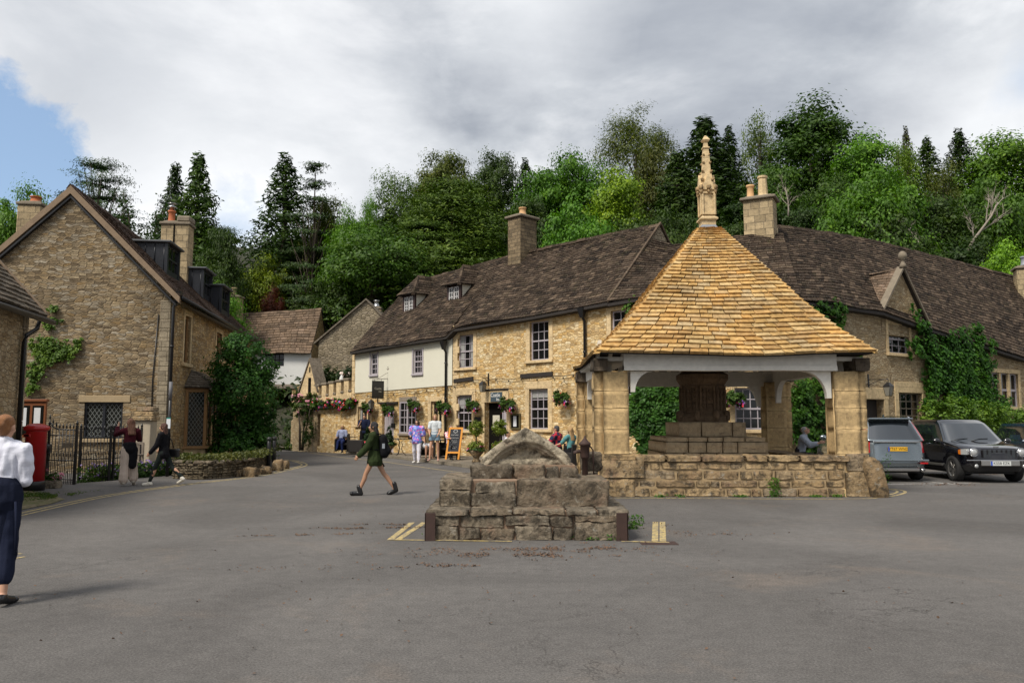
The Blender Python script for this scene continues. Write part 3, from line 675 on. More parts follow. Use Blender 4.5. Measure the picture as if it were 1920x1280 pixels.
# windows
cur = [(.02, .3, .05, .98), (.7, .98, .05, .98)]
window(inn, WP, *W1['ul1'], 2, 4, .06, .07, .03); window(inn, WP, *W1['ul2'], 3, 4, .06, .07, .03)
for k in ('ul1', 'ul2'):
    m_ = MB(); a, b, c, e = W1[k]; m_.box(a-.1, b+.1, .0, .11, c-.09, c, WP.M(), bev=.01); m_.box(a-.09, a, .03, .06, c, e+.05, WP.M()); m_.box(b, b+.09, .03, .06, c, e+.05, WP.M())
    m_.build('window_sill', M['mauve'], inn)
for k, nx_, nz_, cc in (('u3', 3, 4, cur), ('u4', 3, 4, None), ('u5', 3, 4, None), ('g4', 3, 4, [(.02, .98, .62, .98)]), ('g5', 3, 4, [(.02, .98, .78, .98)]), ('g6', 3, 4, None)):
    window(inn, WP, *W1[k], nx_, nz_, .14, .055, .03, curtain=cc); surround(inn, WP, *W1[k], w=.22, lintel=.30 if k[0] == 'g' else .24)
window(inn, WP, *W1['g1'], 3, 1, .12, .05, .1, 'dress', False, curtain=[(.02, .2, .05, .95)]); surround(inn, WP, *W1['g1'], w=.2, lintel=.2)
window(inn, WP, *W1['g2'], 4, 4, .03, .07, .035, 'mauve', False, mull=[.5]); surround(inn, WP, *W1['g2'], w=.02, lintel=.22, mat='greywood', sill=.1)
window(inn, WP, *W1['g3'], 2, 1, .14, .07, .1, 'dress', False); surround(inn, WP, *W1['g3'], w=.22, lintel=.22)
window(inn, WM_, *MW, 4, 4, .12, .06, .032, 'mauve'); surround(inn, WM_, *MW, w=.16, lintel=.2)
# doors
a, b, c, e = W1['d1']
m_ = MB(); Mx = WP.M(0, 0, -.14)
for i in range(6): m_.box(a+i*(b-a)/6+.006, a+(i+1)*(b-a)/6-.006, -.03, 0+.004*(i % 2), c, e, Mx)
dd = m_.build('door', M['mauve'], inn); dd['label'] = 'grey mauve boarded door'
m_ = MB(); m_.box(a-.2, b+.35, -.02, .12, e, e+.1, WP.M(), bev=.01); m_.build('door_lintel', M['blacktimber'], inn)
a, b, c, e = W1['d2']
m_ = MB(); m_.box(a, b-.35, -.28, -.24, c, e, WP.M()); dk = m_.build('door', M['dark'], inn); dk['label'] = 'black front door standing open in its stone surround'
m_ = MB(); m_.box(b-.30, b-.24, -.24, -.02, c, e-.02, WP.M()); m_.box(b-.24, b-.02, -.10, -.05, c, e-.02, WP.M()); m_.box(b-.17, b-.1, -.055, -.045, c+.2, e-.2, WP.M()); m_.build('door_frame', M['mauve'], inn)
m_ = MB(); m_.box(a+.25, a+.25+.42, -.235, -.225, 1.35, 1.92, WP.M()); m_.build('poster', M['paper'], dk)
m_ = MB(); m_.box(a+.3, a+.6, -.222, -.218, 1.55, 1.62, WP.M()); m_.build('poster_picture', M['roof_brown'], dk)
m_ = MB(); m_.box(a-.2, b+.12, -.05, .05, e, e+.5, WP.M(), bev=.02); m_.box(a-.16, a, -.05, .035, c, e, WP.M()); m_.box(b, b+.18, -.05, .035, c, e, WP.M()); m_.build('door_surround', M['dress'], inn)
m_ = MB(); m_.box(a-.12, b+.1, -.02, .09, e+.52, e+.58, WP.M()); m_.build('drip_board', M['blacktimber'], inn)
TX = Matrix(((1, 0, 0, 0), (0, 0, 1, 0), (0, 1, 0, 0), (0, 0, 0, 1)))       # text plane -> wall frame
m_ = MB(); m_.box(a+.42, a+1.12, .05, .075, e+.04, e+.44, WP.M()); sgn = m_.build('name_plate', M['slate'], inn)
m_ = MB(); m_.text('Castle', .23, WP.M(a+.72, e+.31, .078) @ TX); m_.text('Inn', .19, WP.M(a+.90, e+.13, .078) @ TX); m_.build('lettering', M['chalkwhite'], sgn)
m_ = MB(); m_.box(a-.66, a-.25, .0, .03, 1.62, 1.85, WP.M()); m_.box(a-.55, a-.25, 0, .03, 1.25, 1.52, WP.M()); m_.build('wall_plaque', M['signdark'], inn)
m_ = MB(); uu = U(WP, 716+22, 800); m_.box(uu-.1, uu+.15, 0, .1, Z(WP, 738, 802), Z(WP, 738, 793), WP.M(), bev=.02); m_.build('wall_box', M['black'], inn)
# menu case
u_, z_ = WP.uz(968, 789); m_ = MB(); m_.box(u_-.28, u_+.28, 0, .07, z_-.34, z_+.3, WP.M(), bev=.01); mc = m_.build('menu_case', plain('olive_wood', (.09, .075, .03), .6), inn)
m_ = MB(); m_.box(u_-.21, u_+.21, .07, .078, z_-.27, z_+.23, WP.M()); m_.build('case_back', M['dark'], mc); m_ = MB(); m_.box(u_-.09, u_+.09, .08, .085, z_-.22, z_+.2, WP.M()); m_.build('menu_sheet', M['whitepaper'], mc)
# black timber lintels in the wall
for (x0, x1, y) in ((852, 888, 713), (977, 1037, 704)):
    m_ = MB()
    u0, z0 = WP.uz(x0, y+2); u1, z1 = WP.uz(x1, y-3); m_.hull([WP.P(u0, z0-.06, -.02), WP.P(u0, z0+.1, -.02), WP.P(u0, z0+.1, .06), WP.P(u0, z0-.06, .06)], [WP.P(u1, z1-.06, -.02), WP.P(u1, z1+.1, -.02), WP.P(u1, z1+.1, .06), WP.P(u1, z1-.06, .06)])
    m_.build('timber_lintel', M['blacktimber'], inn)
for px, top in ((839, 640), (1100, 578)):
    u_ = U(WP, px, 700); downpipe(inn, WP, u_, .15, Z(WP, px, top), .1, .055, True, .12)
# quoins between the render and the honey stone
m_ = MB(); z = .2; i = 0
while z < ev(uC+.3)-.3:
    wq = .28 if i % 2 else .42; m_.box(uC+.01, uC+.01+wq, -.05, .02+.004*(i % 2), z+.005, z+.31, WP.M(), bev=.012); z += .32; i += 1
m_.build('quoins', M['dress'], inn)
m_ = MB(); z = 0; i = 0
while z < ev(uL)-.35:
    m_.box(uL-.02, uL+(.24 if i % 2 else .3), -.3, .028+.004*(i % 2), z+.005, z+.33, WP.M(), bev=.012); z += .34; i += 1
m_.build('end_quoins', M['dress'], inn)
# roof over the main front
WE = WP.off(.32)
def wpt(wl, px, py, d=0): u, z = wl.uz(px, py, d); return wl.P(u, z, d)
eave = [wpt(WP, 656, 659, .32), wpt(WP, 750, 643, .32), wpt(WP, 836, 630, .32), wpt(WP, 850, 616, .32), wpt(WP, 1000, 592, .32), wpt(WP, 1100, 573, .32), wpt(WP, 1139, 566, .32)]
ridge = [wpt(WP, 757, 546, -RB), wpt(WP, 808, 520, -RB), wpt(WP, 880, 501, -RB), wpt(WP, 950, 482, -RB), wpt(WP, 1010, 467, -RB), wpt(WP, 1100, 448, -RB), wpt(WP, 1237, 421, -RB)]
def wparam(pts, wl, a=None, b=None):
    us = [(p-wl.O).dot(wl.r) for p in pts]; return [((u-us[0])/(us[-1]-us[0]), p) for u, p in zip(us, pts)]
PMAIN = polyfn(wparam(eave, WP), wparam(ridge, WP))
mr = MB(); tiles(mr, PMAIN, 34, .27, .028, 5, .06, 1.12)
ridgecaps(mr, ridge, .45, .16)
back = [p+wallN*(RB)+Vector((0, 0, -(p.z-5.5))) for p in ridge]
for i in range(len(ridge)-1): mr.quad(ridge[i], ridge[i+1], back[i+1], back[i], 1)
# eave underside: tile edge and dark gutter board
mr.build('main_roof', [M['roof_dark'], M['blacktimber']], inn, merge=False)
m_ = MB()
for a, b in zip(eave, eave[1:]):
    for k in range(1): m_.hull([a+Vector((0, 0, -.03)), a+Vector((0, 0, -.13)), a+wallN*.3+Vector((0, 0, -.15)), a+wallN*.3+Vector((0, 0, .05))], [b+Vector((0, 0, -.03)), b+Vector((0, 0, -.13)), b+wallN*.3+Vector((0, 0, -.15)), b+wallN*.3+Vector((0, 0, .05))])
m_.build('gutter', M['blacktimber'], inn)
# right end gable above the lower roof
rt = ridge[-1]; ee = eave[-1]
m_ = MB(); bk = rt+wallN*RB; bk.z = 5.6
m_.poly([ee+Vector((0, 0, -.1)), rt+Vector((0, 0, -.05)), bk]); m_.poly([pl+Vector((0, 0, 5.2)), ridge[0]+Vector((0, 0, -.08)), pl+wallN*7+Vector((0, 0, 5.2))]); m_.build('gable_wall', M['old_rubble'], inn)
m_ = MB(); o_ = WP.r*.025
for a, b in ((ee, rt), (rt, bk)): m_.hull([a+o_*3, a-o_, a-o_+Vector((0, 0, .1)), a+o_*3+Vector((0, 0, .1))], [b+o_*3, b-o_, b-o_+Vector((0, 0, .1)), b+o_*3+Vector((0, 0, .1))])
m_.build('verge', M['roof_dark'], inn)
# middle, lower roof
E = [eave[-1]+Vector((0, 0, -.02)), Vector((4.85, 27.62, 6.05)), Vector((9.7, 27.1, 6.0)), Vector((9.95, 27.2, 6.0))]
Rg = [ee.lerp(rt, .80)+WP.r*.1, at(1270, 461, 31.9), at(1330, 446, 31.2), at(1468, 440, 31.2)]
mr = MB(); tiles(mr, polyfn(params(E), params(Rg)), 26, .27, .028, 8, .05, 1.1); ridgecaps(mr, Rg[1:], .45, .16)
for i in range(1, 3): mr.quad(Rg[i], Rg[i+1], Rg[i+1]+Vector((0, 3.5, -3.5)), Rg[i]+Vector((0, 3.5, -3.5)), 1)
mr.build('middle_roof', [M['roof_dark'], M['blacktimber']], inn, merge=False)
m_ = MB()
for a, b in zip(E, E[1:]): m_.hull([a+Vector((0, .02, -.03)), a+Vector((0, .02, -.14)), a+Vector((0, .35, -.15)), a+Vector((0, .35, .02))], [b+Vector((0, .02, -.03)), b+Vector((0, .02, -.14)), b+Vector((0, .35, -.15)), b+Vector((0, .35, .02))])
m_.build('gutter', M['blacktimber'], inn)
# dormers in the left of the main roof
def dormer(px0, px1, ptop, pbot, side_x, side_y, apx, apy, dd):
    Wd = WP.off(-dd); u0, zt = Wd.uz(px0, ptop); u1, zb = Wd.uz(px1, pbot); zt = Wd.uz(px1, ptop)[1]
    m = MB(); m.box(u0-.06, u0+.06, -.04, .05, zb-.1, zt, Wd.M()); m.box(u1-.08, u1+.08, -.05, .05, zb-.1, zt, Wd.M()); m.box(u0, u1, -.04, .045, zt-.1, zt+.05, Wd.M()); m.box(u0-.05, u1+.05, -.04, .07, zb-.12, zb, Wd.M())
    dm = m.build('dormer', M['brownpaint'], inn)
    w_ = MB(); mid = (u0+u1)/2
    for a, b in ((u0+.07, mid-.03), (mid+.03, u1-.09)):
        w_.box(a, b, -.0, .03, zb+.01, zb+.06, Wd.M()); w_.box(a, b, 0, .03, zt-.15, zt-.1, Wd.M()); w_.box(a, a+.04, 0, .03, zb+.06, zt-.15, Wd.M()); w_.box(b-.04, b, 0, .03, zb+.06, zt-.15, Wd.M())
        w_.box((a+b)/2-.01, (a+b)/2+.01, 0, .025, zb+.06, zt-.15, Wd.M())
        for q in (.33, .5, .75): zz = lerp(zb+.06, zt-.15, q); w_.box(a+.04, b-.04, 0, .028, zz-.012, zz+.012, Wd.M())
    w_.box(mid-.03, mid+.03, 0, .035, zb, zt-.1, Wd.M(), 1)
    ww = w_.build('dormer_window', [M['whitepaint'], M['brownpaint']], dm)
    g = MB(); g.quad(Wd.P(u0, zb), Wd.P(u1, zb), Wd.P(u1, zt), Wd.P(u0, zt)); g.build('pane', M['glass'], ww)
    # cheeks, rendered
    t_ = (RB+.32)
    slope = (rt.z-ee.z)/t_
    L_ = (zt-zb)/slope*1.12
    c = MB()
    for u in (u0-.05, u1+.07): c.poly([Wd.P(u, zb-.1), Wd.P(u, zt), Wd.P(u, zt, -L_-.15)])
    c.build('cheek', M['render'], dm)
    # hipped tiled roof
    ap = Vector(wpt(WP, apx, apy, -dd-.75)); o = .24
    el, er, bl, br = Wd.P(u0-o, zt-.02, o+.05), Wd.P(u1+o, zt-.02, o+.05), Wd.P(u0-o, zt+.05, -L_-.3), Wd.P(u1+o, zt+.05, -L_-.3)
    um = (u0+u1)/2; zr = ap.z; A1 = Wd.P(um, zr, -.55); A2 = Wd.P(um, zr+.02, -L_-1.0)
    r_ = MB()
    def tri(a, b, c1, c2, n, s): tiles(r_, polyfn([(0, a), (1, b)], [(0, c1), (1, c2)]), n, .24, .025, s, .01)
    tri(el, er, A1, A1+(er-el)*.03, 7, 31); tri(er, br, A1, A2, 7, 32); tri(bl, el, A2, A1, 7, 33)
    ridgecaps(r_, [er+Vector((0, 0, .03)), A1+Vector((0, 0, .04)), A2+Vector((0, 0, .04))], .4, .1)
    r_.build('dormer_roof', [M['roof_dark'], M['blacktimber']], dm, merge=False)
    f = MB(); f.box(u0-.1, u1+.1, .05, .3, zb-.2, zb-.16, Wd.M()); f.build('flashing', M['leadpale'], dm)
dormer(758, 777, 551, 588, 0, 0, 793, 519, 1.55)
dormer(841, 863, 532, 574, 0, 0, 874, 500, 1.55)
cc = WP.P(U(WP, 982, 470, -RB)-.0, 0, -RB+.1)
ax = math.atan2(WP.r.y, WP.r.x)
zc = wpt(WP, 983, 408, -RB).z
ch = chimney(inn, (cc.x, cc.y), 0.85, 1.12, 8.6, zc, ax, 'chim_dark', [(-.18, .2, .42, .16, 'terra'), (.12, -.1, .36, .17, 'buffpot')], .12)
# big ashlar chimney between the roofs
cb = at(1428, 440, 31.3); zt = at(1428, 372, 31.3).z
ch2 = chimney(inn, (cb.x, cb.y+.1), 1.15, .85, 8.0, zt, R(-28), 'chim', [(-.36, 0, .55, .15, 'buffpot')], .12)
p = MB(); p.lathe([(.30, 0), (.22, .06), (.19, .12), (.165, .75), (.20, .78), (.20, .86), (.13, .86), (.12, .5)], TR(cb.x+.12, cb.y+.05, zt+.06, .4), 8, smooth=False); p.build('chimney_pot', M['dress'], ch2)
# ------------------------------------------------------------------ right wing
wing = thing('stone_wing', 'right wing of weathered buff stone with a long dark roof and small gable', 'house', WR.P(0, 0))
ug0, ug1 = U(WR, 1657, 700), U(WR, 1737, 640)
def evr(u):
    pts = [(-1, 5.9), (ug0, Z(WR, 1657, 583)), (ug1, Z(WR, 1737, 617)), (U(WR, 1920, 668), Z(WR, 1920, 668)), (22, 4.3)]
    for a, b in zip(pts, pts[1:]):
        if u <= b[0]: return lerp(a[1], b[1], (u-a[0])/(b[0]-a[0]))
    return pts[-1][1]
OW = {'u': opn(WR, 1666, 611, 1703, 661), 'l': opn(WR, 1687, 737, 1728, 795), 'm': opn(WR, 1862, 701, 1908, 762), 'd': opn(WR, 1624, 749, 1657, 852)}
a, b, c, e = OW['d']; OW['d'] = (a, b, .1, e)
mw = MB(); facade(mw, WR, -.02, 22, 0, lambda u: max(evr(u), 0), list(OW.values()), .35)
gA = wpt(WR, 1687, 505, .02); uA = (gA-WR.O).dot(WR.r)
mw.poly([WR.P(ug0, Z(WR, 1657, 583), .004), WR.P(ug1, Z(WR, 1737, 617)+.3, .004), gA-WR.r*0+Vector((0, 0, -.02))]); 
mw.hull([WR.P(ug0, 5.0, .02), WR.P(ug1, 5.0, .02), WR.P(ug1, Z(WR, 1737, 617), .02), gA+Vector((0, 0, -.05)), WR.P(ug0, Z(WR, 1657, 583), .02)], [WR.P(ug0, 5.0, -.3), WR.P(ug1, 5.0, -.3), WR.P(ug1, Z(WR, 1737, 617), -.3), gA+WR.n*-.3+Vector((0, 0, -.05)), WR.P(ug0, Z(WR, 1657, 583), -.3)])
mw.build('wall', M['buff_rubble'], wing)
window(wing, WR, *OW['u'], 3, 4, .16, .06, .03, mat='mauve'); surround(wing, WR, *OW['u'], w=.14, lintel=.2, proud=.045)
window(wing, WR, *OW['l'], 4, 4, .2, .05, .035, mat='greywood', meet=False); surround(wing, WR, *OW['l'], w=.26, lintel=.42)
window(wing, WR, *OW['m'], 3, 2, .14, .05, .05, mat='mauve'); surround(wing, WR, *OW['m'], w=.18, lintel=.2)
a, b, c, e = OW['m']; m_ = MB()
for q in (1/3, 2/3): x = lerp(a, b, q); m_.box(x-.07, x+.07, -.12, -.0, c, e, WR.M(), bev=.01)
m_.build('stone_mullion', M['dress'], wing)
a, b, c, e = OW['d']; m_ = MB(); m_.box(a, b, -.34, -.3, c, e, WR.M()); dd = m_.build('door', M['blacktimber'], wing)
m_ = MB(); m_.box(a-.4, b+.32, -.03, .03, e, e+.45, WR.M(), bev=.01); m_.box(b, b+.26, -.03, .03, c, e, WR.M()); m_.build('door_surround', M['dress'], wing)
er_ = [wpt(WR, 1476, 561, .3), wpt(WR, 1560, 570, .3), wpt(WR, 1657, 584, .3), wpt(WR, 1730, 611, .3), wpt(WR, 1920, 670, .3), WR.P(22, 4.35, .3)]
rr_ = [at(1462, 424, 31.9), None, None, None, None, None]
def rpt(px, py): return wpt(WR, px, py, -3.6)
rr_ = [rpt(1458, 423), rpt(1560, 437), rpt(1650, 455), rpt(1750, 480), rpt(1905, 519)]; rr_.append(rr_[-1]+(rr_[-1]-rr_[-2])*.6)
def cutg(p):
    u = (p-WR.O).dot(WR.r); d = (p-WR.O).dot(WR.n)
    return abs(u-uA) < .95*(1-max(0, -d)/2.2) and d > -2.2 and False
mr = MB(); tiles(mr, polyfn(wparam(er_, WR), wparam(rr_, WR)), 32, .28, .03, 12, .05, 1.1); ridgecaps(mr, rr_, .45, .16)
for i in range(len(rr_)-1): q = -WR.n*3.5+Vector((0, 0, -3.8)); mr.quad(rr_[i], rr_[i+1], rr_[i+1]+q, rr_[i]+q, 1)
mr.build('roof', [M['roof_dark'], M['blacktimber']], wing, merge=False)
m_ = MB()
for a, b in zip(er_, er_[1:]): n_ = -WR.n*.3; m_.hull([a+Vector((0, 0, -.03)), a+Vector((0, 0, -.14)), a+n_+Vector((0, 0, -.15)), a+n_+Vector((0, 0, .05))], [b+Vector((0, 0, -.03)), b+Vector((0, 0, -.14)), b+n_+Vector((0, 0, -.15)), b+n_+Vector((0, 0, .05))])
m_.build('gutter', M['blacktimber'], wing)
# left return of the wing above the middle roof
m_ = MB(); l0 = er_[0]; m_.poly([l0+Vector((0, 0, -.2)), rr_[0]+Vector((0, 0, -.1)), rr_[0]-WR.n*3.5+Vector((0, 0, -3.9)), ]); m_.build('gable_wall', M['old_rubble'], wing)
# small gable with ball finial
gb = gA-WR.n*3.0; gL = WR.P(ug0-.12, Z(WR, 1655, 583)-.05, .16); gR = WR.P(ug1+.12, Z(WR, 1739, 616)-.02, .16)
m_ = MB(); A_ = gA+WR.n*.14
P1 = lambda a, b, c1, c2, s: tiles(m_, polyfn([(0, a), (1, b)], [(0, c1), (1, c2)]), 14, .24, .026, s, .02)
P1(gL-WR.n*.25+Vector((0, 0, .2)), gL, wpt(WR, 1620, 519, -1.75)+Vector((0, 0, .08)), A_, 41); P1(gR, gR-WR.n*2.2, A_, gb, 42)
ridgecaps(m_, [A_+Vector((0, 0, .03)), wpt(WR, 1622, 520, -2.4)+Vector((0, 0, .05))], .4, .12, 5)
gr = m_.build('gable_roof', [M['roof_brown'], M['blacktimber']], wing, merge=False)
m_ = MB(); v_ = WR.n*.05
for a in (gL, gR): m_.hull([a+v_, a-v_*5, a-v_*5+Vector((0, 0, .12)), a+v_+Vector((0, 0, .12))], [A_+v_, A_-v_*5, A_-v_*5+Vector((0, 0, .12)), A_+v_+Vector((0, 0, .12))])
m_.build('coping', M['ridge'], wing)
m_ = MB(); m_.lathe([(.14, 0), (.12, .12), (.07, .2), (.07, .28), (.12, .32), (.165, .42), (.17, .48), (.13, .6), (.05, .66)], Matrix.Translation(A_+Vector((0, 0, .05))), 12); m_.build('ball_finial', M['ridge'], wing)
cr_ = at(1912, 520, 42.5); chimney(wing, (cr_.x+.5, cr_.y), 1.3, .9, 7.8, cr_.z+.55, R(-20), 'chim', [(-.2, -.2, .5, .2, 'leadpale')], .1)
# ================================================================== gabled house on the left
gh = thing('gabled_house', 'weathered rubble stone house with its big gable to the square and three black dormers', 'house', WG.P(0, 0))
gap_ = wpt(WG, 136, 356); uAp = (gap_-WG.O).dot(WG.r); zEv = Z(WG, 316, 548); uLf = 2*uAp
GW = opn(WG, 155, 754, 231, 822)
m = MB(); facade(m, WG, uLf, 0, 0, lambda u: zEv, [GW], .28)
m.poly([WG.P(uLf, zEv), WG.P(0, zEv), gap_]); m.build('gable_wall', M['grey_rubble'], gh)
SW = {'a': opn(WS, 343, 596, 358, 680), 'b': opn(WS, 404, 627, 416, 672)}
def evs(u): return lerp(zEv, Z(WS, 452, 622), u/U(WS, 452, 622))
LS = U(WS, 462, 622)+1.5
m = MB(); facade(m, WS, 0, LS, 0, evs, list(SW.values()), .25); m.build('side_wall', M['side_rubble'], gh)
m = MB(); z = 0; i = 0
while z < zEv-.4:
    k = .5 if i % 2 else .34; m.box(-.02, k*.6, -.3, .03+.003*(i % 2), z+.004, z+.31, WS.M(), bev=.012); z += .315; i += 1
m.build('quoins', M['quoin'], gh)
# roof: ridge runs back from the gable
def slope_pt(u_ridge, s): pass
Lr = LS+.3
ov = .22
eR0 = WG.P(.12, zEv-.02, .14)+Vector((ov, 0, -.12)); eR1 = WS.P(LS, evs(LS)-.02, ov+.12)+Vector((0, 0, -.12))
ap0 = gap_+WG.n*.14+Vector((0, 0, .12)); ap1 = ap0+WS.r*(Lr+.2)+Vector((0, 0, -.5))
eL0 = WG.P(uLf-.12, zEv-.15, .14)-Vector((ov, 0, 0)); eL1 = eL0+WS.r*Lr
m = MB(); tiles(m, polyfn([(0, eR0), (1, eR1)], [(0, ap0), (1, ap1)]), 40, .26, .02, 51, .03)
m.quad(ap0, ap1, eL1, eL0, 1); ridgecaps(m, [ap0, ap1], .4, .15)
m.build('roof', [M['roof_left'], M['blacktimber']], gh, merge=False)
m = MB()
for a, s in ((eR0, 1), (eL0, -1)):
    for (o0, o1, h0, h1) in ((.0, .16, -.22, -.02),):
        f = WG.n*.03; m.hull([a+f+Vector((0, 0, -.02)), a-f*6+Vector((0, 0, -.02)), a-f*6+Vector((0, 0, -.24)), a+f+Vector((0, 0, -.24))], [ap0+f+Vector((0, 0, -.02)), ap0-f*6+Vector((0, 0, -.02)), ap0-f*6+Vector((0, 0, -.28)), ap0+f+Vector((0, 0, -.28))])
m.build('verge', M['verge'], gh)
m = MB()
for a, s in ((eR0, 1), (eL0, -1)): m.hull([a+Vector((-s*.1, -.06, -.26)), a+Vector((-s*.1, .1, -.26)), a+Vector((-s*.1, .1, -.34)), a+Vector((-s*.1, -.06, -.34))], [ap0+Vector((0, .02, -.34)), ap0+Vector((0, .12, -.34)), ap0+Vector((0, .12, -.42)), ap0+Vector((0, .02, -.42))])
m.build('verge_board', M['black'], gh)
m = MB(); a, b = eR0+Vector((.04, .1, -.05)), eR1+Vector((.04, 0, -.05)); m.tube([a, b], .07, 8); m.hull([a+Vector((-.2, -.1, -.14)), a+Vector((-.02, -.1, -.14)), a+Vector((-.02, .1, -.14)), a+Vector((-.2, .1, -.14))], [b+Vector((-.2, 0, -.14)), b+Vector((-.02, 0, -.14)), b+Vector((-.02, .1, -.0)), b+Vector((-.2, .1, -.0))]); m.build('gutter', M['black'], gh)
# gable window with leaded lights
a, b, c, e = GW; m = MB()
Mx = WG.M(0, 0, -.1)
m.box(a, b, -.02, .05, c, c+.06, Mx); m.box(a, b, -.02, .05, e-.06, e, Mx); m.box(a, a+.06, -.02, .05, c+.06, e-.06, Mx); m.box(b-.06, b, -.02, .05, c+.06, e-.06, Mx); m.box((a+b)/2-.04, (a+b)/2+.04, -.02, .05, c+.06, e-.06, Mx)
f = m.build('window', M['lead'], gh); m = MB(); m.quad(*[Mx @ Vector(p) for p in ((a, 0, c), (b, 0, c), (b, 0, e), (a, 0, e))]); m.build('pane', M['dglass'], f)
m = MB(); m.box(a-.18, b+.22, -.05, .03, e, e+.22, WG.M(), bev=.01); m.box(a-.12, b+.05, -.1, .09, c-.12, c, WG.M(), bev=.012); m.build('window_surround', plain('weathered_lintel', (.37, .28, .165), .9, .25, 5, .4), gh)
for k in ('a', 'b'):
    a, b, c, e = SW[k]; window(gh, WS, a, b, c, e, 3, 1, .14, .07, .08, 'oak', False); surround(gh, WS, a, b, c, e, w=.14, mat='oak' if False else 'dress', lintel=.2, sill=.12)
# bay window
u0, u1 = U(WS, 347, 780), U(WS, 411, 780, .6)
q = [(u0, 0), (u0+.45, .62), (u1-.1, .62), (u1+.35, 0)]; zb, zt = Z(WS, 385, 835, .6), Z(WS, 385, 735, .6)
m = MB(); Mx = WS.M()
m.prism([(x, y) for x, y in q], 0, zb-.1, Mx, 0); m.build('bay_base', M['side_rubble'] if False else M['dress'], gh)
m = MB(); m.prism([(q[0][0]-.12, 0), (q[1][0]-.08, .76), (q[2][0]+.08, .76), (q[3][0]+.12, 0)], zb-.1, zb, Mx)
m.prism([(q[0][0]-.05, 0), (q[1][0]-.03, .67), (q[2][0]+.03, .67), (q[3][0]+.05, 0)], zt, zt+.18, Mx)
for (x, y) in q: m.box(x-.07, x+.07, y-.08 if y else 0, y+.03 if y else .09, zb, zt, Mx, bev=.008)
for i, (p, q2) in enumerate(zip(q, q[1:])):
    n = 1 if i != 1 else 3
    for k in range(1, n): x = lerp(p[0], q2[0], k/n); y = lerp(p[1], q2[1], k/n); m.box(x-.05, x+.05, y-.06, y+.01, zb, zt, Mx, bev=.008)
bw = m.build('bay_window', M['oak'], gh)
g = MB()
for p, q2 in zip(q, q[1:]): g.quad(*[Mx @ Vector(v) for v in ((p[0], p[1]-.03, zb), (q2[0], q2[1]-.03, zb), (q2[0], q2[1]-.03, zt), (p[0], p[1]-.03, zt))])
g.build('pane', M['dglass'], bw)
# lead colour drapes behind the bay panes are part of the leaded glass; tiled roof of the bay
zr = Z(WS, 368, 697); r_ = MB()
e0, e1, e2_, e3_ = [WS.P(x, zt+.16, y) for x, y in ((q[0][0]-.25, -.02), (q[1][0]-.15, .86), (q[2][0]+.15, .86), (q[3][0]+.25, -.02))]
t0, t1 = WS.P(q[0][0]+.5, zr, .02), WS.P(q[3][0]-.6, zr, .02)
tiles(r_, polyfn([(0, e0), (1, e1)], [(0, t0), (1, t0+WS.r*.05)]), 7, .24, .03, 61, .0); tiles(r_, polyfn([(0, e1), (1, e2_)], [(0, t0), (1, t1)]), 7, .24, .03, 62, 0); tiles(r_, polyfn([(0, e2_), (1, e3_)], [(0, t1-WS.r*.05), (1, t1)]), 7, .24, .03, 63, 0)
ridgecaps(r_, [e1, t0], .3, .08); r_.build('bay_roof', [M['roof_grey'], M['blacktimber']], gh, merge=False)
downpipe(gh, WS, -.02, 0, zEv+.02, .12, .055, True, .1)
m = MB(); m.tube([WG.P(-.42, .8, .02), WG.P(-.45, 3, .02), WG.P(-.35, 5.2, .02)], .018, 5); m.build('cable', M['black'], gh)
# dormers clad in black lead
Nroof = (eR1-eR0).cross(ap0-eR0).normalized()
if Nroof.z < 0: Nroof = -Nroof
for i, (bx, by, tx, ty, wid) in enumerate(((312, 512, 320, 456, 1.5), (380, 556, 384, 505, 1.5), (414, 585, 421, 537, 1.5))):
    pb = rp(bx, by, eR0, Nroof); ub = (pb-WS.O).dot(WS.r); db = (pb-WS.O).dot(WS.n)
    # height of the top from the pixel, in the plane of the cheek
    zt_ = rp(tx, ty, pb, WS.r).z
    run = (zt_-pb.z)/((ap0.z-eR0.z)/abs((ap0-eR0).dot(WS.n)))
    D = MB(); A = lambda du, dd, z: WS.P(ub+du, z, db+dd)
    for du in (0, wid): D.hull([A(du-.03, .0, pb.z-.15), A(du-.03, .0, zt_), A(du-.03, -run-.1, zt_)], [A(du+.03, 0, pb.z-.15), A(du+.03, 0, zt_), A(du+.03, -run-.1, zt_)])
    D.box(ub, ub+wid, db-.06, db, pb.z-.2, pb.z+.12, WS.M()); D.box(ub-.06, ub+.1, db-.08, db+.03, pb.z-.1, zt_, WS.M()); D.box(ub+wid-.1, ub+wid+.06, db-.08, db+.03, pb.z-.1, zt_, WS.M())
    for k in range(3): D.cyl(A(-.04, -run*k*.3-.1, zt_-.05), A(-.04, -run*k*.3-.1, pb.z+run*0+.05+k*.33), .018, 6)
    dm = D.build('dormer', M['lead'], gh)
    T = MB(); T.box(ub-.16, ub+wid+.16, db-run-.2, db+.16, zt_, zt_+.09, WS.M(), bev=.03); T.build('flat_roof', M['leadpale'] if False else plain('lead_top', (.075, .08, .085), .5, .2, 5), dm)
    window(dm, WS, ub+.1, ub+wid-.1, pb.z+.12, zt_-.05, 2, 2, -db+.05, .05, .03, 'lead')
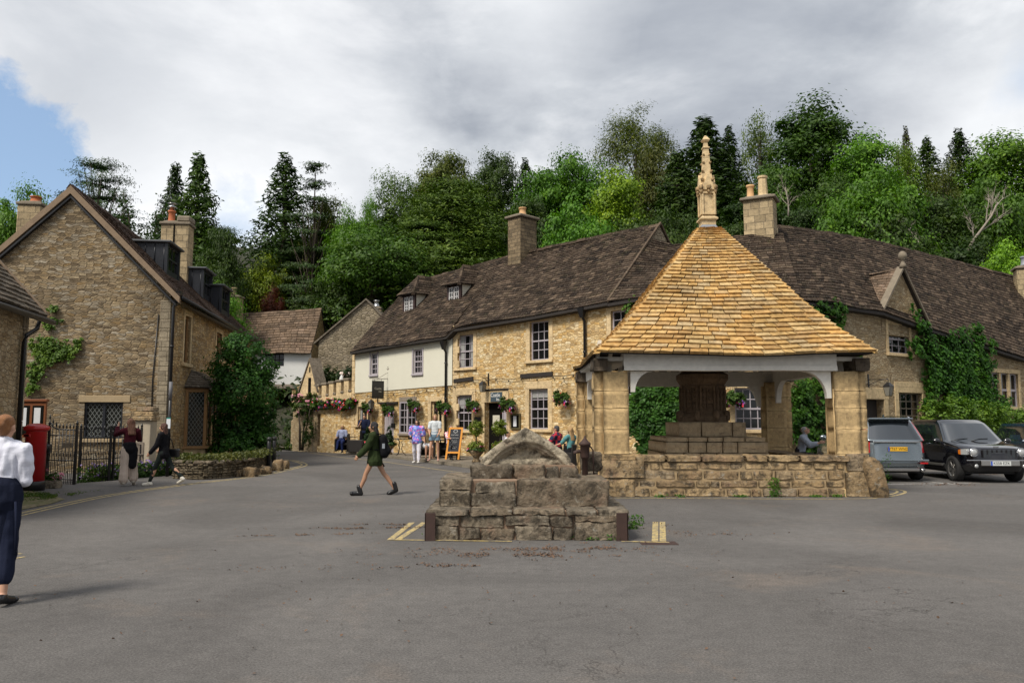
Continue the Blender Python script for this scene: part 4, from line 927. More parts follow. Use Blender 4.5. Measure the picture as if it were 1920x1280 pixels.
for (px0, px1, ytop, ybot, dep, pots, wy) in ((304, 360, 420, 505, 33.5, [(-.27, 0, .5, .15, 'terra')], .75),):
    c0 = at((px0+px1)/2, (ytop+ybot)/2, dep); zt_ = at(330, ytop, dep).z
    wv = (px1-px0)/F*dep*.9; ch_ = chimney(gh, (c0.x, c0.y), wv, wy, 6.5, zt_, R(6), 'chim', pots, .07)
    m = MB(); m.box(-wv/2+.62, wv/2+.05, -wy/2-.02, wy/2+.02, zt_+.005, zt_+.28, TR(c0.x, c0.y, 0, R(6)), bev=.06); m.build('raised_cap', M['ridge'], ch_)
    m = MB(); m.box(-.06, .0, -wy/2-.02, -wy/2+.05, zt_-1.5, zt_-.12, TR(c0.x, c0.y, 0, R(6))); m.build('joint', M['dark'], ch_)
    m = MB(); x = TR(c0.x, c0.y, 0, R(6)) @ Matrix.Translation((-.27, 0, zt_+.5)); m.lathe([(.11, 0), (.11, .2), (.19, .2), (.19, .23), (.05, .3), (.2, .36), (.2, .38), (.02, .42)], x, 12); m.build('flue_cowl', M['steel'], ch_)
c0 = at(62, 420, 31); zt_ = at(62, 384, 31).z
ch_ = chimney(gh, (c0.x, c0.y), .85, .85, 6.0, zt_, R(8), 'chim', [(.05, 0, .26, .2, 'terra')], .06)
# ------------------------------------------------------------------ near house fragment at the left edge
K0 = at(46, 700, 19.6); W0 = Wall((K0.x, K0.y), (-.2, .98), (.98, .2)); W0.O.z = 0
nh = thing('corner_house', 'corner of a nearer stone house with a mossy tiled roof at the far left edge', 'house', (K0.x, K0.y, 0))
zE0 = Z(W0, 46, 592); m = MB(); facade(m, W0, -8.5, 0, 0, lambda u: zE0-.04*u*0, [], .2); m.quad(W0.P(0, 0), W0.P(0, zE0), W0.P(0, zE0, -6), W0.P(0, 0, -6)); m.build('wall', M['buff_rubble'], nh)
m = MB(); z = 0; i = 0
while z < zE0-.3: m.box(-.30 if i % 2 else -.24, .0, -.25, .03+.004*(i % 2), z+.004, z+.55, W0.M(), bev=.01); z += .555; i += 1
m.build('quoins', M['quoin'], nh)
e0 = W0.P(.15, zE0+.02, .35); e1 = W0.P(-8.5, zE0+.02, .35); vg = rp(0, 500, e0, W0.r); kk = (vg-e0); rd0 = e0+kk*1.9; rd1 = rd0-W0.r*8.6
m = MB(); tiles(m, polyfn([(0, e1), (1, e0)], [(0, rd1), (1, rd0)]), 15, .34, .045, 71, .02); m.build('roof', [M['roof_grey'], M['blacktimber']], nh, merge=False)
m = MB(); f = W0.r*.12; g_ = Vector((0, 0, .14)); m.hull([e0+g_, e0+f+g_, e0+f-g_*.6, e0-g_*.6], [rd0+g_, rd0+f+g_, rd0+f-g_*.6, rd0-g_*.6]); m.build('verge', M['verge'], nh)
m = MB(); m.tube([e0+Vector((.05, .25, -.1)), e1+Vector((.05, 0, -.1))], .075, 8); m.build('gutter', M['black'], nh)
m = MB(); pu = U(W0, 33, 700); zz = Z(W0, 33, 612); m.tube([W0.P(pu, 0, .1), W0.P(pu, zz-.35, .1), W0.P(pu, zz-.2, .14), W0.P(pu+.25, zz, .28), W0.P(pu+.3, zE0, .33)], .055, 8); m.build('downpipe', M['black'], nh)
# ------------------------------------------------------------------ far houses
YB = 60
bh = thing('arched_house', 'whitewashed house with a brown tiled roof bridging the lane behind the bush', 'house', (at(520, 800, YB).x, YB, 0))
def A(px, py, Y=YB): return at(px, py, Y)
m = MB(); zg = .3
zt = A(540, 662).z; zb = A(540, 720).z; x0, x1 = A(425, 700).x, A(583, 690).x; xp = A(547, 760).x
ww0, ww1, wz0, wz1 = A(497, 690).x, A(532, 690).x, A(520, 686).z, A(520, 663).z
m.quad(Vector((x0, YB, zb)), Vector((x1, YB, zb)), Vector((x1, YB, wz0)), Vector((x0, YB, wz0))); m.quad(Vector((x0, YB, wz0)), Vector((ww0, YB, wz0)), Vector((ww0, YB, zt+.2)), Vector((x0, YB, zt+.2))); m.quad(Vector((ww1, YB, wz0)), Vector((x1, YB, wz0)), Vector((x1, YB, zt+.2)), Vector((ww1, YB, zt+.2)))
m.build('white_wall', M['whitewash'], bh)
wb = Wall((0, YB), (1, 0), (0, -1)); window(bh, wb, ww0, ww1, wz0, wz1, 4, 2, .12, .06, .06, 'blacktimber', False)
m = MB(); m.box(x0, xp+.3, YB-.12, YB+.3, zb-.35, zb-.02, bev=.04); m.build('beam', M['greywood'], bh)
m = MB(); m.box(xp, x1, YB-.02, YB+5.5, -.2, zb); m.box(x0-8, A(505, 700).x, YB+.02, YB+5.5, -.2, zb); m.box(x1-.25, x1, YB+.05, YB+5.5, zb, zt)
rz = A(515, 581, YB+2.8).z; m.hull([Vector((x1-.25, YB, zt)), Vector((x1-.25, YB+5.6, zt)), Vector((x1-.25, YB+2.8, rz-.1))], [Vector((x1, YB, zt)), Vector((x1, YB+5.6, zt)), Vector((x1, YB+2.8, rz-.1))]); m.build('stone_wall', M['side_rubble'], bh)
m = MB(); eA, eB = Vector((x0-3, YB-.4, zt-.05)), Vector((x1+.05, YB-.4, zt-.05)); rA, rB = Vector((x0-3, YB+2.8, rz-.35)), Vector((x1+.05, YB+2.8, rz+.1))
tiles(m, polyfn([(0, eA), (1, eB)], [(0, rA), (.55, rA.lerp(rB, .5)+Vector((0, 0, -.12))), (1, rB)]), 17, .42, .05, 81, .05); m.quad(rA, rB, rB+Vector((0, 3, -3.2)), rA+Vector((0, 3, -3.2)), 1); ridgecaps(m, [rA, rA.lerp(rB, .5)+Vector((0, 0, -.12)), rB], .5, .2); m.build('roof', [M['roof_brown'], M['blacktimber']], bh, merge=False)
c0 = A(438, 570, YB-1); chimney(bh, (c0.x, c0.y), 1.15, .9, 6, A(438, 556, YB-1).z, 0, 'chim', [(0, 0, .6, .2, 'chim')], .1)
m = MB(); m.box(-1.3, -.7, 0, .9, 8.6, 9.1, TR(c0.x+1.7, c0.y-.6, 0)); 
sg = thing('rubble_gable_house', 'old grey rubble house gable rising behind the battlemented wall', 'house', (at(655, 800, 51).x, 51, 0))
m = MB(); Y = 51; ap = at(687, 563, Y); eL = at(598, 640, Y); lo = at(594, 700, Y); rr = at(760, 640, Y)
m.poly([Vector((eL.x-.2, Y, 0)), Vector((rr.x, Y, 0)), rr, ap, eL]); m.quad(Vector((eL.x-.2, Y, 0)), eL, eL+Vector((0, 9, 0)), Vector((eL.x-.2, Y+9, 0))); m.build('gable_wall', M['old_rubble'], sg)
m = MB(); z9 = Vector((0, 0, .12))
for a, b in ((eL-Vector((.3, 0, .2)), ap), (ap, rr)): m.hull([a+Vector((0, -.15, 0)), a+Vector((0, 9, 0)), a+Vector((0, 9, 0))+z9, a+Vector((0, -.15, 0))+z9], [b+Vector((0, -.15, 0)), b+Vector((0, 9, 0)), b+Vector((0, 9, 0))+z9, b+Vector((0, -.15, 0))+z9])
m.build('roof', M['roof_grey'], sg)
c0 = at(706, 583, 55); chimney(sg, (c0.x, c0.y), .7, .6, 6, at(706, 577, 55).z, 0, 'chim', [(0, 0, .45, .2, 'steel')], .05)
# ------------------------------------------------------------------ battlemented wall and little gabled porch left of the inn
bw_ = thing('battlemented_wall', 'low honey stone wall with pale battlements joining the inn to the gabled porch', 'wall', WP.P(uL, 0))
u0 = U(WP, 583, 780); m = MB(); zlow = lambda u: lerp(Z(WP, 583, 765), Z(WP, 658, 752), (u-u0)/(uL-u0))
facade(m, WP, u0, uL, 0, zlow, [opn(WP, 588, 775, 601, 836)], .4); m.build('wall', M['honey'], bw_)
m = MB(); n = 5
for i in range(n):
    a = lerp(u0+.4, uL, i/n); b = lerp(u0+.4, uL, (i+.62)/n); c = lerp(u0+.4, uL, (i+1)/n); zl = zlow(a)
    m.box(a, c, -.3, .05, zl, zl+.55, WP.M()); m.box(a, b, -.3, .054, zl+.55, zl+1.15, WP.M(), bev=.01)
m.build('battlement', M['dress'], bw_)
m = MB()
for i in range(n):
    a = lerp(u0+.4, uL, i/n); b = lerp(u0+.4, uL, (i+.62)/n); c = lerp(u0+.4, uL, (i+1)/n); zl = zlow(a)
    m.box(a-.05, b+.05, -.35, .1, zl+1.15, zl+1.27, WP.M(), bev=.02); m.box(b, c, -.35, .1, zl+.55, zl+.66, WP.M(), bev=.02); m.box(a, c, -.2, .12, zl-.1, zl+.01, WP.M(), bev=.02)
m.build('coping', M['ridge'], bw_)
po = thing('gabled_porch', 'small steep stone gable with a pierced opening at the end of the battlements', 'porch', WP.P(u0-.9, 0))
ua, ub = U(WP, 563, 740), U(WP, 597, 740); za = Z(WP, 580, 742); zap = Z(WP, 585, 676); um = U(WP, 586, 676)-.1
m = MB(); m.hull([WP.P(ua, za, .1), WP.P(ub, za, .1), WP.P(um, zap, .1)], [WP.P(ua, za, -.45), WP.P(ub, za, -.45), WP.P(um, zap, -.45)]); m.build('gable', M['dress'], po)
m = MB(); m.box(ua-.7, ub, -1.2, .05, -.1, za, WP.M(), bev=.05); m.box(ua-1.2, ua-.6, -1, -.1, -.1, za-1.3, WP.M(), bev=.1); m.build('base', M['buff_rubble'], po)
m = MB()
for (p, q2) in (((ua-.1, za-.05), (um, zap+.03)), ((ub+.12, za+.15), (um, zap+.03))): m.hull([WP.P(p[0], p[1], .16), WP.P(p[0], p[1]+.13, .16), WP.P(p[0], p[1]+.13, -.55), WP.P(p[0], p[1], -.55)], [WP.P(q2[0], q2[1], .16), WP.P(q2[0], q2[1]+.13, .16), WP.P(q2[0], q2[1]+.13, -.55), WP.P(q2[0], q2[1], -.55)])
m.build('roof_slab', M['roof_grey'], po)
m = MB(); m.box(um-.12, um+.18, .1, .11, za+.1, za+1.0, WP.M()); m.box(um-.05, um+.08, .1, .11, za+1.3, za+1.6, WP.M()); m.build('opening', M['dark'], po)
# ================================================================== market cross
XC, YC = 4.92, 20.5; HE = 3.08; ZE = 3.13; ZT = 6.62
mc = thing('market_cross', 'open stone market cross shelter with a golden stone pyramid roof and carved pinnacle', 'market cross', (XC, YC, 0))
def roughbox(mb, x0, x1, y0, y1, z0, z1, M=I4, mi=0, seg=.09, amp=.025, seed=0, rnd=.04, fr=3.5):
    "a worked stone: dense box with worn edges and an uneven face"
    nx_, ny_, nz_ = [max(2, min(26, int((b-a)/seg))) for a, b in ((x0, x1), (y0, y1), (z0, z1))]
    idx = {}; vs = []; fs = []
    c = Vector(((x0+x1)/2, (y0+y1)/2, (z0+z1)/2)); h = Vector(((x1-x0)/2, (y1-y0)/2, (z1-z0)/2))
    def V(i, j, k):
        if (i, j, k) in idx: return idx[(i, j, k)]
        p = Vector((lerp(x0, x1, i/nx_), lerp(y0, y1, j/ny_), lerp(z0, z1, k/nz_)))
        q = p-c; r = min(rnd, min(h)*.8); inner = Vector([max(-h[a]+r, min(h[a]-r, q[a])) for a in range(3)]); dv = q-inner
        if dv.length > 0: q = inner+dv.normalized()*r
        wn = M @ (c+q); tb = abs(noise.noise(wn*fr*2.1+Vector((seed, 3, 0))))+.5*abs(noise.noise(wn*fr*4.7+Vector((0, seed, 3))))+.3*abs(noise.noise(wn*fr*9)); nn = -(q.normalized() if q.length > 0 else q)*(tb-.35)*.9+ Vector((noise.noise(wn*fr+Vector((seed, 0, 0))), noise.noise(wn*fr+Vector((0, seed+9, 0))), noise.noise(wn*fr+Vector((0, 0, seed+17)))))+.5*Vector((noise.noise(wn*fr*3), noise.noise(wn*fr*3+Vector((5, 5, 5))), noise.noise(wn*fr*3+Vector((9, 1, 2)))))
        vs.append(wn+nn*amp); idx[(i, j, k)] = len(vs)-1; return len(vs)-1
    for i in range(nx_):
        for j in range(ny_):
            for k in (0, nz_): fs.append((V(i, j, k), V(i+1, j, k), V(i+1, j+1, k), V(i, j+1, k)))
    for i in range(nx_):
        for k in range(nz_):
            for j in (0, ny_): fs.append((V(i, j, k), V(i+1, j, k), V(i+1, j, k+1), V(i, j, k+1)))
    for j in range(ny_):
        for k in range(nz_):
            for i in (0, nx_): fs.append((V(i, j, k), V(i, j+1, k), V(i, j+1, k+1), V(i, j, k+1)))
    mb.add(vs, fs, mi, True); return mb
def courses(mb, x0, x1, y0, y1, hs, z0, seed, wmin=.25, wmax=.75, mi=0, face='front', amp=.02, joint=.012):
    "courses of individual stones along x (front face) over depth y0..y1"
    r = rng(seed); z = z0
    for h in hs:
        x = x0
        while x < x1-.02:
            wd = r.uniform(wmin, wmax); xe = x+wd if x+wd < x1-wmin*.6 else x1
            split = h > .26 and r.random() < .35
            parts = [(z, z+h*.5), (z+h*.5, z+h)] if split else [(z, z+h)]
            for a, b in parts: roughbox(mb, x+joint/2, xe-joint/2, y0+r.uniform(-.02, .012), y1, a+joint/2, b-joint/2+r.uniform(-.006, .006), I4, mi, .075, amp, r.uniform(0, 99), .03)
            x = xe
        z += h
YF = YC-2.72; HX = 3.0                      # front face of the plinth wall
# plinth walls (front, left side gap, right side, back)
m = MB(); courses(m, XC-3.0, XC-2.2, YF+4.9, YF+5.3, [.25, .25, .26], 0, 6); m.build('plinth_wall', M['wallstone'], mc, merge=False)
m = MB(); courses(m, XC-.2, XC+2.5, YF+5.0, YF+5.4, [.25, .25, .26], 0, 7); m.build('plinth_wall', M['wallstone'], mc, merge=False)
m = MB(); courses(m, XC-2.55, XC+2.42, YF, YF+.42, [.2, .17, .22, .17], 0, 5, .22, .95, amp=.020, joint=.03); m.box(XC-2.6, XC+2.45, YF+.030, YF+.40, 0, .76, mi=1)
pw = m.build('plinth_wall', [M['wallstone'], M['mortar']], mc, merge=False)
m = MB(); x = XC-2.2; r = rng(3)
while x < XC+2.5:
    xe = min(XC+2.55, x+r.uniform(.5, 1.25)); xe = XC+2.55 if XC+2.55-xe < .3 else xe
    roughbox(m, x+.004, xe-.004, YF-.05, YF+.5, .765, .905, seg=.06, amp=.022, seed=r.random()*50, rnd=.05); x = xe
roughbox(m, XC+2.4-.5, XC+2.55, YF+.5, YF+5.2, .70, .86, seg=.12, amp=.015)
m.build('coping', M['wallstone'], pw, merge=False)
# pillars
def pillar(x, y, zb, side, front, label=None, dark=False):
    m = MB(); s = .56; r = rng(int(x*31+y))
    z = zb; i = 0
    hs = [.34, .38, .42, .36, .30, .34]; tot = ZE-.36-zb; k = tot/sum(hs)
    for h in hs:
        h *= k; roughbox(m, x-s/2, x+s/2, y-s/2, y+s/2, z+.0015, z+h-.0015, amp=.010, seed=r.random()*60, rnd=.012, seg=.08)
        xo = x-side*(s/2+.09) ; roughbox(m, xo-.115, xo+.115, y-front*(.02)-.16, y-front*.02+.30, z+.002, z+h-.002, amp=.014, seed=r.random()*60, rnd=.015, seg=.08)
        z += h
    for a in (-1, 1): m.cyl((x+side*(s/2-.02), y+a*.22, zb+.3), (x+side*(s/2-.02), y+a*.22, ZE-.75), .035, 8)
    roughbox(m, x-s/2-.05, x+s/2+.05, y-s/2-.05, y+s/2+.05, zb-.02, zb+.2, amp=.02, seed=4, rnd=.06)
    p = m.build('pillar', M['pillar'], mc, merge=False)
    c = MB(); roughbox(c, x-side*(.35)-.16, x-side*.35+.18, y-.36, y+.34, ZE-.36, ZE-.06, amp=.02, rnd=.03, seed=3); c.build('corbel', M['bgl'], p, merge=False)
    return p
xl, xr, yf, yb_ = XC-2.60, XC+2.56, YF+.32, YF+5.1
pillar(xl, yf, .0, 1, 1); pillar(xr, yf, .0, -1, 1); pillar(xl+.02, yb_, 0, 1, -1); pillar(xr-.0, yb_, 0, -1, -1)
m = MB()
roughbox(m, XC-2.98, XC-2.0, YF-.04, YF+.6, .42, .80, amp=.006, seed=3, rnd=.02); roughbox(m, XC-3.0, XC-2.02, YF-.0, YF+.6, .80, .93, amp=.015, seed=2, rnd=.03); roughbox(m, XC-3.02, XC-2.2, YF-.02, YF+.5, .0, .42, amp=.03, seed=9, rnd=.04); m.build('pillar_base', M['wallstone'], mc, merge=False); m = MB()
roughbox(m, XC+2.42, XC+3.02, YF-.03, YF+.7, 0, .55, amp=.02, seed=12, rnd=.04); roughbox(m, XC+2.46, XC+2.98, YF-.01, YF+.7, .55, .95, amp=.02, seed=14, rnd=.04)
m.build('pillar_base', M['wallstone'], mc, merge=False)
# leaning guard stone at the right corner and small one at the left
m = MB()
def boulder(mb, c, r, seed, flat=.0, n=16, amp=.16, M=I4, mi=0):
    vs = []; fs = []; mm = n//2
    for j in range(mm+1):
        th = math.pi*j/mm
        for k in range(n):
            q = 2*math.pi*k/n; d = Vector((math.sin(th)*math.cos(q), math.sin(th)*math.sin(q), math.cos(th)))
            e = Vector([abs(x)**.62*(1 if x > 0 else -1) for x in d]); s = 1+amp*noise.noise(d*1.7+Vector((seed, seed*2, 0)))+amp*.5*noise.noise(d*4+Vector((seed, 0, 0)))
            p = Vector((e.x*r[0]*s, e.y*r[1]*s, e.z*r[2]*s)); vs.append(M @ (Vector(c)+p))
    for j in range(mm):
        for k in range(n): fs.append((j*n+k, (j+1)*n+k, (j+1)*n+(k+1) % n, j*n+(k+1) % n))
    mb.add(vs, fs, mi, True)
gs = thing('guard_stone', 'tall leaning boulder guarding the right corner of the market cross', 'boulder', (XC+3.25, YF-.1, 0))
m = MB(); X_ = TR(XC+3.10, YF-.02, 0) @ Matrix(((1, 0, -.22, 0), (0, 1, 0, 0), (0, 0, 1, 0), (0, 0, 0, 1))); boulder(m, (0.06, 0, .36), (.20, .20, .52), 3, n=22, M=X_); m.build('stone', M['wallstone'], gs, merge=False)
gs2 = thing('guard_stone', 'short rounded upright stone beside the pump at the left corner of the cross', 'boulder', (XC-3.22, YF-.35, 0))
m = MB(); roughbox(m, XC-3.42, XC-3.06, YF-.55, YF-.15, 0, .74, amp=.03, rnd=.1, seed=31); m.build('stone', M['wellstone'], gs2, merge=False)
# eave beams, braces, rafters
z0, z1 = ZE-.36, ZE-.06
def beam(a, b, dz0, dz1, th, mi=0):
    m = MB()
    a, b = Vector(a), Vector(b); t = (b-a).normalized(); s_ = Vector((-t.y, t.x, 0))*th/2; N = 10
    prev = None
    for i in range(N+1):
        p = a.lerp(b, i/N); w = Vector((0, 0, noise.noise(p*1.1)*.015)); cur_ = [p+s_+w+Vector((0, 0, dz0)), p-s_+w+Vector((0, 0, dz0)), p-s_+w+Vector((0, 0, dz1)), p+s_+w+Vector((0, 0, dz1))]
        if prev: m.hull(prev, cur_, mi)
        prev = cur_
    m.build('eave_beam', M['oldwhite'], mc, merge=False)
beam((XC-2.42, yf-.22, 0), (XC+2.34, yf-.22, 0), z0+.03, ZE+.02, .24); beam((XC-2.42, yf-.25, 0), (XC+2.34, yf-.25, 0), z0+.01, z0+.12, .24)
beam((XC-2.72, yf+.35, 0), (XC-2.72, yb_-.3, 0), z0, z1, .22); beam((xr+.12, yf+.35, 0), (xr+.02, yb_-.3, 0), z0, z1, .22)
beam((XC-2.75, yb_, 0), (XC+2.80, yb_, 0), z0-.12, z1, .2)
def brace(x, y, sx, dirx=1, diry=0, zz=z0, L=.72, Hh=.9, name='brace'):
    m = MB(); pts = []; n = 10
    for i in range(n+1):
        a = math.pi/2*i/n; pts.append((L*(1-math.cos(a))*1.0, -Hh*(1-math.sin(a))))     # concave curve
    prof = [(0, .0), (0, -Hh)]+[(L-L*math.cos(math.pi/2*i/n)*1.0+.0, -Hh+Hh*math.sin(math.pi/2*i/n)) for i in range(n+1)]
    prof = [(0, 0), (0, -Hh), (.10, -Hh)]+[(.10+(L-.10)*(1-math.cos(math.pi/2*i/n)), -Hh+(Hh)*math.sin(math.pi/2*i/n)) for i in range(1, n+1)]
    def Q(p, o): return Vector((x+sx*p[0]*dirx-o*diry, y+sx*p[0]*diry+o*dirx, zz+p[1]))
    A = [Q(p, -.07) for p in prof]; B = [Q(p, .07) for p in prof]; N = len(prof)
    fs = []
    for i in range(1, N-1): fs.append((0, i, i+1)); fs.append((N, N+i+1, N+i))
    fs += [(i, (i+1) % N, N+(i+1) % N, N+i) for i in range(N)]
    m.add(A+B, fs); return m.build(name, M['oldwhite'], mc)
brace(XC-2.26, yf-.16, 1, Hh=.46, L=.50); brace(XC+2.24, yf-.16, -1, Hh=.60, L=.62)
brace(XC-2.72, yf+.35, 1, 0, 1, Hh=.5, L=.6); brace(XC-2.72, yb_-.3, -1, 0, 1, Hh=.5, L=.6); brace(XC-2.2, yb_, 1, Hh=.5, L=.6); brace(XC+2.2, yb_, -1, Hh=.7, L=.7); brace(xr, yb_-.4, -1, 0, 1, Hh=.6, L=.7)
m = MB()
for i in range(15):
    x = XC-2.5+5*i/14
    m.hull([Vector((x-.05, yb_+.3, ZE-.1)), Vector((x+.05, yb_+.3, ZE-.1)), Vector((x+.05, yb_+.3, ZE)), Vector((x-.05, yb_+.3, ZE))], [Vector((x-.05, yb_-1, ZE+.65)), Vector((x+.05, yb_-1, ZE+.65)), Vector((x+.05, yb_-1, ZE+.75)), Vector((x-.05, yb_-1, ZE+.75))])
for i in range(14): y = YF+.2+5*i/13; m.box(XC-3.0, XC-2.2, y-.05, y+.05, ZE-.12, ZE-.03); m.box(XC+2.2, XC+3.0, y-.05, y+.05, ZE-.12, ZE-.03)
m.build('rafters', M['oldwhite'], mc)
# golden roof, bell-cast at the eaves
WT = .27
def half(t):      # half width at height fraction t, fitted to the roofline
    return np.interp(t, [0, .05, .11, .2, .32, .47, .64, .8, .92, 1.0], [HE, HE-.42, HE-.80, HE-1.22, HE-1.64, HE-2.00, 1.02*.80, .56, .37, WT])
half = lambda t: float(np.interp(t, [0, .08, .15, .235, .31, .39, .68, .875, 1.0], [3.08, 2.78, 2.52, 2.25, 2.04, 1.81, 1.09, .58, .27]))
def face(a):      # a = rotation of the face
    ca, sa = math.cos(a), math.sin(a)
    def P(s, t):
        h = half(t); x = (2*s-1)*h; y = -h
        return Vector((XC+.21*t+x*ca-y*sa, YC+x*sa+y*ca, ZE+(ZT-ZE)*t+.045*(1-t)*math.cos(math.pi*(s-.5)*2)*-.6))
    return P
m = MB()
for k in range(4):
    P = face(k*math.pi/2)
    # uniform courses along the slope
    ts = [i/200 for i in range(201)]; L = [0]
    for a, b in zip(ts, ts[1:]): L.append(L[-1]+(P(.5, b)-P(.5, a)).length)
    inv = lambda q, L=L: float(np.interp(q*L[-1], L, ts))
    tiles(m, lambda s, t, P=P: P(s, inv(t)), 38, lambda q: .36-.22*q, .050, 90+k, .02, 1.35)
rf = m.build('roof', [M['roof_gold'], M['blacktimber']], mc, merge=False)
for k in range(4):
    m = MB(); P = face(k*math.pi/2); pts = [P(1, t) for t in [i/22 for i in range(23)]]; r = rng(k)
    for a, b in zip(pts, pts[1:]):
        o = Vector((0, 0, .05)); d_ = (b-a).normalized(); sd_ = d_.cross(Vector((0, 0, 1))).normalized()*.09
        m.hull([a+sd_-o*.5, a+o+Vector((0, 0, r.uniform(0, .015))), a-sd_-o*.5], [b+sd_-o*.7, b+o*.7, b-sd_-o*.7])
    m.build('hip_tiles', M['roof_gold'], rf)
m = MB(); X_ = TR(XC+.21, YC, 0, math.pi/4); m.lathe([(.46, ZT-.09), (.40, ZT-.02), (.27, ZT+.09), (.24, ZT+.16)], X_, 4, smooth=False); m.build('lead_cap', M['leadpale'], mc)
# pinnacle
px_, py_ = XC+.21, YC
m = MB(); Xs = TR(px_, py_, 0, math.pi/4); q2 = math.sqrt(2)
def sq(r, z): return (r*q2, z)
m.lathe([sq(.18, ZT+.1), sq(.18, ZT+.24), sq(.23, ZT+.27), sq(.23, ZT+.31), sq(.165, ZT+.36), sq(.165, ZT+1.02), sq(.18, ZT+1.04), sq(.18, ZT+1.12), sq(.15, ZT+1.2)], Xs, 4, smooth=False)
zz = ZT+1.2; m.lathe([sq(.15, zz), sq(.11, zz+0.365), sq(.10, zz+0.392), sq(.08, zz+0.827), sq(.065, zz+1.000), sq(.09, zz+1.018), sq(.09, zz+1.044), sq(.055, zz+1.070), sq(.045, zz+1.183), sq(.085, zz+1.218), sq(.10, zz+1.253), sq(.06, zz+1.305), sq(.035, zz+1.349), sq(.01, zz+1.375)], Xs, 4, smooth=False)
pn = m.build('pinnacle', M['dress'], mc)
CK = ashlar('crocket_stone', (.36, .25, .13), .4, .4, .2)
for lvl, (z, r, s) in enumerate(((ZT+1.12, .20, .058), (zz+0.139, .16, .042), (zz+0.365, .125, .038), (zz+0.609, .10, .034), (zz+0.827, .08, .03))):
    for k in range(8 if lvl < 1 else 4):
        m = MB(); a = math.pi/4+k*(math.pi/4 if lvl < 1 else math.pi/2); c = Vector((px_+r*1.05*math.cos(a)*(1.25 if k % 2 == 0 and lvl < 1 else 1.1), py_+r*1.05*math.sin(a)*(1.25 if k % 2 == 0 and lvl < 1 else 1.1), z))
        boulder(m, c, (s, s, s*1.1), lvl*3+k, n=8, amp=.5)
        if lvl: boulder(m, c+Vector((math.cos(a)*s, math.sin(a)*s, s*.5)), (s*.6,)*3, k, n=6, amp=.5)
        else: boulder(m, c+Vector((0, 0, -.1)), (s*.7, s*.7, s), k+5, n=6, amp=.5)
        m.build('crocket', CK, pn)
m = MB()
for k in range(4):
    X = TR(px_, py_, 0, k*math.pi/2); m.hull([X @ Vector(p) for p in ((-.16, -.21, ZT+1.06), (.16, -.21, ZT+1.06), (0, -.21, ZT+1.5))], [X @ Vector(p) for p in ((-.16, -.1, ZT+1.06), (.16, -.1, ZT+1.06), (0, -.1, ZT+1.5))])
    for (a, b, c, d_) in ((-.175, -.13, ZT+.40, ZT+1.0), (.13, .175, ZT+.40, ZT+1.0), (-.13, .13, ZT+.40, ZT+.44), (-.13, .13, ZT+.96, ZT+1.0)): m.box(a, b, -.20, -.18, c, d_, X)
m.build('gablets', M['dress'], pn)
# shaft and steps under the roof
m = MB()
def octa(r, z0_, z1_, jit, seed):
    pts = [(r*math.cos(math.pi/8+k*math.pi/4), r*math.sin(math.pi/8+k*math.pi/4)) for k in range(8)]; m.prism(pts, z0_, z1_, TR(XC-.02, YC, 0))
r = rng(8)
for i, (hw, z0_, z1_) in enumerate(((1.26, .62, .90), (1.24, .90, 1.16), (1.20, 1.16, 1.28), (.84, 1.28, 1.64))):
    x = -hw
    while x < hw-.01:
        xe = min(hw, x+r.uniform(.35, .8)); xe = hw if hw-xe < .25 else xe
        roughbox(m, XC+x+.004, XC+xe-.004, YC-hw, YC+hw, z0_+.004, z1_-.004, amp=.012, seed=r.random()*50, rnd=.02, seg=.1); x = xe
roughbox(m, XC-1.9, XC+1.9, YC-1.9, YC+1.9, 0, .62, amp=.02, seed=1, rnd=.04, seg=.3)
st = m.build('steps', M['shade_stone'], mc, merge=False)
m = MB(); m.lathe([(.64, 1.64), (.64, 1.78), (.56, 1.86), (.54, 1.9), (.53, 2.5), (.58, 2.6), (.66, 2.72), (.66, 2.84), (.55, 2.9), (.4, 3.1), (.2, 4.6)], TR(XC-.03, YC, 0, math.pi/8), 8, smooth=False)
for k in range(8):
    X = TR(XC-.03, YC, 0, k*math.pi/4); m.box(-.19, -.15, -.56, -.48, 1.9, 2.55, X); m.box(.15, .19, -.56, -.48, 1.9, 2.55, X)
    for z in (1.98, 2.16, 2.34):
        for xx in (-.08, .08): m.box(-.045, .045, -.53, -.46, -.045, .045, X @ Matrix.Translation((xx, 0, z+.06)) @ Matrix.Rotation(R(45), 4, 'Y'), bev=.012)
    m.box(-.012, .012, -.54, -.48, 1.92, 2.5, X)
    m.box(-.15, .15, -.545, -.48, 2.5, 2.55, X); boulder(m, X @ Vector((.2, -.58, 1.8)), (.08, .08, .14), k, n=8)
m.build('carved_shaft', M['carved'], mc)

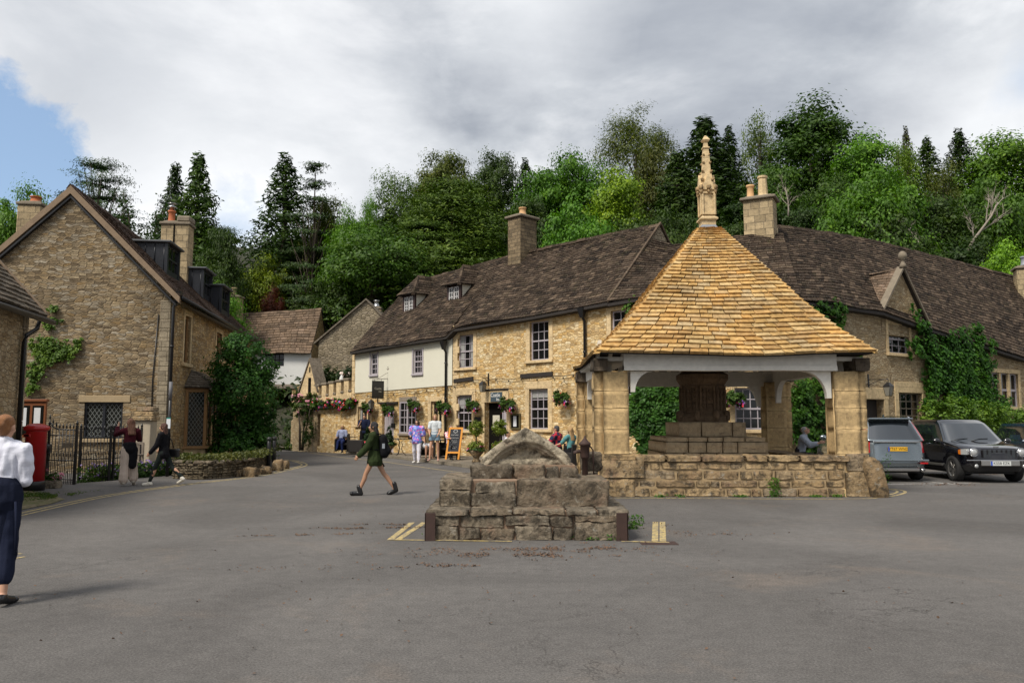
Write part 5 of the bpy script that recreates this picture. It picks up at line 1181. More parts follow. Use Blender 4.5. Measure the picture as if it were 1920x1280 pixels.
# ================================================================== old stone well in the foreground
wy = 11.35
wl_ = thing('stone_well', 'old stepped stone water trough with a carved pointed arch stone on top', 'well', (.12, wy+1.1, 0))
m = MB(); 
def row(specs, y0, y1, z0_, z1_, amp=.03, seed=0, rnd=.045, seg=.035):
    for i, (a, b, c, d_) in enumerate(specs): roughbox(m, a, b, y0+(i*37 % 5-2)*.008, y1, c, d_, amp=amp, seed=seed+i*7.3, rnd=rnd, seg=seg, fr=7)
def fx(px, Y, py=950): return at(px, py, Y).x
Y1, Y2, Y3 = wy, wy+.42, wy+.85
X1 = lambda p: fx(p if p < 1150 else p+19, Y1, 980); X2 = lambda p: fx(p, Y2, 925); X3 = lambda p: fx(p, Y3, 880)
row([(X1(799), X1(860), .0, .20), (X1(861), X1(900), .02, .17), (X1(901), X1(965), 0, .16), (X1(966), X1(1035), 0, .20), (X1(1036), X1(1075), 0, .17), (X1(1076), X1(1160), 0, .25),
     (X1(799), X1(862), .20, .345), (X1(863), X1(945), .18, .34), (X1(946), X1(1030), .205, .345), (X1(1031), X1(1075), .18, .33), (X1(1076), X1(1160), .255, .345)], Y1, Y1+2.3, 0, 0, .024, 3, .022)
row([(X1(798), X1(880), .335, .425), (X1(881), X1(960), .34, .43), (X1(961), X1(1060), .345, .425), (X1(1061), X1(1120), .34, .42), (X1(1121), X1(1162), .335, .42)], Y1-.02, Y1+2.35, 0, 0, .020, 77, .022)
row([(X2(823), X2(882), .42, .66), (X2(883), X2(968), .42, .615), (X2(969), X2(1143), .42, .80), (X2(823), X2(885), .66, .815), (X2(890), X2(966), .615, .775)], Y2, Y2+1.6, 0, 0, .024, 130, .024)
row([(X3(883), X3(960), .79, 1.0), (X3(961), X3(1022), .78, 1.0), (X3(1023), X3(1048), .79, .97), (X3(1049), X3(1084), .78, .96)], Y3, Y3+.75, 0, 0, .026, 201, .024)
row([(X3(1100), X3(1141), .85, 1.15)], Y3+.9, Y3+1.2, 0, 0, .03, 260)
m.build('stone_tiers', M['wellstone'], wl_, merge=False)
m = MB(); m.box(X1(801), X1(1157), Y1+.045, Y1+2.2, 0, .40); m.box(X2(826), X2(1140), Y2+.045, Y2+1.5, .4, .79); m.box(X3(886), X3(1079), Y3+.045, Y3+.7, .79, .99); m.build('mortar_core', plain('old_mortar', (.24, .16, .105), .95, .35, 6, .6), wl_)
# arch stone: pointed outline, recessed pointed arch with mouldings
Ya = Y3+.12; cx = X3(987); zb_ = .985; zt_ = at(988, 803, Ya).z; hw = (X3(1072)-X3(902))/2
def outline(s):  # s in -1..1 -> height of the outer top edge
    a = abs(s); return zb_+.02+(zt_-zb_-.02)*(1-max(0, a-.03)**1.15)*1.0 if a < .93 else zb_+.02+(zt_-zb_)*.10*(1-a)/.07
def outline(s): return zb_+float(np.interp(abs(s), [0, .04, .5, .9, .97, 1.0], [1, .985, .66, .30, .22, 0]))*(zt_-zb_)
def arch(s, k):   # inner pointed-segmental arch scaled by k
    a = min(1, abs(s)/k); return zb_+(zt_-zb_-.11)*(k**1.35)*(1-a**2.1)*.97-(1-k)*.02
m = MB(); N, Kz = 72, 22; vs = []; fs = []
for i in range(N+1):
    s = -1+2*i/N; top = outline(s)
    for j in range(Kz+1):
        z = lerp(zb_-.02, top, j/Kz); dep = 0.0
        k = max(0.0, 1-0)
        # distance-like measure of how far inside the arch
        ins = arch(s, .86)-z if abs(s) < .86 else -1
        e1, e2 = .0, .0
        if ins > 0: dep += .05*min(1, ins/.03)
        ins2 = arch(s, .76)-z if abs(s) < .76 else -1
        if ins2 > 0: dep += .045*min(1, ins2/.025)-.0
        ins3 = arch(s, .68)-z if abs(s) < .68 else -1
        if ins3 > 0: dep += .06*min(1, ins3/.03)
        x = cx+s*hw; p = Vector((x, Ya+dep, z)); nz = noise.noise(p*5)*.014+noise.noise(p*14)*.008; r_ = 0
        if top-z < .04: r_ = (.04-(top-z))*.6
        vs.append(p+Vector((noise.noise(p*4)*.012, nz+r_, noise.noise(p*6+Vector((3, 3, 3)))*.012)))
for i in range(N):
    for j in range(Kz): a = i*(Kz+1)+j; fs.append((a, a+Kz+1, a+Kz+2, a+1))
b = len(vs)
for i in range(N+1):
    s = -1+2*i/N
    for t, dz in ((.12, .012), (.26, 0), (.34, -.03), (.34, None)):
        z = outline(s)+(dz if dz is not None else 0) if dz is not None else zb_-.02
        vs.append(Vector((cx+s*hw, Ya+t, z+noise.noise(Vector((s*4, t, 1)))*.015)))
for i in range(N):
    a0 = i*(Kz+1)+Kz; a1 = a0+Kz+1; c0_ = b+i*4; c1_ = c0_+4
    fs += [(a0, a1, c1_, c0_), (c0_, c1_, c1_+1, c0_+1), (c0_+1, c1_+1, c1_+2, c0_+2), (c0_+2, c1_+2, c1_+3, c0_+3)]
m.add(vs, fs, 0, True)
m.build('arch_stone', M['archstone'], wl_, merge=False)
m = MB(); roughbox(m, cx-hw*1.02, cx+hw*1.02, Ya+.1, Ya+.33, zb_-.03, zb_+.1, amp=.02); m.build('arch_bed', M['archstone'], wl_, merge=False)
for px, w_ in ((799, .135), (1158, .15)):
    x = X1(px)-(.0 if px < 900 else .155); m = MB(); m.box(x-.012, x+w_, Y1-.07, Y1-.055, 0.0, .385, bev=.003); m.box(x-.012 if px < 900 else x+w_-.015, x+.003 if px < 900 else x+w_, Y1-.07, Y1+.25, 0.0, .383, bev=.003); m.build('iron_corner_plate', M['rust'], wl_)
# iron hand pump
pp = at(1097, 880, 12.9); pu = thing('hand_pump', 'rusty cast iron hand pump with pointed cap behind the stone well', 'pump', (pp.x, pp.y, 0))
m = MB(); zt2 = at(1097, 820, 12.9).z; X = TR(pp.x, pp.y, 0)
m.lathe([(.075, 0), (.075, .1), (.05, .14), (.048, zt2-.34), (.065, zt2-.33), (.075, zt2-.30), (.075, zt2-.13), (.095, zt2-.12), (.095, zt2-.09), (.06, zt2-.06), (.02, zt2-.01), (.008, zt2+.03)], X, 14); m.build('body', M['rust'], pu)
m = MB(); m.tube([X @ Vector(p) for p in ((0, 0, zt2-.22), (-.12, 0, zt2-.22), (-.17, 0, zt2-.24), (-.18, 0, zt2-.29))], .03, 10); m.build('spout', M['rust'], pu)
m = MB(); m.tube([X @ Vector(p) for p in ((.07, 0, zt2-.12), (.13, 0, zt2-.2), (.14, .02, zt2-.6))], .012, 8); m.build('handle', M['rust'], pu)
# ================================================================== foliage
def leafobj(name, pts, nrm, size, mat, parent=None, color=(.05, .1, .02), org=Vector((0, 0, 0)), aspect=.55, seed=0, world=False):
    rs = np.random.RandomState(seed); n = len(pts); pts = np.asarray(pts, float); nrm = np.asarray(nrm, float)
    nrm /= np.linalg.norm(nrm, axis=1)[:, None]+1e-9
    t = rs.normal(size=(n, 3)); t -= (t*nrm).sum(1)[:, None]*nrm; t /= np.linalg.norm(t, axis=1)[:, None]+1e-9; b = np.cross(nrm, t)
    s = (np.asarray(size)*np.ones(n))[:, None]; dr = nrm*s*.18
    V = np.stack([pts-t*s, pts-b*s*aspect+dr, pts+t*s, pts+b*s*aspect+dr], 1).reshape(-1, 3)
    if world and parent is not None:
        q = parent
        while q.parent: q = q.parent
        V = V-np.array(ORG.get(q.name, Vector((0, 0, 0))))
    me = bpy.data.meshes.new(name); me.vertices.add(n*4); me.vertices.foreach_set('co', V.ravel())
    me.loops.add(n*4); me.loops.foreach_set('vertex_index', np.arange(n*4)); me.polygons.add(n); me.polygons.foreach_set('loop_start', np.arange(n)*4); me.polygons.foreach_set('loop_total', np.full(n, 4))
    me.update(calc_edges=True); me.materials.append(mat)
    o = bpy.data.objects.new(name, me); col.objects.link(o); o.color = (*color, 1)
    if parent is not None: o.parent = parent
    if name == 'blooms': o['kind'] = 'stuff'
    return o
def unit(rs, n): v = rs.normal(size=(n, 3)); return v/np.linalg.norm(v, axis=1)[:, None]
def crown_lobes(seed, R_=5.5, H=16, lobes=46, clusters=13, leaves=22, z0=.22, flat=1.0, spread=.36, top=.35, pointy=1.0):
    "deciduous crown: lobes of twig clusters, each a puff of leaves; returns points, normals and limb ends"
    rs = np.random.RandomState(seed); P = []; N = []; limbs = []
    cz = H*(z0+(1-z0)*.52); rz = H*(1-z0)*.5
    for i in range(lobes):
        d = unit(rs, 1)[0]; d[2] = abs(d[2]) if rs.rand() < .62 else d[2]
        rad = rs.uniform(.42, .86); prof = 1-max(0, d[2])*(1-pointy)
        c = np.array([d[0]*R_*rad*prof, d[1]*R_*rad*prof, cz+d[2]*rz*rad*1.02]); lr = R_*rs.uniform(.16, .34)
        limbs.append(c)
        cd = unit(rs, clusters); cd[:, 2] = np.where(rs.rand(clusters) < .7, np.abs(cd[:, 2]), cd[:, 2])
        cc = c+cd*lr*rs.uniform(.55, 1.15, (clusters, 1))*np.array([1, 1, .8*flat])
        for k in range(clusters):
            m = int(leaves*rs.uniform(.5, 1.5)); g = rs.normal(size=(m, 3))*lr*spread*np.array([1, 1, .62])
            P.append(cc[k]+g); N.append(cd[k]*.9+g/(lr*spread)*.35+rs.normal(size=(m, 3))*.32+np.array([0, 0, .45]))
    return np.concatenate(P), np.concatenate(N), limbs
def crown_conifer(seed, R_=3.2, H=17, levels=34, per=8, leaves=22, droop=.35, z0=.06, thin=1.0, ragged=.25):
    rs = np.random.RandomState(seed); P = []; N = []
    for l in range(levels):
        q = (l+rs.uniform(-.3, .3))/levels; q = min(max(q, 0), .995); z = H*(z0+(1-z0)*q); r = R_*((1-q)**.85)*rs.uniform(1-ragged, 1.08)+.12
        for k in range(per):
            a = 2*math.pi*(k+rs.rand())/per; L = r*rs.uniform(.7, 1.12); m = max(4, int(leaves*L/R_*1.2+3))
            t = rs.rand(m)**.6; x = t*L; wv = (.10+.16*(1-t))*r*thin
            off = rs.normal(size=m)*wv; zz = z-droop*x*(x/R_)+rs.normal(size=m)*.11*R_*.5+.12*x*(t > .7)
            P.append(np.stack([math.cos(a)*x-math.sin(a)*off, math.sin(a)*x+math.cos(a)*off, zz], 1))
            N.append(np.stack([math.cos(a)*.7*np.ones(m), math.sin(a)*.7*np.ones(m), np.ones(m)*.7], 1)+rs.normal(size=(m, 3))*.45)
    return np.concatenate(P), np.concatenate(N), []
def crown_cedar(seed, R_=7, H=17, levels=11, per=7, leaves=260, z0=.18, topw=.5, up=.1):
    "cedar: separate flat plates of foliage carried on level limbs"
    rs = np.random.RandomState(seed); P = []; N = []; limbs = []
    for l in range(levels):
        q = l/(levels-1); z = H*(z0+(1-z0)*q*.97); r = R_*(1-q)**.55*(1-topw)+R_*topw*(math.sin(math.pi*min(1, .35+q*.65)))**.6
        if l == levels-1: r = R_*topw*.45
        for k in range(per):
            a = 2*math.pi*(k+rs.uniform(-.35, .35)+.5*(l % 2))/per; L = r*rs.uniform(.62, 1.1); zz0 = z+rs.uniform(-.2, .2)
            limbs.append(np.array([math.cos(a)*L*.85, math.sin(a)*L*.85, zz0+up*L]))
            for s in range(4):
                f = (s+1)/4; cx_, cy_ = math.cos(a)*L*f, math.sin(a)*L*f; m = int(leaves*.28*(L/R_+.25)); w_ = (.17+.10*f)*R_*.75
                gx, gy = rs.normal(size=m)*w_*.55, rs.normal(size=m)*w_*.55; dd = np.hypot(gx, gy)
                P.append(np.stack([cx_+gx, cy_+gy, zz0+up*L*f-.10*dd**1.6+rs.normal(size=m)*.06], 1)); N.append(np.stack([math.cos(a)*.45+gx*.2, math.sin(a)*.45+gy*.2, np.ones(m)*.75], 1)+rs.normal(size=(m, 3))*.3)
    return np.concatenate(P), np.concatenate(N), limbs
def trunkmesh(H, r, limbs, seed=0, n=10, lean=0.0, top=.8):
    m = MB(); rg = rng(seed); pts = [Vector((lean*z*z/H+.15*noise.noise(Vector((seed, z*.2, 0)))*z*.15, .1*noise.noise(Vector((seed, z*.2, 5)))*z*.15, z)) for z in [H*top*i/8 for i in range(9)]]
    m.tube(pts, [r*(1-.82*i/8)*(1.35 if i == 0 else 1) for i in range(9)], 8)
    for c in list(limbs)[:n]:
        c = Vector(c); z = min(H*top*.95, max(H*.12, c.z*rg.uniform(.45, .75))); i = z/(H*top)*8; p = pts[int(i)].lerp(pts[min(8, int(i)+1)], i-int(i))
        mid = p.lerp(c, .5)+Vector((0, 0, .25)); m.tube([p, mid, c], [r*.35, r*.22, r*.06], 5)
    return m
PROTO = {}
def proto(kind, name, crown, H, r, mat, lsize, aspect=.55, seed=0, nl=12, top=.8):
    P, N, limbs = crown
    t = trunkmesh(H, r, limbs, seed, nl, 0, top).build('trunk', M['bark'], merge=False, uv=False)
    rs = np.random.RandomState(seed+5)
    c = leafobj('crown', P, N, lsize*rs.uniform(.6, 1.25, len(P)), mat, None, seed=seed, aspect=aspect)
    PROTO[kind] = (name, t, c, H, crown_r(P)); return c
def crown_r(P): return float(np.percentile(np.hypot(P[:, 0], P[:, 1]), 96))
LM, NM = M['leaf'], M['needle']
proto('oak', 'broadleaf_tree', crown_lobes(1, 5.5, 15, 54, 14, 24), 15, .38, LM, .17, seed=1)
proto('round', 'broadleaf_tree', crown_lobes(2, 6, 14, 62, 14, 26, .12, .8, .34), 14, .4, LM, .165, seed=2)
proto('tall', 'broadleaf_tree', crown_lobes(3, 4.4, 18, 54, 12, 24, .2, 1.1, .4, pointy=.7), 18, .36, LM, .165, seed=3)
proto('airy', 'broadleaf_tree', crown_lobes(4, 4.6, 17, 44, 9, 17, .22, 1.2, .42, pointy=.75), 17, .25, LM, .145, seed=4, nl=24, top=.92)
proto('willow', 'broadleaf_tree', crown_lobes(5, 5.6, 17, 50, 13, 24, .25, 1.9, .32, pointy=.8), 17, .3, LM, .15, aspect=.35, seed=5)
proto('fir', 'conifer_tree', crown_conifer(6, 3.6, 17, 44, 11, 44, .3), 17, .25, NM, .17, .3, seed=6, nl=0, top=.97)
proto('spruce', 'conifer_tree', crown_conifer(7, 4.6, 17, 42, 13, 48, .42, .04, 1.2, .3), 17, .3, NM, .19, .35, seed=7, nl=0, top=.97)
proto('cedar', 'cedar_tree', crown_cedar(8, 8.5, 16, 10, 12, 420, .06, .45), 16, .5, NM, .17, .3, seed=8, nl=40, top=.9)
proto('flatcedar', 'cedar_tree', crown_cedar(9, 5.5, 14, 7, 6, 400, .45, .8, .15), 14, .3, NM, .14, .3, seed=9, nl=40, top=.92)
proto('thincedar', 'cedar_tree', crown_cedar(10, 3.6, 16, 10, 5, 260, .3, .6, -.12), 16, .22, NM, .13, .3, seed=10, nl=40, top=.95)
used = set()
def tree(kind, px, ptop, Y, hw, c, label, group=None, cat='tree', rot=None, zbase=None):
    name, t, cr, H, Rr = PROTO[kind]; p = at(px, ptop, Y); zb_ = hill(p.x, Y)-.3 if zbase is None else zbase; h = p.z-zb_; rw = hw/F*Y
    e = thing(name, label, cat, (p.x, Y, zb_), (px*.37+Y) % 6.28 if rot is None else rot, group)
    first = kind not in used; used.add(kind)
    tt = t if first else t.copy(); cc = cr if first else cr.copy()
    for o in (tt, cc):
        if not first: col.objects.link(o)
        o.parent = e
    g_ = 1.2 if kind in ('oak', 'round', 'tall', 'airy', 'willow') else 1.3; e.scale = (rw/Rr*g_, rw/Rr*g_, h/H); cc.color = (c[0]*1.38, c[1]*1.5, c[2]*.65, 1); return e
DK, DK2, MID, BR, YE, OL, BL = (.016, .034, .009), (.024, .045, .010), (.036, .074, .013), (.062, .135, .018), (.115, .175, .018), (.055, .068, .018), (.030, .055, .032)
T = tree
T('round', 55, 352, 62, 62, (.07, .14, .03), 'light green leafy tree behind the chimney at the far left')
T('flatcedar', 188, 308, 70, 75, (.02, .045, .022), 'flat-topped dark cedar showing just above the gable peak on the left')
T('spruce', 330, 306, 72, 60, DK, 'ragged dark pine left of the tall pointed conifer behind the black dormers')
T('spruce', 374, 287, 66, 85, (.030, .058, .012), 'tall pointed olive conifer behind the twin chimney of the gabled house')
T('oak', 415, 432, 62, 40, DK2, 'dark leafy tree right of the tall pointed conifer, above the third dormer')
T('fir', 536, 290, 74, 100, (.022, .044, .011), 'slender spired conifer rising alone above the white arched house')
T('thincedar', 592, 303, 70, 55, (.022, .042, .022), 'thin layered cedar just right of the slender spired conifer')
T('cedar', 560, 470, 72, 75, (.035, .060, .038), 'low blue-green cedar spreading below the thin layered cedar')
T('round', 500, 486, 70, 50, (.10, .13, .012), 'yellow-green rounded tree above the chimney of the white arched house')
T('round', 405, 535, 46, 55, BR, 'bright green bushy tree behind the lowest black dormer', zbase=2)
T('oak', 618, 372, 72, 38, OL, 'dull olive tree between the thin layered cedar and the big spreading cedar')
T('round', 655, 395, 68, 35, BR, 'small bright green tree at the left foot of the big spreading cedar')
T('round', 700, 432, 66, 105, MID, 'broad mid-green tree just above the left end of the inn roof')
T('round', 628, 520, 68, 60, DK2, 'dark bushy tree between the white arched house and the rubble gable')
T('cedar', 850, 345, 74, 170, (.046, .076, .013), 'huge spreading cedar with level plates of foliage above the two inn dormers')
T('cedar', 795, 420, 70, 130, (.042, .074, .013), 'lower spreading cedar in front of the huge one, left of the dark inn chimney')
T('airy', 740, 303, 92, 45, (.05, .085, .02), 'open leafy tree on the skyline at the left shoulder of the huge cedar')
T('oak', 828, 290, 98, 52, OL, 'round olive tree on the skyline straight above the two inn dormers')
T('oak', 925, 289, 94, 45, DK2, 'dark tree on the skyline just left of the small spiky conifer')
T('airy', 690, 350, 84, 22, BR, 'small pale tree at the left end of the skyline beside the big cedar')
T('fir', 985, 298, 90, 50, DK, 'small spiky conifer on the skyline above the dark inn chimney')
T('round', 1062, 288, 84, 75, (.045, .105, .015), 'rounded bright green tree on the skyline right of the dark inn chimney')
T('oak', 1000, 375, 70, 45, DK2, 'dark tree directly behind the dark inn chimney')
T('round', 1085, 382, 58, 80, (.05, .12, .014), 'bushy bright green tree just above the inn roof ridge')
T('tall', 1160, 306, 72, 52, YE, 'yellow-green tree below the tall drooping tree, left of the pinnacle')
T('willow', 1192, 217, 96, 72, OL, 'tall drooping olive-brown tree on the skyline left of the pinnacle')
T('oak', 1222, 278, 86, 42, (.045, .05, .015), 'brownish tree tucked under the tall drooping tree')
T('spruce', 1320, 220, 86, 120, (.018, .036, .008), 'broad dark conifer directly behind the carved pinnacle')
T('fir', 1366, 238, 90, 60, DK, 'narrow dark conifer with a spike right of the carved pinnacle')
T('spruce', 1270, 285, 76, 95, DK2, 'dark conifer left of the carved pinnacle, in front of the broad one')
T('airy', 1424, 208, 98, 46, (.06, .085, .03), 'tall airy birch on the skyline above the pale chimney')
T('tall', 1515, 187, 94, 82, (.026, .055, .012), 'tallest dark green tree on the skyline, right of the pale chimney')
T('oak', 1455, 320, 72, 60, MID, 'mid-green tree behind the pale stone chimney')
T('round', 1560, 330, 74, 70, (.03, .06, .012), 'shaded tree below the tallest tree on the skyline')
T('tall', 1622, 242, 82, 62, BR, 'bright green tall tree right of the tallest tree')
T('airy', 1680, 252, 88, 45, (.075, .12, .022), 'thin bright tree on the skyline left of the dead-topped spike')
T('round', 1640, 330, 62, 92, (.048, .105, .015), 'wide bright green tree above the middle of the right wing roof')
T('fir', 1698, 239, 96, 34, (.03, .03, .014), 'thin dead-topped spruce spike on the right skyline')
T('fir', 1736, 260, 90, 70, (.03, .055, .014), 'pair-like dark conifer just right of the dead-topped spike')
T('fir', 1796, 244, 92, 75, (.018, .035, .015), 'dark blue-green conifer on the skyline, second from the right edge')
T('airy', 1765, 290, 86, 34, OL, 'sparse olive tree between two conifers on the right skyline')
T('tall', 1880, 240, 88, 72, (.06, .115, .018), 'tall bright tree filling the upper right corner')
T('round', 1860, 335, 66, 75, (.038, .08, .012), 'mid-green tree below the tall corner tree')
T('oak', 1760, 370, 64, 75, DK2, 'dark tree among the grey dead branches above the right wing')
T('round', 1895, 457, 47, 62, (.10, .19, .02), 'bright yellow-green bush showing over the right end of the wing roof', zbase=4)
T('oak', 1250, 400, 62, 60, DK2, 'dark tree low behind the pointed end of the inn roof')
T('tall', 1990, 235, 86, 60, MID, 'mid-green tall tree just beyond the right edge')
# wood filling the hillside behind the named trees
SK = [(0, 380), (100, 365), (180, 360), (300, 420), (375, 340), (440, 470), (535, 370), (600, 400), (680, 370), (740, 330), (830, 315), (925, 315), (1065, 315), (1130, 340), (1190, 265), (1245, 310), (1320, 260), (1425, 260), (1515, 235), (1620, 280), (1700, 300), (1796, 280), (1880, 275), (2100, 280)]
LB = {'oak': 'dark open-crowned tree', 'round': 'dark dense rounded tree', 'tall': 'dark tall narrow-headed tree', 'spruce': 'dark drooping conifer'}
r = rng(77); kinds = ['oak', 'round', 'tall', 'spruce', 'oak', 'round']
for i in range(185):
    px = r.uniform(-30, 2050) if i < 150 else r.uniform(-620, -30); sk = float(np.interp(px, [a for a, b in SK], [b for a, b in SK])); Y = r.uniform(56, 112)
    f_ = (Y-56)/56; y = sk+25+(1-f_)*r.uniform(90, 190)+f_*r.uniform(0, 70)
    if px < 470: y = max(y, 420)+ (20 if px < 330 else 0)
    if 395 < px < 475: y = max(y, 465)
    if 660 < px < 1010 and Y < 84: Y = r.uniform(86, 112); y = sk+25+r.uniform(0, 60)
    if 400 < px < 700: Y = max(Y, 72)
    k = kinds[i % 6]; hw = r.uniform(44, 75)
    c = [DK, DK2, DK2, MID, (.03, .052, .011), DK][r.randrange(6)]
    e = tree(k, px, y, Y, hw, c, f'{LB[k]} among many in the dense hillside wood behind the rooftops', 'hillside wood: '+LB[k])
# low woodland undergrowth so no bare hill shows
rs = np.random.RandomState(3); n = 60000; X = rs.uniform(-75, 110, n); Yv = 52+rs.rand(n)**1.3*90; Zv = np.array([hill(a, b) for a, b in zip(X, Yv)])+rs.rand(n)**1.6*3.0
lo_ = leafobj('undergrowth', np.stack([X, Yv, Zv], 1), rs.normal(size=(n, 3))+np.array([0, -.5, 1]), rs.uniform(.16, .34, n), LM, None, (.024, .042, .010)); tag(lo_, kind='stuff')
# red maple
T('round', 512, 542, 66, 26, (.06, .012, .010), 'small dark red maple beside the roof of the white arched house')
# bare and dead trees
def deadtree(px, pbase_y, ptop, Y, label, mat, seed, spread=.5, ivy=False, name='bare_tree', n=7, depth=4):
    p = at(px, pbase_y, Y); top = at(px, ptop, Y); H = top.z-p.z; e = thing(name, label, 'tree', p); rg = rng(seed); m = MB(); tw = MB(); ip = []
    def grow(a, d, L, r_, lv):
        pts = [a]; q = a.copy(); dd = d.copy()
        for i in range(4):
            dd = (dd+Vector((rg.uniform(-.25, .25), rg.uniform(-.25, .25), rg.uniform(-.05, .18)))).normalized(); q = q+dd*L/4; pts.append(q.copy())
        (m if lv < 2 else tw).tube(pts, [r_*(1-.15*i) for i in range(5)], 6 if lv < 2 else 4)
        if ivy and lv < 2:
            for z in range(60): t = rg.uniform(0, 4); i = min(3, int(t)); ip.append(pts[i].lerp(pts[i+1], t-i)+Vector((rg.gauss(0, .22), rg.gauss(0, .22), rg.gauss(0, .2))))
        if lv < depth:
            for i in range(n if lv else 5):
                t = rg.uniform(1, 4); j = min(3, int(t)); b = pts[j].lerp(pts[j+1], t-j); nd = (dd+Vector((rg.uniform(-1, 1), rg.uniform(-1, 1), rg.uniform(-.4, .7)))*spread*1.5).normalized()
                if lv < 2 or rg.random() < .55: grow(b, nd, L*rg.uniform(.38, .6), r_*.45, lv+1)
    grow(Vector((0, 0, 0)), Vector((.12, 0, 1)), H*.62, H*.018, 0)
    a = m.build('trunk', M[mat], None, merge=False, uv=False); a.parent = e; b = tw.build('branches', M[mat], None, merge=False, uv=False); b.parent = e
    if ip: c = leafobj('ivy', [tuple(v) for v in ip], rs.normal(size=(len(ip), 3)), .13, LM, e, (.03, .07, .012))
deadtree(238, 470, 330, 57, 'bare forked tree clad in ivy between the gable and the tall conifers', 'twig', 3, .5, True, n=5, depth=3)
deadtree(285, 470, 372, 55, 'twiggy leafless tree left of the twin chimney of the gabled house', 'twig', 9, .7, True, n=5, depth=3)
deadtree(1478, 405, 318, 50, 'bleached dead branch standing right of the pale stone chimney', 'deadwood', 12, .5, n=5, depth=3)
deadtree(1812, 480, 305, 60, 'grey dead tree with tangled branches above the right wing roof', 'deadwood', 22, .8, n=6, depth=3)
deadtree(1728, 480, 380, 58, 'smaller grey dead tree left of the tangled one above the right wing', 'deadwood', 25, .8, n=5, depth=3)

# ---- climbers and bushes near the buildings
def blob_leaves(blobs, n, seed, face_n=None):
    rs = np.random.RandomState(seed); P = []; N = []
    w_ = np.array([b[1][0]*b[1][2] for b in blobs]); w_ = w_/w_.sum()
    for (c, rad), ww in zip(blobs, w_):
        m = int(n*ww); d = unit(rs, m); k = max(4, m//30); cd = d[:k]; idx = rs.randint(0, k, m)
        q = cd[idx]+rs.normal(size=(m, 3))*.16; P.append(np.array(c)+q*np.array(rad)*rs.uniform(.8, 1.08, (m, 1))); N.append(cd[idx]*.9+rs.normal(size=(m, 3))*.38+np.array([0, 0, .4]))
    return np.concatenate(P), np.concatenate(N)
def bush(name, label, cat, loc, blobs, n, size, c, seed, stem=True, extra=None):
    e = thing(name, label, cat, loc); P, N = blob_leaves(blobs, n, seed); leafobj('foliage', P, N, size*np.random.RandomState(seed).uniform(.6, 1.3, len(P)), LM, e, c, world=True, seed=seed)
    if stem:
        m = MB(); L = Vector(loc); rg = rng(seed)
        for (cc, rr) in blobs: m.tube([L+Vector((rg.uniform(-.15, .15), rg.uniform(-.15, .15), -.02)), L.lerp(Vector(cc), .5)+Vector((0, 0, .1)), Vector(cc)], [.05, .035, .015], 6)
        m.build('stems', M['bark'], e, merge=False, uv=False)
    return e
bx = at(450, 745, 28.6)
B_ = []; rg = rng(4)
for px, py, rr in ((428, 690, 32), (458, 660, 34), (490, 690, 28), (428, 740, 30), (455, 730, 46), (490, 745, 30), (436, 790, 34), (460, 800, 45), (495, 800, 24), (440, 840, 38), (480, 835, 34), (505, 770, 14), (440, 650, 22)):
    p = at(px, py, 29.5+rg.uniform(-.3, .7)); s = rr/F*29.6; B_.append((tuple(p), (s, s*1.1, s)))
bush('garden_bush', 'big dense dark green bush beside the bay window of the gabled house', 'bush', (at(450, 745, 29.6).x, 29.6, 0), B_, 26000, .062, (.030, .095, .012), 5)
def climber(label, wl, spec, n, size, c, seed, d=.12, thick=.22, group=None):
    "leaves on a wall: spec = list of (px, py, radius px)"
    rs = np.random.RandomState(seed); P = []; N = []; nn = np.array(wl.n); pts0 = []
    tot = sum(s[2]**2 for s in spec)
    for px, py, rr in spec:
        p = wpt(wl, px, py, d); dep = p.y; rad = rr/F*dep; m = int(n*rr**2/tot)
        k = max(3, m//16); cu = rs.normal(size=(k, 2))*.5; L_ = np.linalg.norm(cu, axis=1)[:, None]; cu = cu/np.maximum(1, L_); idx = rs.randint(0, k, m); q = cu[idx]*rad+rs.normal(size=(m, 2))*rad*.14
        out = rs.rand(k)[idx]*thick+rs.rand(m)*.06
        r3 = np.array(wl.r); P.append(np.array(p)+q[:, :1]*r3+q[:, 1:]*np.array([0, 0, 1])+out[:, None]*nn); N.append(nn*.9+np.array([0, 0, .6])+rs.normal(size=(m, 3))*.42); pts0.append(p)
    base = Vector((pts0[0].x, pts0[0].y, 0)); e = thing('climbing_plant', label, 'creeper', base, group=group)
    leafobj('foliage', np.concatenate(P), np.concatenate(N), size*rs.uniform(.6, 1.3, sum(len(x) for x in P)), LM, e, c, world=True, seed=seed)
    m = MB()
    for a, b in zip(pts0, pts0[1:]): m.tube([a-wl.n*.05, a.lerp(b, .5)-wl.n*.04+Vector((0, 0, .05)), b-wl.n*.05], .018, 5)
    m.build('stems', M['bark'], e, merge=False, uv=False); return e
climber('bright green creeper climbing the left side of the rubble gable', WG, [(60, 725, 14), (70, 690, 18), (90, 665, 20), (75, 650, 16), (105, 660, 20), (88, 640, 14), (95, 610, 12), (100, 580, 12), (108, 600, 9), (130, 655, 18), (148, 640, 10), (60, 705, 10), (118, 670, 12)], 3600, .055, (.085, .16, .018), 11, .02, .12)
climber('dense creeper covering the right wing wall below the small gable, between its windows', WR, [(1708, 585, 12), (1716, 610, 18), (1730, 635, 25), (1712, 655, 20), (1745, 665, 32), (1770, 690, 38), (1820, 650, 35), (1800, 640, 25), (1838, 690, 35), (1745, 715, 35), (1790, 730, 42), (1840, 735, 38), (1735, 760, 26), (1870, 760, 28), (1780, 770, 40), (1830, 780, 36), (1772, 648, 28), (1790, 672, 36), (1800, 705, 42), (1760, 690, 30), (1780, 720, 40), (1850, 650, 16), (1696, 640, 10), (1820, 615, 16)], 17000, .085, (.042, .125, .014), 12, .05, .35)
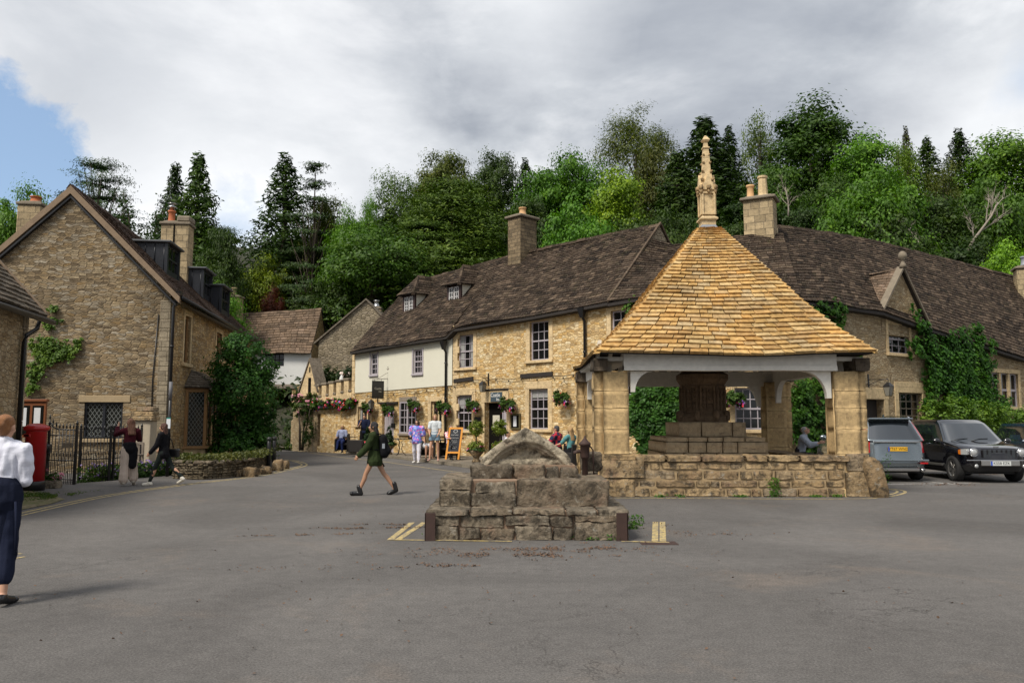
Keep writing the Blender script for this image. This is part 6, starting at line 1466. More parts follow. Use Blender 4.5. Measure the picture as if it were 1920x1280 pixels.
climber('creeper hanging from the eaves behind the right slope of the golden roof', WR, [(1520, 590, 22), (1540, 580, 18), (1560, 585, 20), (1575, 578, 12), (1530, 615, 22), (1560, 615, 20), (1570, 640, 16), (1585, 655, 14), (1600, 668, 10), (1545, 640, 20)], 4200, .075, (.045, .12, .015), 13, .05, .3)
climber('tuft of creeper at the upper window left of the golden roof', WP, [(1190, 567, 12), (1183, 575, 9), (1175, 585, 6), (1200, 580, 10)], 500, .07, (.07, .15, .02), 14, .1, .2)
climber('thick creeper on the inn wall seen through the left bay of the market cross', WM_, [(1205, 740, 30), (1240, 730, 32), (1275, 735, 28), (1200, 790, 28), (1240, 780, 36), (1275, 780, 30), (1225, 825, 30), (1255, 815, 30), (1210, 840, 16)], 11000, .075, (.038, .115, .013), 15, .05, .5)
climber('thick creeper seen through the right bay of the market cross, behind the reading man', WR, [(1488, 740, 22), (1488, 785, 22), (1490, 825, 20), (1505, 735, 28), (1535, 725, 28), (1555, 740, 24), (1510, 780, 28), (1545, 780, 30), (1510, 825, 24), (1545, 825, 24)], 8000, .075, (.045, .12, .014), 16, .05, .5)
hb = []; rg = rng(14)
for px, py, rr, dy in ((1755, 778, 24, 0), (1790, 772, 28, 0), (1825, 778, 28, 0), (1860, 785, 26, 0), (1895, 788, 28, 0), (1930, 795, 26, 0), (1740, 800, 18, 0), (1780, 805, 30, 0), (1850, 805, 28, 0), (1905, 815, 28, 0), (1960, 800, 30, 0)):
    p = wpt(WR, px, py, 1.0); s = rr/F*p.y; hb.append((tuple(p), (s*1.2, s*.9, s)))
bush('shrub_bed', 'long low bright green shrub hedge in front of the right wing, behind the parked cars', 'hedge', (hb[4][0][0], hb[4][0][1], 0), hb, 13000, .07, (.085, .165, .02), 21)
rb = []
for px, py, rr in ((600, 712, 16), (618, 704, 16), (636, 715, 16), (652, 700, 14), (612, 725, 14), (645, 728, 14)):
    p = at(px, py, 45.5); s = rr/F*45.5; rb.append((tuple(p), (s, s, s)))
rose = bush('rose_bush', 'rambling rose bush with pale blooms behind the battlements', 'bush', (at(625, 800, 45.5).x, 45.5, 0), rb, 3800, .085, (.030, .055, .014), 31)
P, N = blob_leaves([(c, tuple(x*1.06 for x in q)) for c, q in rb], 170, 5); leafobj('blooms', P, N, .10, M['rose'], rose, world=True, aspect=.9)
rb = []
for px, py, rr, Y in ((556, 752, 14, 44.5), (572, 760, 15, 44), (585, 750, 12, 43.6), (560, 770, 10, 44.4)):
    p = at(px, py, Y); s = rr/F*Y; rb.append((tuple(p), (s, s*.7, s)))
rose = bush('rose_bush', 'pink and cream climbing rose at the foot of the gabled porch', 'bush', (at(568, 800, 44).x, 44, .1), rb, 1800, .08, (.05, .09, .02), 32)
P, N = blob_leaves([(c, tuple(x*1.06 for x in q)) for c, q in rb], 60, 6); leafobj('blooms', P, N, .075, M['pinkrose'], rose, world=True, aspect=.9)
rb = [(tuple(at(545, 815, 46.5)), (.35, .3, .7)), (tuple(at(578, 808, 43.6)), (.28, .2, .8)), (tuple(at(552, 838, 46)), (.5, .3, .3))]
bush('ivy_clump', 'ivy and moss clump at the base of the stone corner by the lane', 'bush', (rb[0][0][0], rb[0][0][1], 0), rb, 1500, .07, (.05, .09, .02), 33, stem=False)
# hedge, dark arch and grass seen through the arch of the far house
hb = [(tuple(at(520+14*i, 755, 72)), (1.3, 1, 1.9)) for i in range(-3, 4)]+[(tuple(at(520+14*i, 725, 73)), (1.3, 1, 1.7)) for i in range(-3, 4)]
bush('lane_hedge', 'dark hedge beyond the arch of the white house', 'hedge', (at(520, 790, 72).x, 72, 0), hb, 4000, .16, (.02, .04, .01), 41, stem=False)
m = MB(); a, b = G(470, 822), G(560, 822); m.add([Vector((-26, 63, .02)), Vector((-8, 63, .02)), Vector((-8, 74, 1.1)), Vector((-26, 74, 1.1))], [(0, 1, 2, 3)]); tag(m.build('verge_grass', plain('bright_grass', (.16, .19, .03), .95, .4, 2, .5)), kind='structure')  # brighter, yellower green than the plain grass colour
m = MB(); m.box(-28, -6, 75, 75.4, 0, 2.4); o = m.build('lane_wall', M['drystone']); tag(o, 'shaded dry stone wall across the end of the lane beyond the arch', 'wall')
# ================================================================== props
# curved dry-stone garden wall with bed
wallpts = smoothpts([G(*p) for p in ((322, 897), (380, 899), (440, 894), (478, 886), (500, 872), (508, 862))], 7)
gw = thing('garden_wall', 'low curved dry stone wall round the bed below the big bush', 'wall', wallpts[10])
m = MB(); rg = rng(6)
for a, b in zip(wallpts, wallpts[1:]):
    t = (b-a); L = t.length; d_ = t.normalized(); X = Matrix(((d_.x, -d_.y, 0, a.x), (d_.y, d_.x, 0, a.y), (0, 0, 1, 0), (0, 0, 0, 1))); z = 0
    for k in range(6):
        h = .075; x = 0
        while x < L-.01:
            xe = min(L, x+rg.uniform(.15, .4)); m.box(x+.003, xe-.003, rg.uniform(-.03, .02), .3, z+.003, z+h-.004, X, bev=.012); x = xe
        z += h
    x = 0
m.build('stones', M['drystone'], gw, merge=False)
m = MB()
for i in range(0, len(wallpts)-1, 2):
    p = wallpts[i]; boulder(m, p+Vector((0, .15, .48)), (rg.uniform(.1, .2), .16, .06), i, n=10, amp=.4)
m.build('coping_stones', M['wellstone'], gw, merge=False)
m = MB(); n = len(wallpts); m.poly([Vector((p.x, p.y+.15, .38)) for p in wallpts]+[Vector((-10.4, 31, .38)), Vector((-11.4, 27.5, .38)), Vector((-10.9, 25.5, .38))]); tag(m.build('flower_bed', M['earth']), kind='structure')
rs = np.random.RandomState(8); k = 2600; t = rs.rand(k)*(len(wallpts)-1.01); i = t.astype(int)
W_ = np.array([tuple(p) for p in wallpts]); P = W_[i]+(W_[i+1]-W_[i])*(t-i)[:, None]+np.stack([rs.normal(size=k)*.15, np.abs(rs.normal(size=k))*.4+.1, .5+rs.rand(k)*.22], 1)
o = leafobj('bed_plants', P, rs.normal(size=(k, 3))+[0, 0, .6], .05, LM, None, (.075, .09, .03)); tag(o, kind='stuff')
for i, (px, py, a, b, lab) in enumerate(((445, 893, .22, .17, 'small pale kerbside boulder at the left end of the row'), (470, 893, .30, .24, 'larger grey boulder by the road below the garden wall'), (486, 889, .2, .15, 'small flat boulder right of the larger grey one'), (498, 888, .24, .20, 'rounded boulder in front of the two black bollards'), (521, 882, .24, .30, 'tallest mossy boulder standing against the black bollards'), (532, 879, .20, .24, 'narrow boulder at the right end of the row'))):
    p = G(px, py); t = thing('boulder', lab, 'boulder', p, group='boulders along the road edge'); m = MB(); boulder(m, p+Vector((0, 0, b*.5)), (a*.8, a*.65, b*.72), i+3, n=14, amp=.35); m.build('stone', M['wallstone'], t, merge=False)
def bollard(p, label):
    t = thing('bollard', label, 'bollard', p, group='pair of black bollards'); X = Matrix.Translation(p)
    m = MB(); m.lathe([(.075, 0), (.075, .95), (.05, .98)], X, 10); m.build('post', M['black'], t); m = MB(); m.lathe([(.055, .98), (.085, 1.01), (.085, 1.07), (.05, 1.11), (.01, 1.12)], X, 10); m.build('cap', M['signdark'], t)
bollard(G(503, 879), 'left one of the two black bollards at the bend of the lane'); bollard(G(513, 876), 'right one of the two black bollards at the bend of the lane')
# railings and gate
def finial(m, p, s=1.0): m.lathe([(.012, 0), (.022*s, .02), (.026*s, .05), (.003, .14)], Matrix.Translation(p), 6)
def railing(name, label, a, b, n, h, cat='railing', hf=None, low=True):
    t = thing(name, label, cat, a); m = MB(); d_ = (b-a)
    for i in range(n+1):
        p = a+d_*(i/n); hh = h if hf is None else hf(i/n); m.cyl(p, p+Vector((0, 0, hh)), .011, 6); finial(m, p+Vector((0, 0, hh)))
        if low and i < n: q = a+d_*((i+.5)/n); m.cyl(q, q+Vector((0, 0, .72)), .008, 6); finial(m, q+Vector((0, 0, .72)), .8)
    m.build('bars', M['black'], t, merge=False)
    for z in (.12, h-.22, .62): m = MB(); m.tube([a+Vector((0, 0, z)), b+Vector((0, 0, z))], .016, 4); m.build('rail', M['black'], t)
    for p in (a, b):
        m = MB(); m.box(p.x-.028, p.x+.028, p.y-.028, p.y+.028, 0, h+.05); finial(m, p+Vector((0, 0, h+.05)), 1.6); m.build('post', M['black'], t)
    return t
g0, g1, g2 = G(87, 905), G(139, 908), G(147, 904)
gt = railing('iron_gate', 'open black iron garden gate with a curved top beside the red post box', g0, g1, 8, 1.5, 'gate', lambda s: 1.72-.25*min(1, s*3)**.7)
m = MB(); m.tube([g0+Vector((.03, 0, 1.62)), g0+Vector((.1, 0, 1.5)), g0+Vector((.25, .0, 1.44)), g1+Vector((0, 0, 1.42))], .02, 6); m.build('curved_bar', M['black'], gt)
m = MB(); p = g0.lerp(g1, .72); m.box(p.x-.14, p.x+.14, p.y-.03, p.y-.02, .96, 1.08); pl_ = m.build('gate_plate', M['steel'], gt)
f0, f1, f2 = g2, G(204, 901), G(262, 890)
railing('iron_railing', 'black spiked iron railing in front of the leaded window', f0, f1, 9, 1.42); 
railing('iron_railing', 'short rear run of black railing behind the woman in maroon', f1+Vector((.05, .1, 0)), f2, 7, 1.42)
q = G(256, 884); t = thing('iron_standard', 'tall black iron spike with a cross arm standing at the end of the railing', 'post', q); m = MB(); m.cyl(q, q+Vector((0, 0, 1.85)), .02, 6); m.tube([q+Vector((-.1, 0, 1.65)), q+Vector((.22, 0, 1.62))], .02, 5); finial(m, q+Vector((0, 0, 1.85)), 1.5); m.build('post', M['black'], t)
rs = np.random.RandomState(9); k = 2600; u = rs.rand(k); A_, Bp = np.array(tuple(G(140, 906))), np.array(tuple(G(330, 890))); P = A_+(Bp-A_)*u[:, None]+np.stack([rs.normal(size=k)*.05, rs.rand(k)*1.2, rs.rand(k)**1.5*.42], 1)
o = leafobj('border_plants', P, rs.normal(size=(k, 3))+[0, 0, .6], .055, LM, None, (.05, .10, .02)); tag(o, kind='stuff')
k = 260; u = rs.rand(k); P = A_+(Bp-A_)*u[:, None]+np.stack([rs.normal(size=k)*.05, rs.rand(k)*.8, .15+rs.rand(k)*.35], 1); o = leafobj('border_flowers', P, rs.normal(size=(k, 3)), .035, M['lavender'], None, aspect=.9); tag(o, kind='stuff')
# post box
p = G(62, 919); t = thing('post_box', 'red cylindrical cast iron post box with a black base at the left', 'post box', p); X = Matrix.Translation(p) @ Matrix.Rotation(R(-28), 4, 'Z')
m = MB(); m.lathe([(.232, .22), (.232, 1.40), (.24, 1.41), (.24, 1.43)], X, 28); body = m.build('body', M['red'], t)
m = MB(); m.lathe([(.26, 1.43), (.285, 1.45), (.29, 1.50), (.27, 1.535), (.235, 1.55), (.2, 1.575), (.12, 1.60), (.01, 1.61)], X, 28); m.build('cap', M['red'], t)
m = MB(); m.lathe([(.25, 0), (.25, .2), (.236, .225)], X, 28); m.build('base', M['black'], t)
m = MB(); m.box(-.12, .12, -.245, -.20, 1.28, 1.36, X, bev=.008); m.box(-.14, .14, -.236, -.2, .35, 1.12, X, bev=.02); dr = m.build('door', M['red'], t)
m = MB(); m.box(-.1, .1, -.249, -.243, 1.30, 1.335, X); m.build('slot', M['dark'], dr)
m = MB(); m.box(.02, .13, -.243, -.236, .86, 1.10, X); m.build('collection_plate', M['whitepaper'], dr)
# timber-clad litter bin and stone trough
p = G(74, 905); t = thing('litter_bin', 'wooden slatted litter bin with a black lid tucked behind the post box', 'litter bin', p); m = MB(); X = Matrix.Translation(p)
for i in range(10): a = 2*math.pi*i/10; m.box(-.05, .05, .16, .185, .05, .78, X @ Matrix.Rotation(a, 4, 'Z') @ Matrix.Rotation(R(5), 4, 'X'))
m.build('slats', M['greywood'], t); m = MB(); m.lathe([(.2, .8), (.24, .82), (.25, 1.0), (.2, 1.06), (.05, 1.08)], X, 14); m.build('lid', M['black'], t)
p = G(90, 915); t = thing('stone_trough', 'small stone trough planted with pink and white flowers beside the post box', 'planter', p); X = Matrix.Translation(p) @ Matrix.Rotation(R(5), 4, 'Z')
m = MB(); roughbox(m, -.28, .28, -.14, .16, 0, .2, X, amp=.012, seed=3, rnd=.03, seg=.05); m.build('trough', M['wellstone'], t, merge=False)
P, N = blob_leaves([((p.x+dx, p.y, .27), (.14, .12, .11)) for dx in (-.18, 0, .18)], 800, 3); leafobj('foliage', P, N, .032, LM, t, (.05, .11, .02), world=True); P, N = blob_leaves([((p.x+dx, p.y, .32), (.14, .12, .11)) for dx in (-.18, 0, .18)], 60, 4); leafobj('blooms', P, N, .04, M['pinkrose'], t, world=True, aspect=.9)
# grassy verge with cobbles by the post box
m = MB(); m.add([Vector((a.x, a.y, .012)) for a in (G(-60, 990), G(30, 958), G(95, 945), G(122, 936), G(100, 930), G(30, 915), G(-80, 905))], [tuple(range(7))]); tag(m.build('verge', rubble('cobbled_verge', [(.20, .16, .10), (.26, .21, .14), (.15, .12, .08)], (.07, .10, .03), 5, 6, .9, .6, (.07, .10, .02), .08, .03, .7)), kind='structure')
rs = np.random.RandomState(10); k = 5000; a, b = G(10, 930), G(110, 934); P = np.stack([rs.uniform(a.x-.9, b.x, k), rs.normal((a.y+b.y)/2, .45, k), rs.rand(k)*.05+.01], 1); keep = np.array([noise.noise(Vector((x*2.2, y*2.2, 0))) > -.05 for x, y, z in P]); P = P[keep]
o = leafobj('verge_grass', P, rs.normal(size=(len(P), 3)), .03, LM, None, (.07, .12, .02), aspect=.25); tag(o, kind='stuff')
# notice board
p = at(62, 775, 21.4); t = thing('notice_board', 'brown glazed wooden notice board on the wall above the post box', 'notice board', (p.x, p.y, 0)); X = Matrix.Translation((p.x+.05, p.y+2, 0)); WX = Matrix.Translation((p.x, p.y, 0)); z1 = at(62, 753, 21.4).z; z0_ = z1-.95
m = MB(); m.box(-.42, .36, -.05, .02, z0_, z1, WX); bd = m.build('frame', M['mahog'], t)
m = MB(); m.box(-.46, .40, -.09, .04, z1, z1+.07, WX, bev=.01); m.build('hood', M['mahog'], t)
for a, b in ((-.36, -.06), (.01, .31)):
    m = MB(); m.box(a, b, -.056, -.051, z0_+.08, z1-.1, WX); g_ = m.build('pane', M['glass'], bd); m = MB(); m.box(a+.05, b-.08, -.060, -.057, z0_+.3, z1-.16, WX); m.build('notice', M['whitepaper'], bd)
m = MB(); m.box(-.36, -.28, -.02, .05, 0, z0_, WX); m.box(.22, .30, -.02, .05, 0, z0_, WX); m.build('legs', M['mahog'], t)
# stepped stone pier, bench, lamp post with notice
Yp = 25.3; a, b = at(247, 880, Yp).x, at(281, 880, Yp).x
t = thing('stone_pier', 'pale rendered stone buttress with stepped capping behind the bench', 'buttress', ((a+b)/2, Yp, 0)); zc_ = at(262, 788, Yp).z
m = MB(); m.box(a+.03, b-.03, Yp, Yp+.45, 0, zc_, bev=.02); m.build('shaft', plain('pale_render', (.42, .36, .27), .9, .25, 3, .5), t)
m = MB()
for i in range(3): roughbox(m, a-.06+i*.03, b+.04-i*.02, Yp-.10+i*.1, Yp+.5, zc_+i*.15, zc_+.13+i*.15, amp=.02, seed=i*3, rnd=.03, seg=.06)
m.build('capping', M['wallstone'], t, merge=False)
a, b = G(238, 893), G(282, 891); t = thing('wooden_bench', 'grey weathered wooden bench against the stone buttress', 'bench', (a+b)/2); x0_, x1_ = a.x, b.x; Yb = 24.0
m = MB(); [m.box(x0_, x1_, Yb-.2+i*.12, Yb-.1+i*.12, .42, .45) for i in range(4)]; m.build('seat', M['greywood'], t)
m = MB(); [m.box(x0_+i*.1, x0_+.07+i*.1, Yb+.27, Yb+.29, .5, .95) for i in range(int((x1_-x0_)/.1))]; m.box(x0_, x1_, Yb+.26, Yb+.31, .95, 1.03, bev=.01); m.build('backrest', M['greywood'], t)
for x in (x0_, x1_-.06):
    m = MB(); m.box(x, x+.06, Yb-.2, Yb-.14, 0, .64); m.build('leg', M['greywood'], t); m = MB(); m.box(x, x+.06, Yb+.25, Yb+.31, 0, .98); m.build('leg', M['greywood'], t); m = MB(); m.box(x-.01, x+.07, Yb-.24, Yb+.3, .64, .68, bev=.01); m.build('armrest', M['greywood'], t)
p = G(313, 893); t = thing('sign_post', 'slim black post with a grey collar and a paper notice at the house corner', 'post', p); Yq = p.y; X = Matrix.Translation((p.x, p.y, 0)); zt_ = at(318, 716, Yq).z
m = MB(); m.cyl(p, p+Vector((0, 0, zt_)), .045, 10); m.build('post', M['black'], t); m = MB(); m.cyl(p+Vector((0, 0, zt_-.55)), p+Vector((0, 0, zt_+.01)), .052, 10); m.build('collar', M['lead'] if False else plain('grey_band', (.14, .14, .15), .6), t)
zz_ = at(315, 793, Yq).z; m = MB(); m.box(-.06, .06, -.062, -.05, zz_-.16, zz_+.13, X); m.build('notice', M['whitepaper'], t); m = MB(); m.box(-.06, .06, -.063, -.05, zz_+.13, zz_+.17, X); m.build('notice_header', plain('teal', (.02, .22, .18), .6), t)
p = G(298, 896); t = thing('carrier_bag', 'white printed carrier bag standing by the wall behind the woman in black', 'bag', p+Vector((0, 1.6, 0))); X = TR(p.x, p.y+1.6, 0); m = MB(); m.hull([X @ Vector(v) for v in ((-.13, -.07, 0), (.13, -.07, 0), (.13, .07, 0), (-.13, .07, 0))], [X @ Vector(v) for v in ((-.15, -.05, .34), (.15, -.04, .33), (.14, .04, .35), (-.15, .03, .33))]); m.build('bag', M['whitepaper'], t)

# ---- hanging baskets (one made, the rest copied)
def make_basket():
    t = thing('hanging_basket', '', 'hanging basket', (0, 0, 0)); m = MB(); m.lathe([(.04, -.18), (.14, -.12), (.19, 0), (.2, .01), (.18, .01)], I4, 12); m.build('bowl', M['wicker'], t)
    P, N = blob_leaves([((0, 0, .02), (.24, .22, .18)), ((-.16, 0, -.08), (.12, .12, .16)), ((.17, 0, -.08), (.12, .12, .17)), ((0, -.1, .12), (.16, .14, .12))], 1700, 3); leafobj('foliage', P, N, .036, LM, t, (.045, .10, .018))
    P, N = blob_leaves([((0, -.03, .04), (.27, .25, .2)), ((-.18, 0, -.1), (.12, .12, .18)), ((.18, 0, -.1), (.12, .12, .18))], 200, 4); leafobj('blooms', P, N, .032, M['flower'], t, aspect=.9, seed=6)
    m = MB(); [m.cyl((.18*math.cos(a), .18*math.sin(a), .01), (0, 0, .48), .004, 4) for a in (0, 2.1, 4.2)]; m.tube([(0, 0, .48), (0, .12, .50), (0, .32, .42), (0, .34, .0)], .009, 5); m.build('bracket', M['black'], t)
    return t
bas = make_basket(); zr_ = math.atan2(WP.r.y, WP.r.x); GB = 'hanging flower baskets on the inn front'
for i, (px, py, sc2, wl, lab) in enumerate(((689, 763, 1.15, WP, 'flower basket by the wall lantern over the leftmost stone-framed inn window'), (728, 768, 1.2, WP, 'full flower basket beside the grey boarded inn door'), (776, 759, 1.2, WP, 'flower basket at the top right of the wide mauve casement'), (832, 763, 1.25, WP, 'bright flower basket above the blackboard side, left of the long downpipe'), (886, 759, 1.15, WP, 'flower basket with a red trailing bloom left of the inn name plate'), (952, 757, 1.25, WP, 'green flower basket with a white bloom below and right of the name plate'), (1053, 745, 1.2, WP, 'flower basket on the bare wall above the seated couple'), (1377, 746, 1.2, WM_, 'flower basket seen through the market cross beside the many-paned window'))):
    o = bas if i == 0 else copies_of(bas); p = wpt(wl, px, py, .36); o.location = p; o.rotation_euler = (0, 0, math.atan2(wl.r.y, wl.r.x)+0); o.scale = (sc2,)*3; o['label'] = lab; o['group'] = GB; ORG[o.name] = p
# flower troughs on the battlemented wall
for i, (x0_, x1_, py, lab) in enumerate(((592, 632, 764, 'longer flower trough with red and white blooms on the battlemented wall'), (638, 661, 765, 'shorter flower trough next to the inn corner on the battlemented wall'))):
    a, b = wpt(WP, x0_, py-4, .2), wpt(WP, x1_, py-8, .2); t = thing('flower_trough', lab, 'planter', (a+b)/2, group='flower troughs on the battlemented wall')
    m = MB(); mid = (a+b)/2; L = (b-a).length/2; X = WP.M(*[(mid-WP.O).dot(WP.r), mid.z, .2]); m.box(-L, L, -.1, .1, -.2, .0, X); m.build('trough', M['black'], t)
    bl = [(tuple(a.lerp(b, q)+Vector((0, 0, .02))), (.26, .22, .24)) for q in (0, .2, .4, .6, .8, 1)]
    P, N = blob_leaves(bl, 2400, 5+i); leafobj('foliage', P, N, .055, LM, t, (.045, .10, .018), world=True); P, N = blob_leaves([(c, tuple(x*1.08 for x in q)) for c, q in bl], 190, 8+i); leafobj('blooms', P, N, .06, M['flower'], t, world=True, aspect=.9)
# lanterns and the hanging sign
def lantern(name, label, wl, px, py, arm=.5, s=1.0, post=False):
    p = wpt(wl, px, py, arm); t = thing(name, label, 'lantern', p); X = Matrix(((wl.r.x, wl.n.x, 0, p.x), (wl.r.y, wl.n.y, 0, p.y), (0, 0, 1, p.z), (0, 0, 0, 1)))
    m = MB(); m.lathe([(.03*s, .26*s), (.06*s, .25*s), (.17*s, .14*s), (.18*s, .12*s)], X @ Matrix.Rotation(math.pi/4, 4, 'Z'), 4, smooth=False); m.lathe([(.10*s, -.2*s), (.115*s, -.18*s)], X @ Matrix.Rotation(math.pi/4, 4, 'Z'), 4, smooth=False)
    for k in range(4): a = math.pi/4+k*math.pi/2; m.cyl(X @ Vector((.11*s*math.cos(a), .11*s*math.sin(a), -.18*s)), X @ Vector((.165*s*math.cos(a), .165*s*math.sin(a), .13*s)), .01, 4)
    f = m.build('frame', M['black'], t); m = MB(); m.lathe([(.095*s, -.18*s), (.15*s, .12*s)], X @ Matrix.Rotation(math.pi/4, 4, 'Z'), 4, smooth=False); m.build('pane', plain('lantern_glass', (.20, .19, .16), .25, .3, 8), f)
    m = MB(); m.tube([X @ Vector((0, 0, .26*s)), X @ Vector((0, 0, .4)), X @ Vector((0, -arm, .42))], .014, 5); m.tube([X @ Vector((0, -arm+.02, .2)), X @ Vector((0, -arm*.5, .36)), X @ Vector((0, 0, .42))], .01, 5); m.box(-.03, .03, -arm, -arm+.03, .1, .62, X); m.build('bracket', M['black'], t)
lantern('wall_lantern', 'black wall lantern left of the inn name plate', WP, 905, 726, .35)
lantern('wall_lantern', 'black wall lantern between the leftmost inn window and the grey door', WP, 696, 759, .4)
lantern('wall_lantern', 'black hanging lantern on a long bracket over the right wing doorway', WR, 1666, 731, .8, 1.1)
u_, z_ = WP.uz(728, 722); p = WP.P(u_, z_, 0); t = thing('hanging_sign', 'charcoal inn sign hanging from an ornate bracket on the cream wall', 'sign', p)
# sign hangs outward from the wall: board in the plane of the bracket
m = MB(); X = WP.M(u_, 0, 0); zt_ = Z(WP, 728, 702); m.box(-.02, .02, 0.0, .03, zt_-.55, zt_+.30, X); m.tube([X @ Vector(v) for v in ((0, .02, zt_-.2), (0, .95, zt_-.28))], .016, 5); m.tube([X @ Vector(v) for v in ((0, .03, zt_+.1), (0, .3, zt_-.05), (0, .7, zt_-.26))], .009, 5)
for v in ((0, 0, .36), (-.06, 0, .28), (.06, 0, .28), (0, 0, .24)): m.ball(X @ Vector((v[0], .02, zt_+v[2])), .035, 6)
m.build('bracket', M['rust'], t)
# turn the board so that it faces the square as in the photograph (the bracket is slightly swung)
sa = X @ Vector((0, .30, zt_-.32)); sb = X @ Vector((0, .92, zt_-.36)); dv = (sb-sa).normalized(); dv = Vector((dv.x, dv.y, 0)).normalized(); nv = Vector((dv.y, -dv.x, 0)); nv = nv if nv.y < 0 else -nv
SM = Matrix(((-dv.x if nv.cross(Vector((0, 0, 1))).dot(dv) > 0 else dv.x, 0, nv.x, 0), (0, 0, 0, 0), (0, 0, 0, 0), (0, 0, 0, 1)))
c_s = (sa+sb)/2+Vector((0, 0, -.42)); rx_ = Vector((0, 0, 1)).cross(nv); SM = Matrix(((rx_.x, nv.x, 0, c_s.x), (rx_.y, nv.y, 0, c_s.y), (0, 0, 1, c_s.z), (0, 0, 0, 1)))
m = MB(); m.box(-.30, .30, -.03, .03, -.40, .40, SM); bd = m.build('board', M['signdark'], t); m = MB()
for a, b, c, d_ in ((-.33, .33, .38, .43), (-.33, .33, -.43, -.38), (-.33, -.29, -.38, .38), (.29, .33, -.38, .38)): m.box(a, b, -.035, .035, c, d_, SM)
m.build('board_frame', M['black'], t); m = MB(); m.text('Castle', .16, SM @ Matrix.Translation((-.02, .034, .05)) @ TX); m.text('Inn', .13, SM @ Matrix.Translation((.1, .034, -.09)) @ TX); m.build('lettering', M['paper'], bd)
m = MB(); [m.cyl(SM @ Vector((x, 0, .43)), SM @ Vector((x, 0, .52)), .008, 4) for x in (-.2, .2)]; m.build('hangers', M['black'], t)
# string of lights along the front
t = thing('string_lights', 'cable of small festoon bulbs strung along the inn front above the ground floor', 'string lights', WP.P(-4, 0, .1)); pts = []
KX = [(664, 738), (716, 736), (760, 733), (800, 729), (838, 724), (852, 722), (888, 712), (930, 709), (977, 708), (1037, 704), (1075, 701), (1088, 698)]
for a, b in zip(KX, KX[1:]):
    for k in range(6): s = k/6; pts.append(wpt(WP, lerp(a[0], b[0], s), lerp(a[1], b[1], s)+4*s*(1-s)*2.5, .09))
m = MB(); m.tube(pts, .012, 4); cb_ = m.build('cable', M['black'], t, merge=False)
m = MB(); [m.ball(p+Vector((0, 0, -.07)), .035, 6) for p in pts[::3]]; bb = m.build('bulbs', M['black'], t, merge=False)
# parasol
p = at(640, 730, 45); t = thing('parasol', 'closed white parasol standing behind the battlements', 'parasol', (p.x, p.y, 0)); X = Matrix.Translation((p.x, p.y, 0)); z9 = at(640, 703, 45).z
m = MB(); m.cyl((p.x, p.y, 0), (p.x, p.y, z9), .025, 6); m.build('pole', M['greywood'], t); m = MB(); m.lathe([(.30, z9-1.0), (.27, z9-.8), (.2, z9-.5), (.1, z9-.12), (.02, z9+.02)], X, 9, smooth=False); m.build('canopy', M['fabric_white'], t)
# blackboard
u_ = U(WP, 853, 850, 1.1)
def aboard():
    b0, b1 = G(835, 861, .16), G(860, 861, .16); c = (b0+b1)/2+Vector((0, 0, 0)); t = thing('blackboard', 'orange-framed A-board with chalk writing on the pavement', 'A-board', c); rz = R(-4)
    w_ = (b1-b0).length/2+.02; H = .0; H = at(857, 801, c.y).z-.14
    for s, mt in ((1, 'orangewood'), (-1, 'brownpaint')):
        X = TR(c.x, c.y+(0 if s > 0 else .55), .16, rz) @ Matrix.Rotation(R(-11)*s, 4, 'X') @ Matrix(((1, .0, .10 if s > 0 else 0.1, 0), (0, 1, 0, 0), (0, 0, 1, 0), (0, 0, 0, 1)))
        m = MB(); m.box(-w_, -w_+.07, -.02, .02, 0, H, X); m.box(w_-.07, w_, -.02, .02, 0, H, X); m.box(-w_+.07, w_-.07, -.02, .02, H-.07, H, X); m.box(-w_+.07, w_-.07, -.02, .02, .24, .31, X)
        fr = m.build('frame', M[mt], t); m = MB(); m.box(-w_+.07, w_-.07, -.012, .012, .31, H-.07, X); pn_ = m.build('panel', M['chalk'], t)
        if s > 0:
            TT = Matrix(((1, 0, 0, 0), (0, 0, -1, -.016), (0, 1, 0, 0), (0, 0, 0, 1))); m = MB(); W2 = w_-.09
            for k, (tx, sz, zz) in enumerate((('Hotel Terrace', .085, H-.30), ('Non-residents Welcome', .062, H-.42), ('Morning coffee, lunch', .048, H-.53), ('afternoon tea and dinner', .048, H-.59), ('served daily', .048, H-.65), ('Ask inside about our rooms', .045, H-.77), ('and private dining', .048, H-.83), ('Thank You', .075, H-.98))):
                m.text(tx, sz*W2*2/.62*.92, X @ Matrix.Translation((-.02, 0, zz)) @ TT)
            m.lathe([(.055, -.02), (.06, -.018)], X @ Matrix.Translation((0, -.014, H-.16)) @ Matrix.Rotation(R(90), 4, 'X'), 12)
            [m.ball(X @ Vector((.075*math.cos(a), -.014, H-.16+.06*math.sin(a))), (.018, .004, .018), 6) for a in [k*math.pi/4 for k in range(8)]]
            m.build('chalk_writing', M['chalkwhite'], pn_, merge=False)
aboard()
